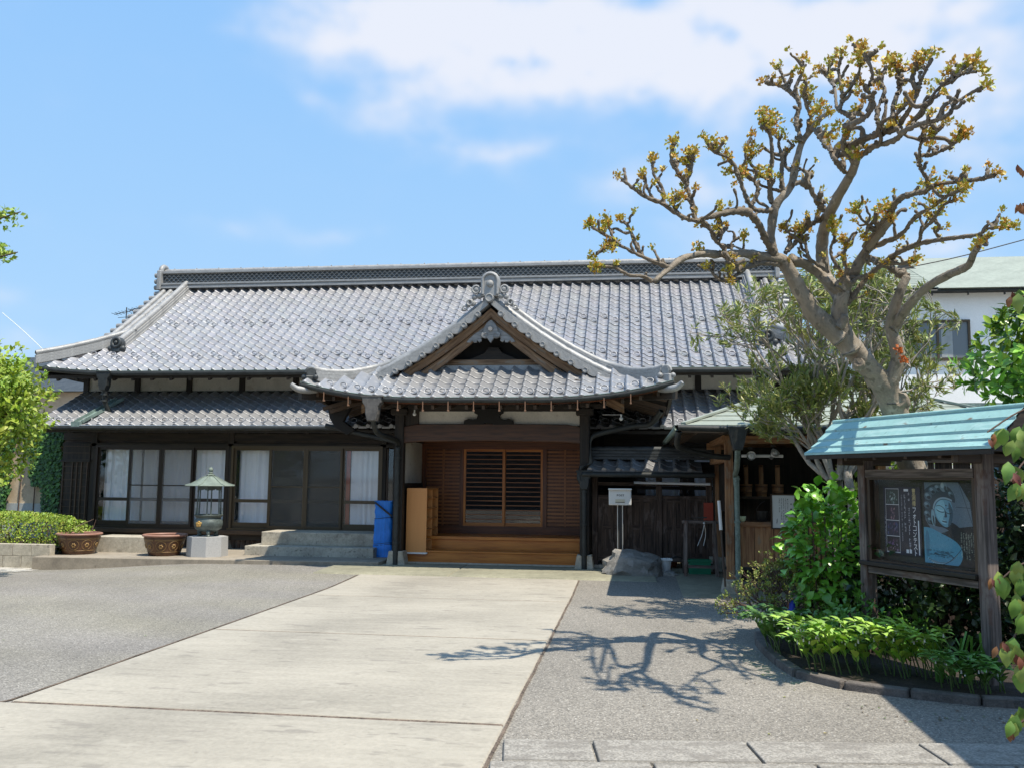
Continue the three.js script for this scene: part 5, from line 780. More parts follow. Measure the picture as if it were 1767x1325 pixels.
    for (let i = 0; i < 9; i++) { c.strokeStyle = i % 2 ? '#b5e0e8' : '#173848'; c.lineWidth = 3 + (i % 3); c.beginPath(); c.moveTo(20 + i * 8, 596 + i * 5); c.bezierCurveTo(120, 640 + i * 3, 230, 640 + i, 286 + i * 7, 570 - i * 9); c.stroke(); }
    // dark neck, hair and crown, then the face, lit from the left
    const poly = (f, pts, al = 1) => { c.globalAlpha = al; c.fillStyle = f; c.beginPath(); c.moveTo(...pts[0]); for (let i = 1; i < pts.length; i++) { const p = pts[i], q = pts[(i + 1) % pts.length]; c.quadraticCurveTo(p[0], p[1], (p[0] + q[0]) / 2, (p[1] + q[1]) / 2); } c.fill(); c.globalAlpha = 1; };
    poly('#081218', [[60, 330], [120, 350], [190, 350], [270, 400], [330, 470], [360, 420], [300, 320], [200, 300], [90, 260]]); poly('#0c171e', [[230, 300], [330, 330], [350, 430], [300, 440], [230, 380]]);
    poly('#2b3d48', [[20, 60], [70, 20], [150, 10], [240, 30], [290, 90], [300, 170], [240, 130], [150, 120], [90, 200], [80, 320], [40, 340], [15, 240]]);
    for (const [x, y, r] of [[50, 110, 36], [92, 66, 34], [142, 44, 32], [38, 180, 32], [206, 52, 26], [34, 250, 28], [60, 300, 24], [256, 90, 22]]) { blot(x, y, r, r * .85, '#4e6673', 0, 1, .4); blot(x - 7, y - 8, r * .5, r * .36, '#8aa6b2', 0, .75, .4); blot(x + 9, y + 11, r * .5, r * .36, '#16222a', 0, .85, .4); }
    blot(196, 34, 30, 40, '#6c8592'); blot(186, 24, 14, 22, '#a2bcc6', 0, .8); blot(212, 48, 10, 20, '#223038', 0, .8);
    poly('#639ab1', [[104, 196], [130, 140], [190, 118], [246, 136], [270, 190], [272, 260], [256, 320], [220, 352], [184, 346], [140, 310], [110, 262]]);
    poly('#8cc2d2', [[112, 200], [140, 150], [186, 134], [206, 180], [200, 250], [176, 280], [190, 330], [150, 306], [118, 258]], .85); poly('#1f3f50', [[238, 150], [272, 200], [272, 270], [250, 330], [222, 352], [230, 300], [246, 250], [232, 210]], .85);
    for (let i = 0; i < 380; i++) blot(rr(108, 262), rr(130, 345), rr(1, 4), rr(1, 3), rnd() < .5 ? '#b3dde8' : '#2f5a6c', 0, .22);
    c.strokeStyle = '#0f222d'; c.lineCap = 'round'; c.lineWidth = 6; for (const [x0, y0, cx, cy, x1, y1] of [[128, 216, 162, 240, 192, 232], [216, 236, 240, 250, 258, 238]]) { c.beginPath(); c.moveTo(x0, y0); c.quadraticCurveTo(cx, cy, x1, y1); c.stroke(); } c.lineWidth = 3; c.strokeStyle = '#cfeaf0'; c.beginPath(); c.moveTo(132, 210); c.quadraticCurveTo(162, 226, 190, 222); c.stroke();
    c.strokeStyle = '#17303c'; c.lineWidth = 5; c.beginPath(); c.moveTo(124, 188); c.quadraticCurveTo(160, 170, 198, 208); c.lineTo(204, 264); c.stroke(); c.beginPath(); c.moveTo(218, 208); c.quadraticCurveTo(240, 196, 260, 214); c.stroke(); poly('#1a3644', [[204, 214], [222, 262], [214, 276], [188, 272], [200, 262]], .9); blot(194, 306, 24, 6, '#10242e', 0, 1, .15); blot(190, 299, 16, 4, '#b8dde6', 0, .7, .15); blot(192, 318, 16, 5, '#9fcddb', 0, .8, .15); blot(212, 180, 6, 6, '#132732');
    c.strokeStyle = '#8ba5b0'; c.lineWidth = 13; c.beginPath(); c.moveTo(98, 206); c.bezierCurveTo(104, 140, 170, 96, 262, 140); c.stroke(); c.strokeStyle = '#2a3b45'; c.lineWidth = 4; c.beginPath(); c.moveTo(108, 202); c.bezierCurveTo(118, 146, 176, 110, 258, 148); c.stroke(); blot(92, 280, 17, 66, '#7ea6b4', 0, .95, -.1); blot(95, 300, 7, 40, '#14242c', 0, .9, -.1);
    c.strokeStyle = '#bfc8b4'; for (let i = 0; i < 8; i++) tiny(c, 478 - i * 21, 380, 150 + 60 * Math.sin(i * 2.1) ** 2, 12, 1.5);
  }), 'statue_poster');
  // roof: stepped copper strips on both slopes
  const rx = hw + .45, roof = P('roof', [span(-rx + .03, rx - .03, 1.98, 2.02, -.3, .3), span(-rx + .06, rx - .06, 2.02, 2.2, -.1, .1)], M.dark);
  const cv = [[.37, 2.0], [.285, 2.065], [.2, 2.14], [.1, 2.24], [.0, 2.345]];
  for (const s of [-1, 1]) for (let k = 0; k < 4; k++) { const [z0, y0] = cv[k], [z1, y1] = cv[k + 1], g = ribbon([V(-rx, y0 + .006, s * z0), V(-rx, y1 + .002, s * z1 * .99)], .02, .02); const q = [V(-rx, y0 + .012, s * (z0 + .008)), V(rx, y0 + .012, s * (z0 + .008)), V(rx, y1 - .004, s * z1), V(-rx, y1 - .004, s * z1)];
    const gg = new THREE.BufferGeometry().setFromPoints([q[0], q[1], q[2], q[0], q[2], q[3]]); gg.setAttribute('uv', new THREE.Float32BufferAttribute([q[0], q[1], q[2], q[0], q[2], q[3]].flatMap((p, i) => [p.x + k * .37, [0, 0, .15, 0, .15, .15][i] + k * .3]), 2)); gg.computeVertexNormals(); part('copper_strip', [gg, span(-rx, rx, y0 - .012, y0 + .011, s * (z0 + .002), s * (z0 + .008))], M.copper, roof); }
  part('ridge_cap', tube([V(-rx, 2.345, 0), V(rx, 2.345, 0)], .02, 8, { n: 3 }), M.copper, roof); for (const s of [-1, 1]) part('gable_board', extr(shapeOf([[-.36, 1.97], [.36, 1.97], [.28, 2.05], [.1, 2.22], [0, 2.33], [-.1, 2.22], [-.28, 2.05]]), .03).rotateY(Math.PI / 2).translate(s > 0 ? rx - .05 : -rx + .02, 0, 0), M.dark, roof);
  P('eave_board', [span(-rx + .01, rx - .01, 1.945, 1.985, .335, .365), span(-rx + .01, rx - .01, 1.945, 1.985, -.365, -.335)], M.dark); for (const x of [-.6, -.2, .2, .6]) P('rafter', [box(x, 1.95, 0, .04, .05, .66)], M.brown); for (const x of [-hw, hw]) P('bracket_arm', [span(x - .04, x + .04, 1.88, 1.97, -.3, .3, { bev: .01 })], M.brown);
}
// ------------------------------------------------------------------ neighbours, walls, wires
{
  const t = thing('white_house', 'white two-storey house with pale copper roof behind the gnarled tree', 'house'); const P = (n, g, m) => part(n, g, m, t);
  P('wall', [span(7.35, 15, -.1, 7.1, -33, -26)], M.white);
  const roof = P('roof', [span(7.0, 15.4, 7.05, 7.15, -33.4, -25.75)], M.darker);
  for (let k = 0; k < 17; k++) { const z0 = -25.62 - k * .24, y0 = 7.12 + k * .108; part('roof_course', box(11.3 + k * .04, y0 + .07, z0 - .13, 8.3 - k * .08, .02, .27, { rx: .38 }), M.copperPale, roof); }
  part('roof_slope', [extr(shapeOf([[25.5, 7.1], [29.5, 8.9], [33.5, 7.1]]), 6.9).rotateY(Math.PI / 2).translate(8.5, 0, 0)], M.copperPale, roof);
  part('gable', extr(shapeOf([[7.55, 7.9], [8.15, 8.5], [9.0, 7.95]]), .5, .01).translate(.2, 0, -28.6), M.gutter, roof);
  P('gutter', tube([V(7, 7.04, -25.62), V(15.4, 7.04, -25.62)], .045, 8, { n: 3 }), M.gutter); range(7.4, 15, .95).forEach((x) => P('gutter_strap', box(x, 6.97, -25.64, .03, .1, .06), M.iron));
  for (const [a, b, y0, y1] of [[7.75, 9.36, 5.2, 6.22], [11.4, 12.9, 5.2, 6.22]]) { const f = P('window', [span(a - .06, a, y0, y1, -26, -25.93), span(b, b + .06, y0, y1, -26, -25.93), span(a - .06, b + .06, y1, y1 + .06, -26, -25.92), span(a - .06, b + .06, y0 - .07, y0, -26, -25.9), span((a + b) / 2 - .03, (a + b) / 2 + .03, y0, y1, -25.99, -25.94)], M.bronzeFrame); part('pane', span(a, b, y0, y1, -25.985, -25.975), std({ color: new THREE.Color(.16, .18, .19), roughness: .15 }), f); part('blind', span(a + .9, a + 1.2, y0 + .02, y1 - .02, -25.972, -25.968), M.baseGrey, f); }
}
{
  const t = thing('carport', 'low carport roof with pale green rafters below the white house', 'carport'); part('roof_sheet', span(5.9, 9.4, 3.36, 3.4, -24, -21), M.copperPale, t); part('beam', [span(5.9, 9.4, 3.44, 3.52, -21.05, -20.95)], M.gutterGreen, t); range(6.2, 9.3, .62).forEach((x) => part('rafter', bar(V(x, 3.46, -21), V(x - .15, 3.46, -23.6), .06, .08), M.gutterGreen, t)); for (const x of [6, 9.3]) part('post', span(x - .05, x + .05, -.1, 3.36, -21.05, -20.95), M.gutterGreen, t);
}
single('plaster_wall', [span(3.9, 9, -.1, 2.75, -17.1, -16.9), span(3.9, 9.05, 2.75, 2.82, -17.15, -16.85)], M.white, 'pale plain wall behind the hut and the leafy bushes', 'wall');
{ const t = thing('garden_wall', 'beige plaster wall with grey base and ivy left of the hall', 'wall'); part('plaster', span(-19, -12.8, -.2, 2.7, -18.95, -18.75), M.beige, t); part('base_band', span(-19, -12.8, -.2, 1.06, -18.75, -18.72, {}), M.baseGrey, t); part('coping', span(-19.05, -12.8, 2.7, 2.78, -19, -18.68), M.concOld, t); }
{ const t = thing('retaining_wall', 'low grey concrete block wall in front of the clipped hedge', 'wall'); range(-15, -11.3, .4).forEach((x) => { part('block', span(x + .004, Math.min(x + .396, -11.05), -.15, .13, -16.28, -16.12, { bev: .008 }), M.concOld, t); part('block', span(x - .2 + .004, Math.min(x + .196, -11.05), .134, .36, -16.28, -16.12, { bev: .008 }), M.concOld, t); }); }
struct('soil_bed', sheet((u, v) => V(lerp(-15, -11.1, u), .3, lerp(-18.6, -16.28, v)), 2, 2), M.soil);
function aerial(label, x, y, z, s) { const t = thing('tv_antenna', label, 'antenna', [x, y, z]); part('mast', cyl(V(0, -1.6, 0), V(0, .9 * s, 0), .025, .025, 6), M.iron, t); part('boom', [cyl(V(-.75 * s, .5 * s, 0), V(.75 * s, .78 * s, 0), .018, .018, 5), ...range(-.7, .7, .2).map((k) => cyl(V(k * s, .64 * s + k * .19 * s, -.3), V(k * s, .64 * s + k * .19 * s, .3), .012, .012, 5)), cyl(V(-.5 * s, .3 * s, 0), V(.3 * s, .35 * s, 0), .014, .014, 5), cyl(V(0, .2 * s, 0), V(.35 * s, .55 * s, 0), .014, .014, 5)], M.iron, t); return t; }
aerial('front one of two rooftop television antennas beyond the left hip', -24.55, 9.15, -40, .85); aerial('taller rear one of two rooftop television antennas beyond the left hip', -24.3, 9.5, -41.2, 1.05);
{ const t = thing('far_house', 'dark tiled house roof hidden beyond the left hip carrying the antennas', 'house'); part('wall', span(-31, -21, -.1, 5.6, -46, -38.5), M.beige, t); part('roof', extr(shapeOf([[38, 5.6], [42.2, 7.8], [46.4, 5.6]]), 10.6).rotateY(Math.PI / 2).translate(-31.3, 0, 0), M.tileDark, t); }
single('overhead_wire', tube([at(1480, 478, -20), at(1640, 447, -20), at(1790, 408, -20)], .012, 5, { n: 12 }), M.iron, 'thin overhead wire crossing the sky above the white house', 'wire');
single('stay_wire', tube([at(3, 540, -21), at(40, 572, -21), at(82, 612, -21)], .009, 5, { n: 6 }), M.whiteP, 'thin white stay wire slanting above the left eave corner', 'wire');
{ const t = thing('opposite_house', 'dark tiled house across the lane behind the viewer, seen only in the door glass', 'house'); part('wall', span(-10, 6, -.1, 4.2, 15, 22), M.weather, t); part('roof', extr(shapeOf([[-8.9, 4.1], [-1.5, 8.2], [6.6, 4.1]]), 9).translate(0, 0, 14.2), M.tileDark, t); part('door', span(-3, -1.4, 0, 2.2, 14.94, 15), M.dark, t); }
// roofed wall along the right of the forecourt, outside the frame: its eave casts the straight shade in the foreground
{ const t = thing('gate_wall', 'tall plastered wall with tiled roof along the right side, outside the view', 'wall'); part('wall', span(4.3, 4.6, -.1, 4.0, -6.7, 6), M.plaster, t); part('roof', [extr(shapeOf([[3.66, 4.18], [4.45, 4.65], [5.2, 4.18], [5.2, 4.05], [3.66, 4.05]]), 13).translate(0, 0, -7.0)], M.tileDark, t); }

// ------------------------------------------------------------------ planting bed on the right
const KP = [[1.4, -10.3], [1.34, -9.8], [1.36, -9.1], [1.42, -8.5], [1.52, -8.12], [1.75, -7.92], [2.15, -7.72], [2.55, -7.56], [3.0, -7.5], [3.6, -7.5], [4.2, -7.55]];
{
  const curve = new THREE.CatmullRomCurve3(KP.map(([x, z]) => V(x, 0, z))), L = curve.getLength(), n = 10;
  const kerb = thing('bed_kerb', 'curved dark kerb of short stones round the right planting bed', 'kerb');
  for (let i = 0; i < n; i++) { const a = curve.getPointAt(i / n + .0006), b = curve.getPointAt((i + 1) / n - .0006); a.y = b.y = .02; part('kerb_stone', bar(a, b, .11, .1 + rr(-.004, .004), { bev: .02 }), M.kerb, kerb); }
  const bed = shapeOf([...KP, [5.5, -7.6], [6, -13], [1.75, -13], [1.6, -11.2]].map(([x, z]) => [x, -z])); const g = clean(new THREE.ShapeGeometry(bed, 8)).rotateX(-Math.PI / 2).translate(0, .06, 0); struct('soil', metric(g), M.soil);
}
const PALS = {
  camphor: [[.25, .4, .025], [.34, .46, .03], [.38, .5, .045], [.17, .31, .02], [.32, .36, .04]], hedge: [[.28, .42, .04], [.37, .5, .05], [.42, .46, .08], [.2, .3, .035]],
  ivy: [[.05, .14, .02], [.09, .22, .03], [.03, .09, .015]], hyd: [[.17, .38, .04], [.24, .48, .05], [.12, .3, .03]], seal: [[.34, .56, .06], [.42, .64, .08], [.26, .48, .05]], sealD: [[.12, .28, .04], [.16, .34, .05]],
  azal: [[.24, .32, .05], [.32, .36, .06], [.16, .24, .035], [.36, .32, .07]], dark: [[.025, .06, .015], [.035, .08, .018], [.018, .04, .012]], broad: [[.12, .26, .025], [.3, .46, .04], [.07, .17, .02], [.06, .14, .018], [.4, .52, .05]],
  myrtle: [[.56, .44, .04], [.46, .45, .05], [.64, .4, .03], [.4, .42, .05], [.62, .28, .04]], olean: [[.24, .32, .07], [.34, .4, .1], [.16, .22, .055], [.42, .4, .11]], maple: [[.16, .32, .05], [.22, .38, .06], [.28, .36, .07]], mapleRed: [[.26, .08, .05], [.3, .14, .06]],
};
// leaf clumps in an ellipsoid with a lumpy skin: leaves on many small sprigs
function clumps(c, r, nClump, perClump, size, pal, o = {}) {
  const list = [], sd = rnd() * 99;
  for (let k = 0; k < nClump; k++) {
    const d = rv(); if (o.top && d.y < -.35) d.y *= -.6; d.normalize(); const lump = 1 + (o.lump ?? .22) * n3(d.x * 2.1 + sd, d.y * 2.1, d.z * 2.1), q = Math.pow(rnd(), o.fill ?? .28) * lump;
    const p = V(c.x + d.x * r[0] * q, c.y + d.y * r[1] * q, c.z + d.z * r[2] * q); if (o.cut && !o.cut(p)) continue; const out = d.clone().add(V(0, o.up ?? .5, 0)).addScaledVector(rv(), .5).normalize(), shade = col(pal);
    for (let i = 0; i < perClump; i++) { const q2 = p.clone().addScaledVector(rv(), size * (o.spread ?? 1.1)), dd = out.clone().addScaledVector(rv(), .95).normalize(); const cc = shade.clone().lerp(col(pal), .5); list.push({ m: leafAt(q2, dd, out.clone().add(rv().multiplyScalar(.4)), rr(.7, 1.2)), c: cc }); }
  }
  return list;
}
const white1 = (w, l, c = .15) => leafLite(w, l, c);
{ const t = thing('boundary_hedge', 'tall dark hedge along the left side of the forecourt, outside the view', 'hedge'); range(-12, 2, 1).forEach((z) => part('stem', cyl(V(-15.6, 0, z), V(-15.6, 3.5, z), .06, .03, 6), M.twigDark, t)); stuff('foliage', leafLite(.09, .22, .1), M.leafGloss, clumps(V(-15.6, 2.2, -5), [1.0, 2.3, 8.5], 700, 9, .3, PALS.dark, { fill: .5 }), t); }
// camphor-like tree on the left
{
  const t = thing('leafy_tree', 'bright yellow-green leafy tree at the left edge before the hall', 'tree'); const c = V(-11.38, 2.85, -13.3);
  part('trunk', [tube([V(-11.9, -.1, -13.5), V(-11.85, 1.2, -13.5), V(-11.5, 2.1, -13.4), V(-11.2, 3.2, -13.3)], [.16, .13, .1, .05], 9, { rough: .1 }), tube([V(-11.8, 1.3, -13.5), V(-11.2, 1.9, -13.2), V(-10.4, 2.5, -13.0)], [.07, .05, .02], 7, { rough: .1 }), tube([V(-11.6, 1.9, -13.45), V(-10.7, 2.5, -13.6), V(-10, 3.1, -13.6)], [.07, .05, .02], 7), tube([V(-11.3, 2.6, -13.3), V(-11.4, 3.4, -13.0), V(-11.2, 4, -12.9)], [.06, .04, .015], 7)], M.twigDark, t);
  const g = white1(.03, .11, .2); stuff('crown', g, M.leaf, [...clumps(c, [1.6, 1.2, 1.4], 900, 14, .105, PALS.camphor, { lump: .25 }), ...clumps(V(-10.8, 1.85, -13.2), [.75, .5, .8], 150, 13, .105, PALS.camphor, { lump: .3 }), ...clumps(V(-10.15, 2.75, -13.2), [.5, .75, .6], 130, 13, .105, PALS.camphor)], t);
}
{
  const t = thing('tall_tree', 'tall tree out of view whose fresh green branch tips enter top left', 'tree');
  part('trunk', [tube([V(-12.1, 0, -12.6), V(-12, 3, -12.7), V(-11.8, 6.5, -12.8)], [.14, .11, .04], 8), tube([V(-11.95, 4.6, -12.7), V(-11, 5.6, -12.9), V(-9.95, 6.0, -13)], [.05, .03, .008], 6), tube([V(-11.9, 4.2, -12.7), V(-11, 5.0, -12.9), V(-9.95, 5.32, -13)], [.05, .03, .008], 6)], M.twigDark, t);
  const g = white1(.03, .09); stuff('crown', g, M.leaf, [...clumps(V(-10.62, 5.93, -13), [.55, .12, .3], 40, 9, .1, PALS.camphor), ...clumps(V(-10.58, 5.3, -13), [.5, .11, .3], 40, 9, .1, PALS.camphor), ...clumps(V(-12.2, 6.2, -12.8), [1.2, .9, 1], 120, 10, .1, PALS.camphor)], t);
}
// clipped hedge
{
  const t = thing('clipped_hedge', 'rounded clipped azalea hedge behind the low block wall at left', 'hedge'); const c = V(-12.85, .45, -17.05), list = [], g = white1(.017, .045, .1);
  range(0, 14, 1).forEach((i) => part('stem', tube([V(-13.6 + i * .18, .28, -17 + rr(-.3, .3)), V(-13.6 + i * .18 + rr(-.1, .1), .55, -17 + rr(-.4, .4)), V(-13.6 + i * .18 + rr(-.2, .2), .8, -17 + rr(-.4, .4))], [.02, .014, .006], 5), M.twigDark, t));
  for (let k = 0; k < 12500; k++) { const d = rv(); if (d.y < -.55) d.y = -d.y; d.normalize(); const e = Math.pow(Math.pow(Math.abs(d.x), 2.6) + Math.pow(Math.abs(d.y), 2.6) + Math.pow(Math.abs(d.z), 2.6), -1 / 2.6) * (1 + .05 * n3(d.x * 4, d.y * 4, d.z * 4) - .16 * Math.pow(rnd(), 2.2)); const p = V(c.x + d.x * e * 1.75, c.y + d.y * e * .47, c.z + d.z * e * .8); list.push({ m: leafAt(p, d.clone().add(rv().multiplyScalar(1.0)).add(V(0, .4, 0)).normalize(), d.clone().add(rv().multiplyScalar(.5)), rr(.7, 1.25)), c: col(PALS.hedge) }); }
  stuff('foliage', g, M.leaf, list, t);
}
// ivy on the wall
{
  const t = thing('wall_ivy', 'dark green ivy hanging in two curtains on the beige wall', 'ivy'), list = [], g = white1(.035, .07, .1); const z = -18.7;
  const strand = (x0, y0, y1, w0, w1, n) => { for (let i = 0; i < n; i++) { const v = rnd(), y = lerp(y0, y1, v), w = lerp(w0, w1, v); const p = V(x0 + (rnd() - .5) * w + .08 * n3(y * 3, x0, 1), y, z + rr(0, .07)); list.push({ m: leafAt(p, V(rr(-.6, .6), -1, .5), V(rr(-.4, .4), .4, 1), rr(.7, 1.3)), c: col(PALS.ivy) }); } };
  strand(-14.25, 2.7, .8, .5, .22, 900); strand(-13.3, 2.8, 1.5, 1.0, .5, 1500); strand(-13.05, 2.7, 1.2, .5, .45, 800); strand(-13.05, 1.5, .75, .3, .06, 160); strand(-12.88, 1.5, .8, .2, .08, 140); strand(-13.22, 1.4, .85, .12, .05, 80);
  range(0, 4, 1).forEach((i) => part('stem', tube([V(-14.25 + i * .38, .4, z - .02), V(-14.2 + i * .36, 1.4, z - .01), V(-14.1 + i * .33, 2.6, z - .01)], [.016, .012, .008], 5), M.twigDark, t));
  stuff('foliage', g, M.leaf, list, t);
}
// ------------------------------------------------------------------ the gnarled tree (traced limb by limb; each point: pixel x, pixel y, distance z)
{
  const t = thing('gnarled_tree', 'big gnarled pollarded tree with pale bark and orange-tinged new leaves', 'tree'); const tips = [];
  const S = (pts) => pts.map(([x, y, z]) => at(x, y, -(z - 2.4 * sstep(440, 190, y) * sstep(1400, 1450, x))));
  const limb = (name, pts, r0, r1, o = {}) => {
    const P = S(pts), n = P.length, ks = P.map((p, i) => p.z / -pts[i][2]), rad = P.map((_, i) => lerp(r0, r1, Math.pow(i / (n - 1), .8)) * ks[i] * (r0 > .09 ? .8 : .76) * (r0 < .06 && o.tip !== false && i === n - 1 ? 1.5 : 1) * (r0 < .06 ? rr(.85, 1.2) : 1));
    // knuckly wobble for the thin limbs
    const kn = o.knob ?? (r0 < .07 ? .85 : .24); const m = part(name, tube(P, rad, r0 > .06 ? 14 : 8, { rough: kn, freq: r0 < .06 ? 17 : 4, n: Math.max(12, n * (r0 > .06 ? 9 : 10)), round: .8 }), r0 < .06 ? M.barkDark : M.bark, t);
    if (o.tip !== false) { tips.push([P[n - 1], 1, P[n - 1].clone().sub(P[n - 2]).normalize()]); if (n > 3 && rnd() < .75) tips.push([P[n - 2], .55, V(rr(-.5, .5), 1, rr(-.5, .5)).normalize()]); }
    // stubby spurs
    if (r0 < .06) for (let i = 1; i < n; i++) { for (let rep = 0; rep < 2; rep++) if (rnd() < .72) { const q = P[i - 1].clone().lerp(P[i], rnd()), d = rv(); d.y = Math.abs(d.y) + .2; d.normalize(); const L = rnd() < .3 ? rr(.12, .22) : rr(.04, .09), e = q.clone().addScaledVector(d, L); part('spur', tube([q, q.clone().lerp(e, .4).addScaledVector(rv(), .2 * L), q.clone().lerp(e, .75).addScaledVector(rv(), .12 * L), e], [r1 * 1.15, r1 * .9, r1 * .8, r1 * 1.0], 6, { n: 8, round: .9, rough: .7, freq: 22 }), M.barkDark, t); if (rnd() < .62) tips.push([e, .42, d]); } }
    return m;
  };
  const T = (n) => ({ tip: n });
  limb('trunk', [[1602, 1010, 9.75], [1592, 900, 9.7], [1572, 790, 9.6], [1550, 722, 9.5], [1528, 672, 9.4], [1500, 634, 9.3], [1470, 600, 9.2], [1440, 570, 9.1], [1424, 555, 9.05]], .195, .115, T(false));
  limb('limb', [[1450, 582, 9.1], [1424, 560, 9.05], [1403, 540, 9.0], [1388, 512, 8.95], [1368, 478, 8.85], [1352, 452, 8.8], [1335, 446, 8.75]], .13, .075, T(false));
  limb('limb', [[1470, 604, 9.15], [1453, 572, 9.1], [1449, 539, 9.05], [1453, 512, 9.0], [1461, 488, 9.0], [1478, 462, 8.95], [1494, 436, 8.9], [1512, 411, 8.8], [1538, 380, 8.7]], .13, .04);
  part('trunk_knot', [...[[1454, 556, 8.99, .05, 0], [1482, 627, 9.12, .055, 1], [1553, 690, 9.36, .085, 1], [1456, 490, 8.95, .075, 0], [1546, 560, 9.18, .065, 0]].map(([x, y, z, r, hole]) => { const p = at(x, y, -z), d = V(-.3, .1, 1).normalize(); return hole ? tube([p.clone().addScaledVector(d, -.1), p.clone(), p.clone().addScaledVector(d, .05)], [r * 1.2, r, r * .8], 10, { n: 6, round: -.7, rough: .3, freq: 9 }) : tube([p.clone().add(V(-.04, -.06, 0)), p, p.clone().add(V(.03, .06, .02))], [r * .8, r, r * .8], 10, { n: 8, rough: .5, freq: 12 }); })], M.bark, t);
  limb('limb', [[1455, 516, 9.0], [1440, 498, 9.0], [1424, 483, 9.02], [1410, 468, 9.05], [1393, 457, 9.0], [1365, 447, 8.85]], .062, .055, T(false));
  limb('limb', [[1452, 512, 9.1], [1434, 490, 9.25], [1422, 467, 9.35], [1419, 431, 9.35], [1421, 405, 9.3], [1432, 370, 9.2], [1453, 328, 9.1], [1473, 292, 9.0], [1480, 270, 8.95]], .1, .05, T(false));
  // top fan
  limb('limb', [[1478, 272, 8.95], [1493, 264, 8.9], [1510, 252, 8.9], [1543, 243, 8.8], [1562, 226, 8.7], [1590, 214, 8.6], [1616, 208, 8.5], [1642, 193, 8.4], [1650, 178, 8.4], [1664, 168, 8.4], [1695, 151, 8.3]], .045, .016);
  limb('limb', [[1479, 280, 8.95], [1462, 262, 9.0], [1456, 250, 9.0], [1460, 232, 9.0], [1474, 213, 8.9], [1493, 203, 8.85], [1509, 178, 8.8], [1499, 156, 8.8], [1506, 128, 8.75], [1493, 92, 8.7]], .05, .02);
  limb('limb', [[1466, 256, 8.98], [1480, 245, 9.0], [1505, 236, 9.0], [1530, 229, 9.0], [1548, 221, 9.0], [1569, 190, 9.0], [1582, 163, 9.0], [1576, 130, 9.0], [1592, 101, 9.0]], .055, .02);
  limb('limb', [[1583, 158, 9.0], [1592, 135, 8.95], [1609, 102, 8.9]], .022, .016);
  limb('limb', [[1548, 221, 9.0], [1542, 200, 9.05], [1543, 176, 9.1], [1556, 145, 9.1], [1550, 122, 9.1], [1543, 108, 9.1]], .032, .018);
  limb('limb', [[1572, 214, 8.9], [1582, 203, 8.8], [1600, 180, 8.75], [1614, 160, 8.7], [1639, 136, 8.6], [1669, 114, 8.6]], .036, .016); limb('limb', [[1628, 146, 8.65], [1645, 140, 8.6], [1660, 128, 8.55], [1686, 123, 8.5]], .02, .014);
  limb('limb', [[1474, 207, 8.95], [1460, 196, 9.0], [1446, 188, 9.05], [1442, 158, 9.1], [1434, 135, 9.1], [1418, 122, 9.1]], .032, .016); limb('limb', [[1441, 150, 9.1], [1430, 130, 9.1], [1432, 112, 9.1]], .02, .014);
  limb('limb', [[1450, 190, 9.0], [1456, 168, 9.0], [1476, 140, 8.95], [1484, 118, 8.9], [1483, 90, 8.9]], .026, .015); limb('limb', [[1513, 206, 8.9], [1518, 180, 8.95], [1527, 158, 8.95], [1522, 138, 9.0], [1530, 114, 9.0]], .028, .016); limb('limb', [[1456, 168, 9.0], [1450, 140, 9.05], [1448, 118, 9.05], [1452, 100, 9.05]], .02, .014);
  limb('limb', [[1530, 229, 9.0], [1520, 214, 8.95], [1535, 204, 8.9], [1550, 196, 8.9], [1566, 178, 8.9]], .022, .014);
  // upright left limb
  limb('limb', [[1338, 448, 8.75], [1332, 425, 8.7], [1332, 392, 8.65], [1340, 354, 8.6], [1366, 320, 8.6], [1373, 287, 8.6], [1385, 246, 8.6], [1406, 217, 8.6], [1430, 195, 8.6]], .075, .03);
  limb('limb', [[1385, 246, 8.6], [1377, 222, 8.65], [1376, 204, 8.7], [1380, 178, 8.7], [1364, 160, 8.75], [1348, 148, 8.75], [1322, 142, 8.8]], .034, .018); limb('limb', [[1379, 178, 8.7], [1374, 150, 8.7], [1384, 128, 8.7], [1386, 106, 8.7]], .024, .014); limb('limb', [[1366, 160, 8.75], [1352, 135, 8.75], [1346, 120, 8.75]], .02, .013);
  limb('limb', [[1395, 232, 8.6], [1400, 205, 8.55], [1392, 180, 8.5], [1388, 160, 8.5]], .028, .02);
  limb('limb', [[1332, 362, 8.6], [1319, 364, 8.5], [1300, 360, 8.4], [1286, 336, 8.35], [1276, 306, 8.3], [1259, 274, 8.2], [1232, 262, 8.1], [1219, 243, 8.1]], .034, .016); limb('limb', [[1296, 356, 8.4], [1308, 330, 8.4], [1299, 308, 8.4], [1282, 300, 8.35], [1262, 296, 8.3]], .024, .014);
  limb('limb', [[1331, 350, 8.6], [1329, 306, 8.55], [1333, 273, 8.5], [1329, 233, 8.45], [1320, 215, 8.4]], .032, .022); limb('limb', [[1329, 310, 8.55], [1312, 302, 8.5], [1296, 282, 8.45], [1286, 262, 8.4], [1296, 238, 8.4]], .024, .014); limb('limb', [[1352, 336, 8.6], [1349, 300, 8.6], [1350, 272, 8.6], [1344, 246, 8.6], [1348, 236, 8.6]], .03, .015); limb('limb', [[1350, 330, 8.6], [1330, 326, 8.6], [1310, 318, 8.55], [1290, 306, 8.5]], .022, .013); limb('limb', [[1371, 300, 8.6], [1356, 286, 8.65], [1358, 265, 8.65], [1370, 250, 8.65]], .022, .014);
  limb('limb', [[1368, 318, 8.6], [1390, 315, 8.65], [1402, 330, 8.75], [1412, 350, 8.9], [1424, 364, 9.1]], .034, .036, T(false)); limb('limb', [[1386, 316, 8.65], [1394, 300, 8.6], [1380, 290, 8.6]], .018, .012);
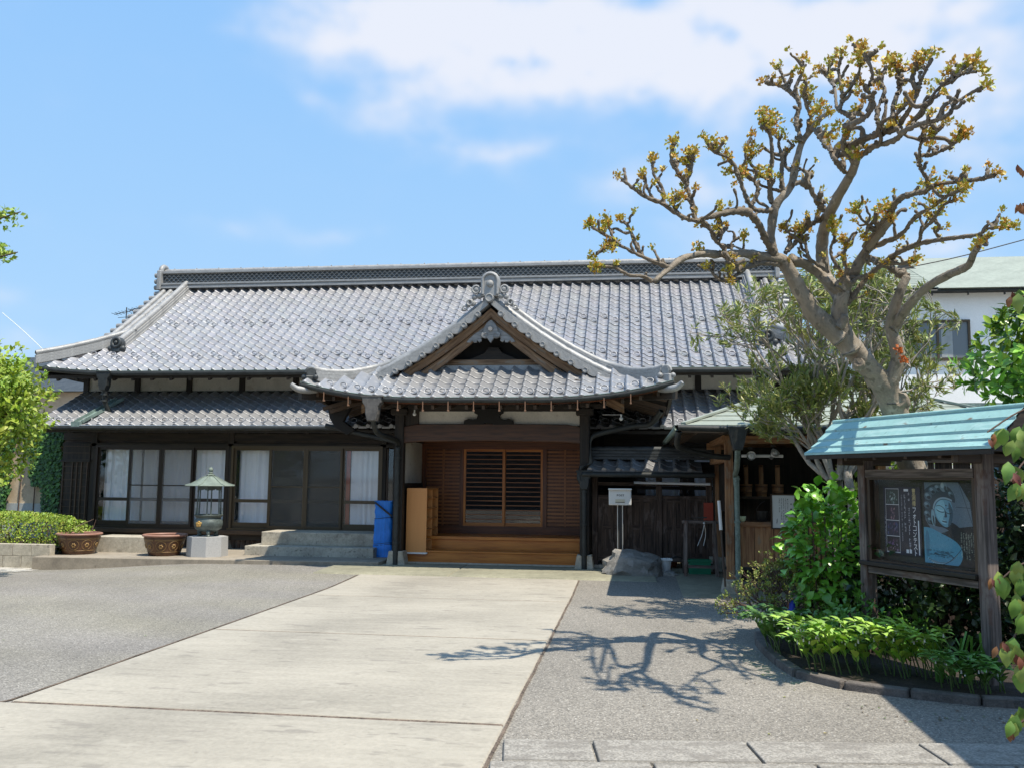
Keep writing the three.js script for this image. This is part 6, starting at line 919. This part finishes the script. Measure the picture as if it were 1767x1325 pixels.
  limb('limb', [[1435, 362, 9.2], [1420, 376, 9.1], [1400, 388, 9.0], [1386, 400, 8.95], [1372, 420, 8.9], [1355, 436, 8.85]], .03, .028, T(false));
  limb('limb', [[1404, 222, 8.6], [1420, 240, 8.7], [1432, 258, 8.8], [1444, 280, 8.9], [1460, 298, 9.0]], .028, .03, T(false)); limb('limb', [[1436, 262, 8.85], [1430, 238, 8.8], [1440, 224, 8.8]], .018, .012);
  // left spreading limb
  limb('limb', [[1340, 448, 8.75], [1332, 430, 8.65], [1320, 409, 8.55], [1309, 386, 8.4], [1289, 366, 8.25], [1252, 368, 8.1], [1219, 376, 8.0], [1199, 381, 7.9], [1173, 372, 7.8], [1146, 353, 7.7], [1113, 339, 7.6], [1084, 318, 7.55], [1073, 309, 7.55]], .058, .014);
  limb('limb', [[1200, 381, 7.9], [1194, 350, 7.9], [1186, 318, 7.9], [1193, 286, 7.9], [1190, 268, 7.9]], .03, .02); limb('limb', [[1187, 320, 7.9], [1172, 300, 7.85], [1159, 276, 7.85], [1163, 248, 7.85]], .026, .018); limb('limb', [[1146, 353, 7.7], [1143, 326, 7.7], [1129, 302, 7.7], [1126, 280, 7.7]], .022, .014); limb('limb', [[1128, 345, 7.65], [1118, 326, 7.65], [1112, 312, 7.65]], .018, .012); limb('limb', [[1170, 368, 7.8], [1162, 352, 7.75], [1172, 342, 7.75]], .02, .016);
  limb('limb', [[1210, 378, 7.95], [1226, 396, 8.05], [1233, 412, 8.1], [1252, 432, 8.2], [1258, 455, 8.2]], .034, .022); limb('limb', [[1240, 420, 8.15], [1246, 402, 8.1], [1240, 385, 8.1]], .018, .012);
  // low left limb
  limb('limb', [[1352, 450, 8.8], [1319, 443, 8.65], [1290, 438, 8.5], [1252, 440, 8.3], [1213, 439, 8.1], [1179, 446, 7.9], [1157, 462, 7.8], [1130, 486, 7.7]], .06, .034, T(false));
  limb('limb', [[1156, 462, 7.8], [1140, 456, 7.75], [1116, 446, 7.7], [1093, 436, 7.65], [1066, 423, 7.6], [1045, 428, 7.6], [1030, 438, 7.6]], .028, .014); limb('limb', [[1110, 443, 7.7], [1096, 420, 7.7], [1086, 394, 7.7], [1077, 382, 7.7]], .022, .013); limb('limb', [[1070, 424, 7.6], [1058, 412, 7.6], [1043, 405, 7.6], [1022, 392, 7.6]], .02, .013); limb('limb', [[1058, 412, 7.6], [1052, 396, 7.6], [1046, 382, 7.6]], .016, .011);
  limb('limb', [[1126, 486, 7.7], [1112, 478, 7.65], [1086, 475, 7.6], [1060, 462, 7.55], [1034, 461, 7.5]], .024, .013); limb('limb', [[1266, 440, 8.4], [1262, 420, 8.4], [1276, 410, 8.4]], .018, .012); limb('limb', [[1282, 440, 8.5], [1284, 420, 8.5], [1284, 412, 8.5]], .016, .01);
  limb('limb', [[1345, 456, 8.75], [1319, 454, 8.65], [1290, 462, 8.55], [1266, 478, 8.4], [1246, 485, 8.35], [1234, 476, 8.3], [1226, 465, 8.3]], .034, .014); limb('limb', [[1256, 440, 8.3], [1256, 460, 8.3], [1260, 478, 8.3]], .03, .022);
  // right limbs
  limb('limb', [[1540, 695, 9.4], [1538, 660, 9.35], [1549, 626, 9.3], [1547, 598, 9.25], [1538, 566, 9.2], [1544, 534, 9.1], [1556, 498, 9.0], [1565, 478, 9.0]], .11, .05, T(false)); limb('limb', [[1565, 480, 9.0], [1549, 470, 9.05], [1530, 458, 9.05], [1516, 452, 9.05]], .05, .04, T(false));
  limb('limb', [[1543, 566, 9.2], [1552, 552, 9.1], [1570, 526, 8.8], [1601, 496, 8.3], [1639, 474, 7.8], [1662, 464, 7.5], [1672, 458, 7.4], [1681, 439, 7.2], [1690, 424, 7.1]], .07, .03);
  limb('limb', [[1460, 525, 9.0], [1472, 512, 9.0], [1493, 484, 9.0], [1517, 461, 8.9], [1552, 436, 8.7], [1588, 421, 8.5], [1646, 411, 8.2], [1690, 405, 8.0], [1706, 395, 7.9], [1745, 391, 7.8]], .05, .015);
  limb('limb', [[1493, 436, 8.9], [1503, 428, 8.85], [1543, 412, 8.7], [1560, 401, 8.6], [1579, 376, 8.5], [1606, 359, 8.4], [1639, 337, 8.3], [1664, 326, 8.2]], .042, .016); limb('limb', [[1518, 405, 8.8], [1536, 368, 8.8], [1556, 342, 8.8], [1580, 334, 8.75], [1598, 330, 8.7], [1612, 320, 8.7], [1662, 313, 8.6], [1695, 309, 8.5], [1718, 302, 8.5]], .05, .02);
  limb('limb', [[1604, 326, 8.7], [1600, 308, 8.7], [1589, 290, 8.75], [1588, 268, 8.8], [1592, 246, 8.8], [1612, 233, 8.8], [1629, 216, 8.8]], .032, .016); limb('limb', [[1590, 268, 8.8], [1604, 268, 8.8], [1622, 262, 8.75], [1646, 249, 8.7], [1662, 236, 8.7]], .026, .016); limb('limb', [[1590, 246, 8.8], [1588, 236, 8.8], [1598, 232, 8.8]], .016, .012);
  limb('limb', [[1493, 426, 8.9], [1516, 396, 8.8], [1528, 380, 8.8]], .04, .025); limb('limb', [[1510, 395, 8.8], [1489, 380, 8.8], [1480, 360, 8.8]], .022, .013); limb('limb', [[1512, 402, 8.8], [1500, 396, 8.75], [1494, 404, 8.75]], .016, .012);
  limb('limb', [[1570, 428, 8.6], [1586, 418, 8.5], [1592, 400, 8.45], [1609, 382, 8.4], [1622, 366, 8.35]], .026, .014); limb('limb', [[1612, 380, 8.4], [1622, 392, 8.4], [1616, 402, 8.4], [1622, 410, 8.4]], .02, .013); limb('limb', [[1614, 374, 8.4], [1632, 352, 8.3], [1648, 346, 8.3]], .018, .012);
  limb('limb', [[1516, 462, 8.9], [1529, 455, 8.8], [1559, 455, 8.7], [1579, 448, 8.6]], .026, .015); limb('limb', [[1690, 405, 8.0], [1700, 412, 7.9], [1704, 422, 7.8], [1690, 420, 7.7]], .022, .015);
  limb('limb', [[1455, 470, 8.9], [1440, 452, 8.9], [1434, 430, 8.9], [1441, 410, 8.9], [1438, 390, 8.9]], .026, .016); limb('limb', [[1462, 466, 8.85], [1456, 442, 8.8], [1462, 425, 8.8], [1458, 416, 8.8]], .026, .016); limb('limb', [[1430, 470, 8.95], [1410, 456, 8.95], [1396, 444, 8.9], [1390, 420, 8.9], [1382, 402, 8.9]], .026, .016); limb('limb', [[1390, 420, 8.9], [1372, 410, 8.85], [1356, 398, 8.85]], .018, .012); limb('limb', [[1490, 478, 8.95], [1480, 480, 8.9], [1470, 488, 8.85], [1456, 478, 8.85]], .03, .02); limb('limb', [[1384, 448, 8.95], [1380, 430, 8.9], [1384, 420, 8.9]], .015, .01); limb('limb', [[1502, 458, 8.9], [1492, 446, 8.85], [1500, 432, 8.85]], .018, .012);
  // fresh leaves at the pollard heads
  const g = white1(.0125, .038, .1), list = [];
  for (const [p, k, d] of tips) { const n = Math.round(k * rr(30, 62)), base = col(PALS.myrtle); for (let i = 0; i < n; i++) { const q = p.clone().addScaledVector(rv(), .043 * Math.sqrt(k) * rr(.2, 1.25)).addScaledVector(d, .035), o = d.clone().multiplyScalar(.5).add(rv()).add(V(0, .5, 0)).normalize(); list.push({ m: leafAt(q, o, rv(), rr(.6, 1.15)), c: base.clone().lerp(col(PALS.myrtle), .6) }); } }
  for (const [x, y, z, r, n] of [[1330, 208, 8.42, .16, 190], [1316, 195, 8.42, .09, 70], [1414, 190, 8.58, .13, 130], [1392, 158, 8.5, .11, 90], [1235, 248, 8.1, .13, 110], [1255, 268, 8.2, .09, 60], [1165, 345, 7.75, .12, 110], [1190, 270, 7.88, .12, 90], [1163, 250, 7.85, .09, 60], [1052, 425, 7.6, .1, 80], [1020, 388, 7.6, .08, 50], [1048, 384, 7.6, .07, 50], [1030, 462, 7.5, .08, 50], [1526, 362, 8.78, .13, 120], [1478, 362, 8.8, .09, 50], [1622, 322, 8.65, .13, 90], [1660, 325, 8.3, .09, 50], [1545, 110, 9.1, .12, 90], [1486, 100, 8.85, .1, 70], [1592, 103, 8.98, .09, 60], [1440, 392, 8.9, .1, 70], [1460, 424, 8.8, .09, 60], [1376, 400, 8.9, .11, 90], [1355, 392, 8.86, .08, 50], [1300, 262, 8.4, .1, 70], [1318, 300, 8.45, .12, 80], [1280, 300, 8.35, .1, 70], [1206, 428, 8.1, .08, 50], [1658, 236, 8.7, .08, 50], [1735, 388, 7.82, .08, 60], [1576, 454, 8.62, .07, 40], [1475, 265, 8.8, .08, 50], [1462, 232, 8.9, .07, 40], [1432, 238, 8.75, .07, 40], [1610, 350, 8.4, .1, 60], [1552, 606, 9.1, .05, 26], [1560, 622, 9.1, .05, 30]]) { const c = S([[x, y, z]])[0]; for (let i = 0; i < n * 1.25; i++) { const q = c.clone().addScaledVector(rv(), .72 * r * Math.pow(rnd(), .5)); list.push({ m: leafAt(q, rv().add(V(0, .6, 0)).normalize(), rv(), rr(.7, 1.25)), c: col(y > 600 ? [[.55, .14, .01]] : PALS.myrtle) }); } }
  stuff('leaves', g, M.leaf, list, t);
}
// ------------------------------------------------------------------ twiggy plants grown from the ground up
function grow(t, base, stems, o) {                             // forked stems; returns leafy ends
  const ends = [], thick = [], thin = [];
  const rec = (p, d, r, len, depth) => { if (o.bound) { const f = o.bound(p.clone().addScaledVector(d, len)); if (f > 1) { d = d.clone().multiplyScalar(.5).add(o.centre.clone().sub(p).normalize().multiplyScalar(.55)).normalize(); len *= .7; if (o.bound(p.clone().addScaledVector(d, len)) > 1.25) { ends.push([p, d, p]); return; } } }
    const q = p.clone().addScaledVector(d, len * .5).addScaledVector(rv(), len * .08), e = p.clone().addScaledVector(d, len).addScaledVector(rv(), len * .1); (r > o.rSplit ? thick : thin).push(tube([p, q, e], [r, r * .85, r * .7], r > o.rSplit ? 7 : 4, { n: 4, cap: r < .01 }));
    if (depth === 0) { ends.push([e, d, p]); return; }
    const k = rnd() < .5 ? 2 : 3; for (let i = 0; i < k; i++) { const nd = d.clone().addScaledVector(rv(), o.fork).add(V(0, o.lift, 0)).normalize(); if (i === 0 && depth < o.depth - 1 && rnd() < .5) ends.push([q, nd, p]); rec(e, nd, r * .66, len * rr(.66, .92), depth - 1); }
  };
  for (const [x, z, dx, dy, dz, r, l] of stems) rec(V(x, base, z), V(dx, dy, dz).normalize(), r, l, o.depth);
  thick.forEach((g) => part('stem', g, o.mat, t)); if (thin.length) { const m = part('twigs', thin, o.mat, t); m.userData.kind = 'stuff'; } return ends;
}
{
  const t = thing('willowy_shrub', 'tall twiggy shrub with narrow green leaves between hut roof and gnarled tree', 'shrub'); const st = [];
  for (const [dx, dy, dz, r, l] of [[-1.0, .62, .2, .032, .6], [-.8, .85, -.2, .036, .64], [-.55, 1.05, .3, .036, .68], [-.28, 1.2, -.3, .04, .74], [0, 1.25, .3, .04, .78], [.22, 1.25, -.2, .04, .78], [.45, 1.1, .25, .036, .74], [.72, .9, -.2, .036, .7], [.95, .6, .2, .032, .62], [-.6, .85, .5, .032, .62], [.1, 1.15, .5, .036, .66], [.4, 1.15, -.5, .036, .74], [-1.0, .5, -.15, .024, .5], [1.0, .35, -.2, .028, .5], [.75, .1, .2, .02, .4]]) st.push([2.56 + dx * .12, -11.6 + dz * .1, dx, dy, dz, r, l]);
  const g = white1(.0115, .1, .12), trunk = []; for (const [dx, dz] of [[-.07, 0], [.08, .05], [0, -.08]]) trunk.push(tube([V(2.68 + dx, 0, -11.6 + dz), V(2.63 + dx * 2, .8, -11.6 + dz), V(2.58 + dx * 1.1, 1.85, -11.6 + dz)], [.075, .062, .055], 8, { rough: .12 })); part('trunk', trunk, M.twig, t);
  const ends = grow(t, 1.75, st, { depth: 5, fork: .6, lift: .1, rSplit: .013, mat: M.twig, centre: at(1432, 610, -11.6), bound: (q) => { const c = at(1418, 608, -11.6); return Math.hypot((q.x - c.x) / 1.75, (q.y - c.y) / 1.18, (q.z - c.z) / 1.3); } }), list = [];
  for (const [p, d] of ends) { const n = 8 + Math.floor(rnd() * 6), c0 = col(PALS.olean); for (let i = 0; i < n; i++) { const q = p.clone().addScaledVector(d, -rr(0, .16)).addScaledVector(rv(), .02); list.push({ m: leafAt(q, d.clone().addScaledVector(rv(), .75).normalize(), rv(), rr(.7, 1.2)), c: c0.clone().lerp(col(PALS.olean), .5) }); } }
  stuff('leaves', g, M.leaf, list, t);
}
{
  const t = thing('twiggy_azalea', 'low twiggy brown-stemmed bush with small sparse leaves at the bed corner', 'bush'); const st = []; for (let i = 0; i < 13; i++) { const a = i / 13 * 6.283; st.push([1.72 + .08 * Math.cos(a), -10.3 + .08 * Math.sin(a), .85 * Math.cos(a), rr(.7, 1.3), .8 * Math.sin(a), .017, .24]); }
  const ends = grow(t, .06, st, { depth: 4, fork: .75, lift: .12, rSplit: .012, mat: M.twigDark }), g = white1(.009, .03, .1), list = [];
  for (const [p, d] of ends) { const n = 5 + Math.floor(rnd() * 5), c0 = col(PALS.azal); for (let i = 0; i < n; i++) list.push({ m: leafAt(p.clone().addScaledVector(rv(), .022), d.clone().addScaledVector(rv(), 1).normalize(), rv(), rr(.7, 1.3)), c: c0.clone().lerp(col(PALS.azal), .5) }); } stuff('leaves', g, M.leaf, list, t);
}
{ const p = at(1368, 1052, -9.9); const t = thing('blue_nozzle', 'small dark blue plastic nozzle caught in the twiggy bush', 'nozzle', [p.x, p.y, p.z]); part('cone', lathe([[.01, .1], [.03, .06], [.035, 0], [.05, -.05], [.045, -.06], [0, -.05]], 14), M.bluePaint, t); part('handle', tube([V(0, 0, 0), V(-.06, -.02, .02), V(-.12, -.06, .03)], .018, 7), M.bluePaint, t); }
// broad-leaved plants with leaves of their own
function leafMats(pal, n = 8, gloss = false) { return range(0, n - 1, 1).map(() => { const m = (gloss ? M.leafGloss : M.leaf).clone(); m.color.copy(col(pal)); return m; }); }
function leafPart(t, g, mats, m) { const l = shade(new THREE.Mesh(g, mats[Math.floor(rnd() * mats.length)])); l.name = 'leaf'; l.applyMatrix4(m); t.add(l); }
{
  const t = thing('hydrangea', 'dense bush of big glossy green leaves just left of the notice board', 'bush'), g = leafGeo(.045, .125, .25, .3), mats = leafMats(PALS.hyd, 10, true), stems = [], rest = []; let nl = 0;
  for (let k = 0; k < 16; k++) { const a = k * 2.4, q = .3 * Math.sqrt((k + .5) / 16); stems.push(tube([V(2.1 + q * .5 * Math.cos(a), .05, -10.1 + q * .5 * Math.sin(a)), V(2.1 + q * Math.cos(a), .6, -10.1 + q * Math.sin(a)), V(2.1 + 1.2 * q * Math.cos(a), rr(1.0, 1.45), -10.1 + 1.2 * q * Math.sin(a))], [.014, .011, .006], 5, { n: 5 })); }
  for (let k = 0; k < 1150; k++) {
    const d = rv(), q = Math.pow(rnd(), .3) * (1 + .2 * n3(d.x * 2.2, d.y * 2.2 + 3, d.z * 2.2)), p = V(2.13 + d.x * .46 * q, .92 + d.y * .76 * q, -10.1 + d.z * .55 * q); if (p.y < .15) continue;
    const o = d.clone().add(rv().multiplyScalar(.8)).add(V(0, .25, 0)).normalize(), m = leafAt(p, o, V(rr(-.4, .4) + d.x * .4, 1, rr(-.4, .4) + d.z * .5), rr(.6, 1.25));
    if (nl < 298 && d.z > .05 && d.x < .5 && q > .75) { nl++; leafPart(t, g, mats, m); } else rest.push({ m, c: col(PALS.hyd) });
  }
  stuff('inner_leaves', g, M.leafGloss, rest, t); const sm = part('stems', stems, M.twigDark, t); sm.userData.kind = 'stuff';
}
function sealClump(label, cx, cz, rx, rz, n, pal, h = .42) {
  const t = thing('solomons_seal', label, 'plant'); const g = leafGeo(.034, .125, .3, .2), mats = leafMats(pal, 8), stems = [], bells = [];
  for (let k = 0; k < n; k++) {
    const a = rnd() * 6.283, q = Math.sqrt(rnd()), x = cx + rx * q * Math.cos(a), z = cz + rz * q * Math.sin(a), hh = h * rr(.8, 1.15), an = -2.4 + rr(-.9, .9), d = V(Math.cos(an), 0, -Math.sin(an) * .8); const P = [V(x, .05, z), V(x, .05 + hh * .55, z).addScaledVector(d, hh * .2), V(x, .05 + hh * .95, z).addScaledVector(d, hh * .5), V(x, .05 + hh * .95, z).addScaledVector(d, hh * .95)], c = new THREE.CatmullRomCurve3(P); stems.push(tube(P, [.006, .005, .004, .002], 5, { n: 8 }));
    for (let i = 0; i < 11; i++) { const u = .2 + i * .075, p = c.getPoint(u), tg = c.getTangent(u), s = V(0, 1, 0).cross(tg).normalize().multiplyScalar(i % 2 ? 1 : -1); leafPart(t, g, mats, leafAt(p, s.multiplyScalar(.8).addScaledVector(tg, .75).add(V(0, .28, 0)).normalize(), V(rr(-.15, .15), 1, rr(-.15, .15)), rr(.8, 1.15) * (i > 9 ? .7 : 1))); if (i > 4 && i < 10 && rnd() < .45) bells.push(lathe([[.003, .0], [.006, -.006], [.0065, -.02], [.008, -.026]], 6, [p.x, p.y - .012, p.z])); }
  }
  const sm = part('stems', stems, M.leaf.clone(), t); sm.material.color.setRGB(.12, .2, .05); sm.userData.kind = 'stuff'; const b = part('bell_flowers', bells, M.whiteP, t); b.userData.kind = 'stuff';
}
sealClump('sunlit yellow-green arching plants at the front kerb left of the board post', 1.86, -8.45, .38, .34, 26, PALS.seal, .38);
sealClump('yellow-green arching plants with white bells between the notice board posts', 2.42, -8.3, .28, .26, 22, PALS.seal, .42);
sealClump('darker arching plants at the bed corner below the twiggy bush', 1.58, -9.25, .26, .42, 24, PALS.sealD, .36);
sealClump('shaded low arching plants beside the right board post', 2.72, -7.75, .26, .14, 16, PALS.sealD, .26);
{ const t = thing('iris_leaves', 'clump of upright sword leaves behind the right board post', 'plant'), mats = leafMats(PALS.sealD, 4); for (let i = 0; i < 26; i++) { const x = 2.72 + rr(-.22, .25), z = -8.05 + rr(-.15, .15), h = rr(.28, .46), a = rr(0, 6.28), d = V(Math.cos(a) * .4, 0, Math.sin(a) * .4); const m = shade(new THREE.Mesh(ribbon([V(x, .05, z), V(x, .05 + h * .6, z).addScaledVector(d, h * .2), V(x, .05 + h, z).addScaledVector(d, h * .75)], .018, .002, { side: V(Math.sin(a), 0, -Math.cos(a)) }), mats[i % 4])); m.name = 'leaf'; t.add(m); } }
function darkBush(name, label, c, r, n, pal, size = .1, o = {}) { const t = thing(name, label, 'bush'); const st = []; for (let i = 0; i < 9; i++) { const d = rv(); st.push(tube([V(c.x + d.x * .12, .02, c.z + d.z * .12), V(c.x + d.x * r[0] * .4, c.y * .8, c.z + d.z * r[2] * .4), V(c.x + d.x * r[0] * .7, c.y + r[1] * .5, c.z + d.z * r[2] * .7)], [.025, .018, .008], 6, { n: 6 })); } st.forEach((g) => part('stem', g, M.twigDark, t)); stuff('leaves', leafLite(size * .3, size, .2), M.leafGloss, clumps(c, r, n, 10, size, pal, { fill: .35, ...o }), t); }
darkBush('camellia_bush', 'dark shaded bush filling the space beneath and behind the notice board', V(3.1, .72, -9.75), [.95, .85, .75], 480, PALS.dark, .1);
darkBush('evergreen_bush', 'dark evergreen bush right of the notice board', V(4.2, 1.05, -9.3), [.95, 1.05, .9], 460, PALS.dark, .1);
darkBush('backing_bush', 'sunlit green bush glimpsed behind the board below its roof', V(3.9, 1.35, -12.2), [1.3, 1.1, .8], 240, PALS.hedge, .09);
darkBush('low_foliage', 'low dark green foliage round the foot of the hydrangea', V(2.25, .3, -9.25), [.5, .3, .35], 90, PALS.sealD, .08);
{ const t = thing('slat_fence', 'dark board fence behind the bushes right of the notice board', 'fence'); range(3.3, 7.4, .2).forEach((x) => part('board', span(x, x + .185, 0, 1.95, -10.9, -10.875), M.fence, t)); part('top_rail', span(3.25, 7.6, 1.95, 2.03, -10.94, -10.83), M.dark, t); }
// broadleaf tree at the right edge
{
  const t = thing('broadleaf_tree', 'glossy broad-leaved tree at the right edge above the notice board', 'tree'); const c = at(1798, 622, -9.4);
  part('trunk', [tube([V(4.9, 0, -9.9), V(4.85, 1.4, -9.85), V(4.7, 2.4, -9.7), V(4.6, 3.6, -9.6)], [.1, .085, .06, .03], 9, { rough: .1 }), tube([V(4.8, 1.9, -9.75), V(4.4, 2.5, -9.5), V(4.1, 2.85, -9.4)], [.05, .035, .015], 7), tube([V(4.75, 2.2, -9.7), V(5.1, 3.0, -9.5), V(5.3, 3.6, -9.4)], [.05, .035, .015], 7)], M.twigDark, t);
  const g = leafGeo(.028, .125, .2, .15), mats = leafMats(PALS.broad, 10, true), rest = []; let nl = 0;
  for (let k = 0; k < 330; k++) { const d = rv(); const q = Math.pow(rnd(), .3) * (1 + .22 * n3(d.x * 2, d.y * 2, d.z * 2 + 5)); const p = V(c.x + d.x * .68 * q, c.y + d.y * .64 * q, c.z + d.z * .6 * q), ax = d.clone().add(V(0, .55, 0)).normalize(); for (let i = 0; i < 7; i++) { const a = i * 2.4, s = rv(), o = ax.clone().multiplyScalar(.45).add(s.multiplyScalar(.9)).normalize(), m = leafAt(p.clone().addScaledVector(o, .02), o, ax, rr(.7, 1.15)); const vis = p.x < c.x + .1 && d.z > -.1; if (vis && nl < 295) { nl++; leafPart(t, g, mats, m); } else rest.push({ m, c: col(d.y > .2 ? PALS.broad : PALS.hyd) }); } }
  stuff('crown', g, M.leafGloss, rest, t);
}
// branch tips hanging into the frame at the right edge
{
  const t = thing('hanging_branch', 'drooping light green leafy branches with reddish tips at the right frame edge', 'branch'); const g = leafGeo(.026, .085, .25, .35), gs = leafGeo(.012, .05, .2, .3), mg = leafMats(PALS.maple, 6), mr = leafMats(PALS.mapleRed, 4); const S = (l) => l.map(([x, y, z]) => at(x, y, -z));
  part('trunk', tube([V(2.9, 0, -4.2), V(2.8, 1.6, -4.3), V(2.6, 3.0, -4.4), V(2.4, 3.6, -4.5)], [.06, .05, .03, .015], 8), M.twigDark, t);
  const tw = [[[1850, 640, 4.4], [1800, 690, 4.3], [1750, 715, 4.25], [1705, 745, 4.2]], [[1850, 700, 4.2], [1800, 760, 4.1], [1765, 800, 4.05], [1745, 830, 4.0]], [[1860, 940, 4.0], [1810, 960, 4.0], [1760, 975, 4.0], [1722, 1005, 4.0]], [[1860, 1020, 3.9], [1800, 1030, 3.9], [1765, 1075, 3.9], [1735, 1130, 3.9]], [[1860, 1200, 3.8], [1800, 1220, 3.8], [1765, 1245, 3.8], [1742, 1262, 3.8]], [[1850, 330, 4.6], [1800, 345, 4.5], [1765, 352, 4.5]], [[1850, 470, 4.5], [1800, 500, 4.5], [1765, 512, 4.5]]];
  part('twig', tw.map((l) => tube(S(l), .004, 5, { n: 10 })), M.twigDark, t); part('twig', tw.map((l) => tube([V(2.75, 1.9, -4.3), S(l)[0]], [.012, .004], 5, { n: 3 })), M.twigDark, t);
  const hang = (x, y, z, n, red) => { for (let i = 0; i < n; i++) { const p = at(x + rr(-9, 9), y + rr(-8, 8), -(z + rr(-.04, .04))), d = V(rr(-.5, .5), -1, rr(-.4, .5)).normalize(); leafPart(t, red ? gs : g, red ? mr : mg, leafAt(p, d, V(rr(-.6, .2), rr(-.2, .5), 1), rr(.75, 1.2))); } };
  [[1725, 735, 4.2, 3], [1712, 750, 4.2, 3, 1], [1755, 760, 4.15, 4], [1762, 735, 4.25, 3], [1745, 800, 4.05, 3], [1760, 830, 4.0, 3], [1742, 815, 4.0, 2, 1], [1730, 985, 4.0, 4], [1716, 1000, 4.0, 4, 1], [1755, 975, 4.0, 4], [1768, 1000, 4.0, 3], [1752, 1030, 3.95, 3], [1765, 1060, 3.9, 4], [1745, 1105, 3.9, 4], [1728, 1112, 3.9, 4, 1], [1758, 1130, 3.9, 3, 1], [1762, 1150, 3.9, 3], [1752, 1240, 3.8, 4], [1740, 1252, 3.8, 3, 1], [1765, 1225, 3.8, 3], [1762, 352, 4.5, 5, 1], [1764, 290, 4.5, 3, 1], [1750, 505, 4.5, 4, 1], [1764, 500, 4.5, 3]].forEach((a) => hang(...a));
}
{
  const list = [], g = leafLite(.009, .03, .05); const drop = (x, z, c) => list.push({ m: leafAt(V(x, hg(x, z) + .006, z), V(rr(-1, 1), .04, rr(-1, 1)), V(rr(-.3, .3), 1, rr(-.3, .3)), rr(.7, 1.3)), c: col(c) });
  for (let i = 0; i < 34; i++) drop(rr(-.6, 1.6), rr(-12.5, -6.4), i % 3 ? [[.3, .24, .05], [.24, .26, .05]] : [[.12, .08, .04]]); for (let i = 0; i < 26; i++) drop(rr(-10, -1), rr(-14, -5.5), i % 2 ? [[.16, .24, .03]] : [[.14, .09, .05]]); for (let i = 0; i < 60; i++) drop(rr(1.6, 3.2), rr(-7.45, -6.9) + rr(0, .2), [[.14, .09, .05], [.1, .16, .03]]);
  const L = stuff('leaf_litter', g, M.leaf, list); L.userData.label = 'small fallen leaves scattered over the forecourt paving'; L.userData.category = 'leaf litter';
}
renderer.render(scene, camera);
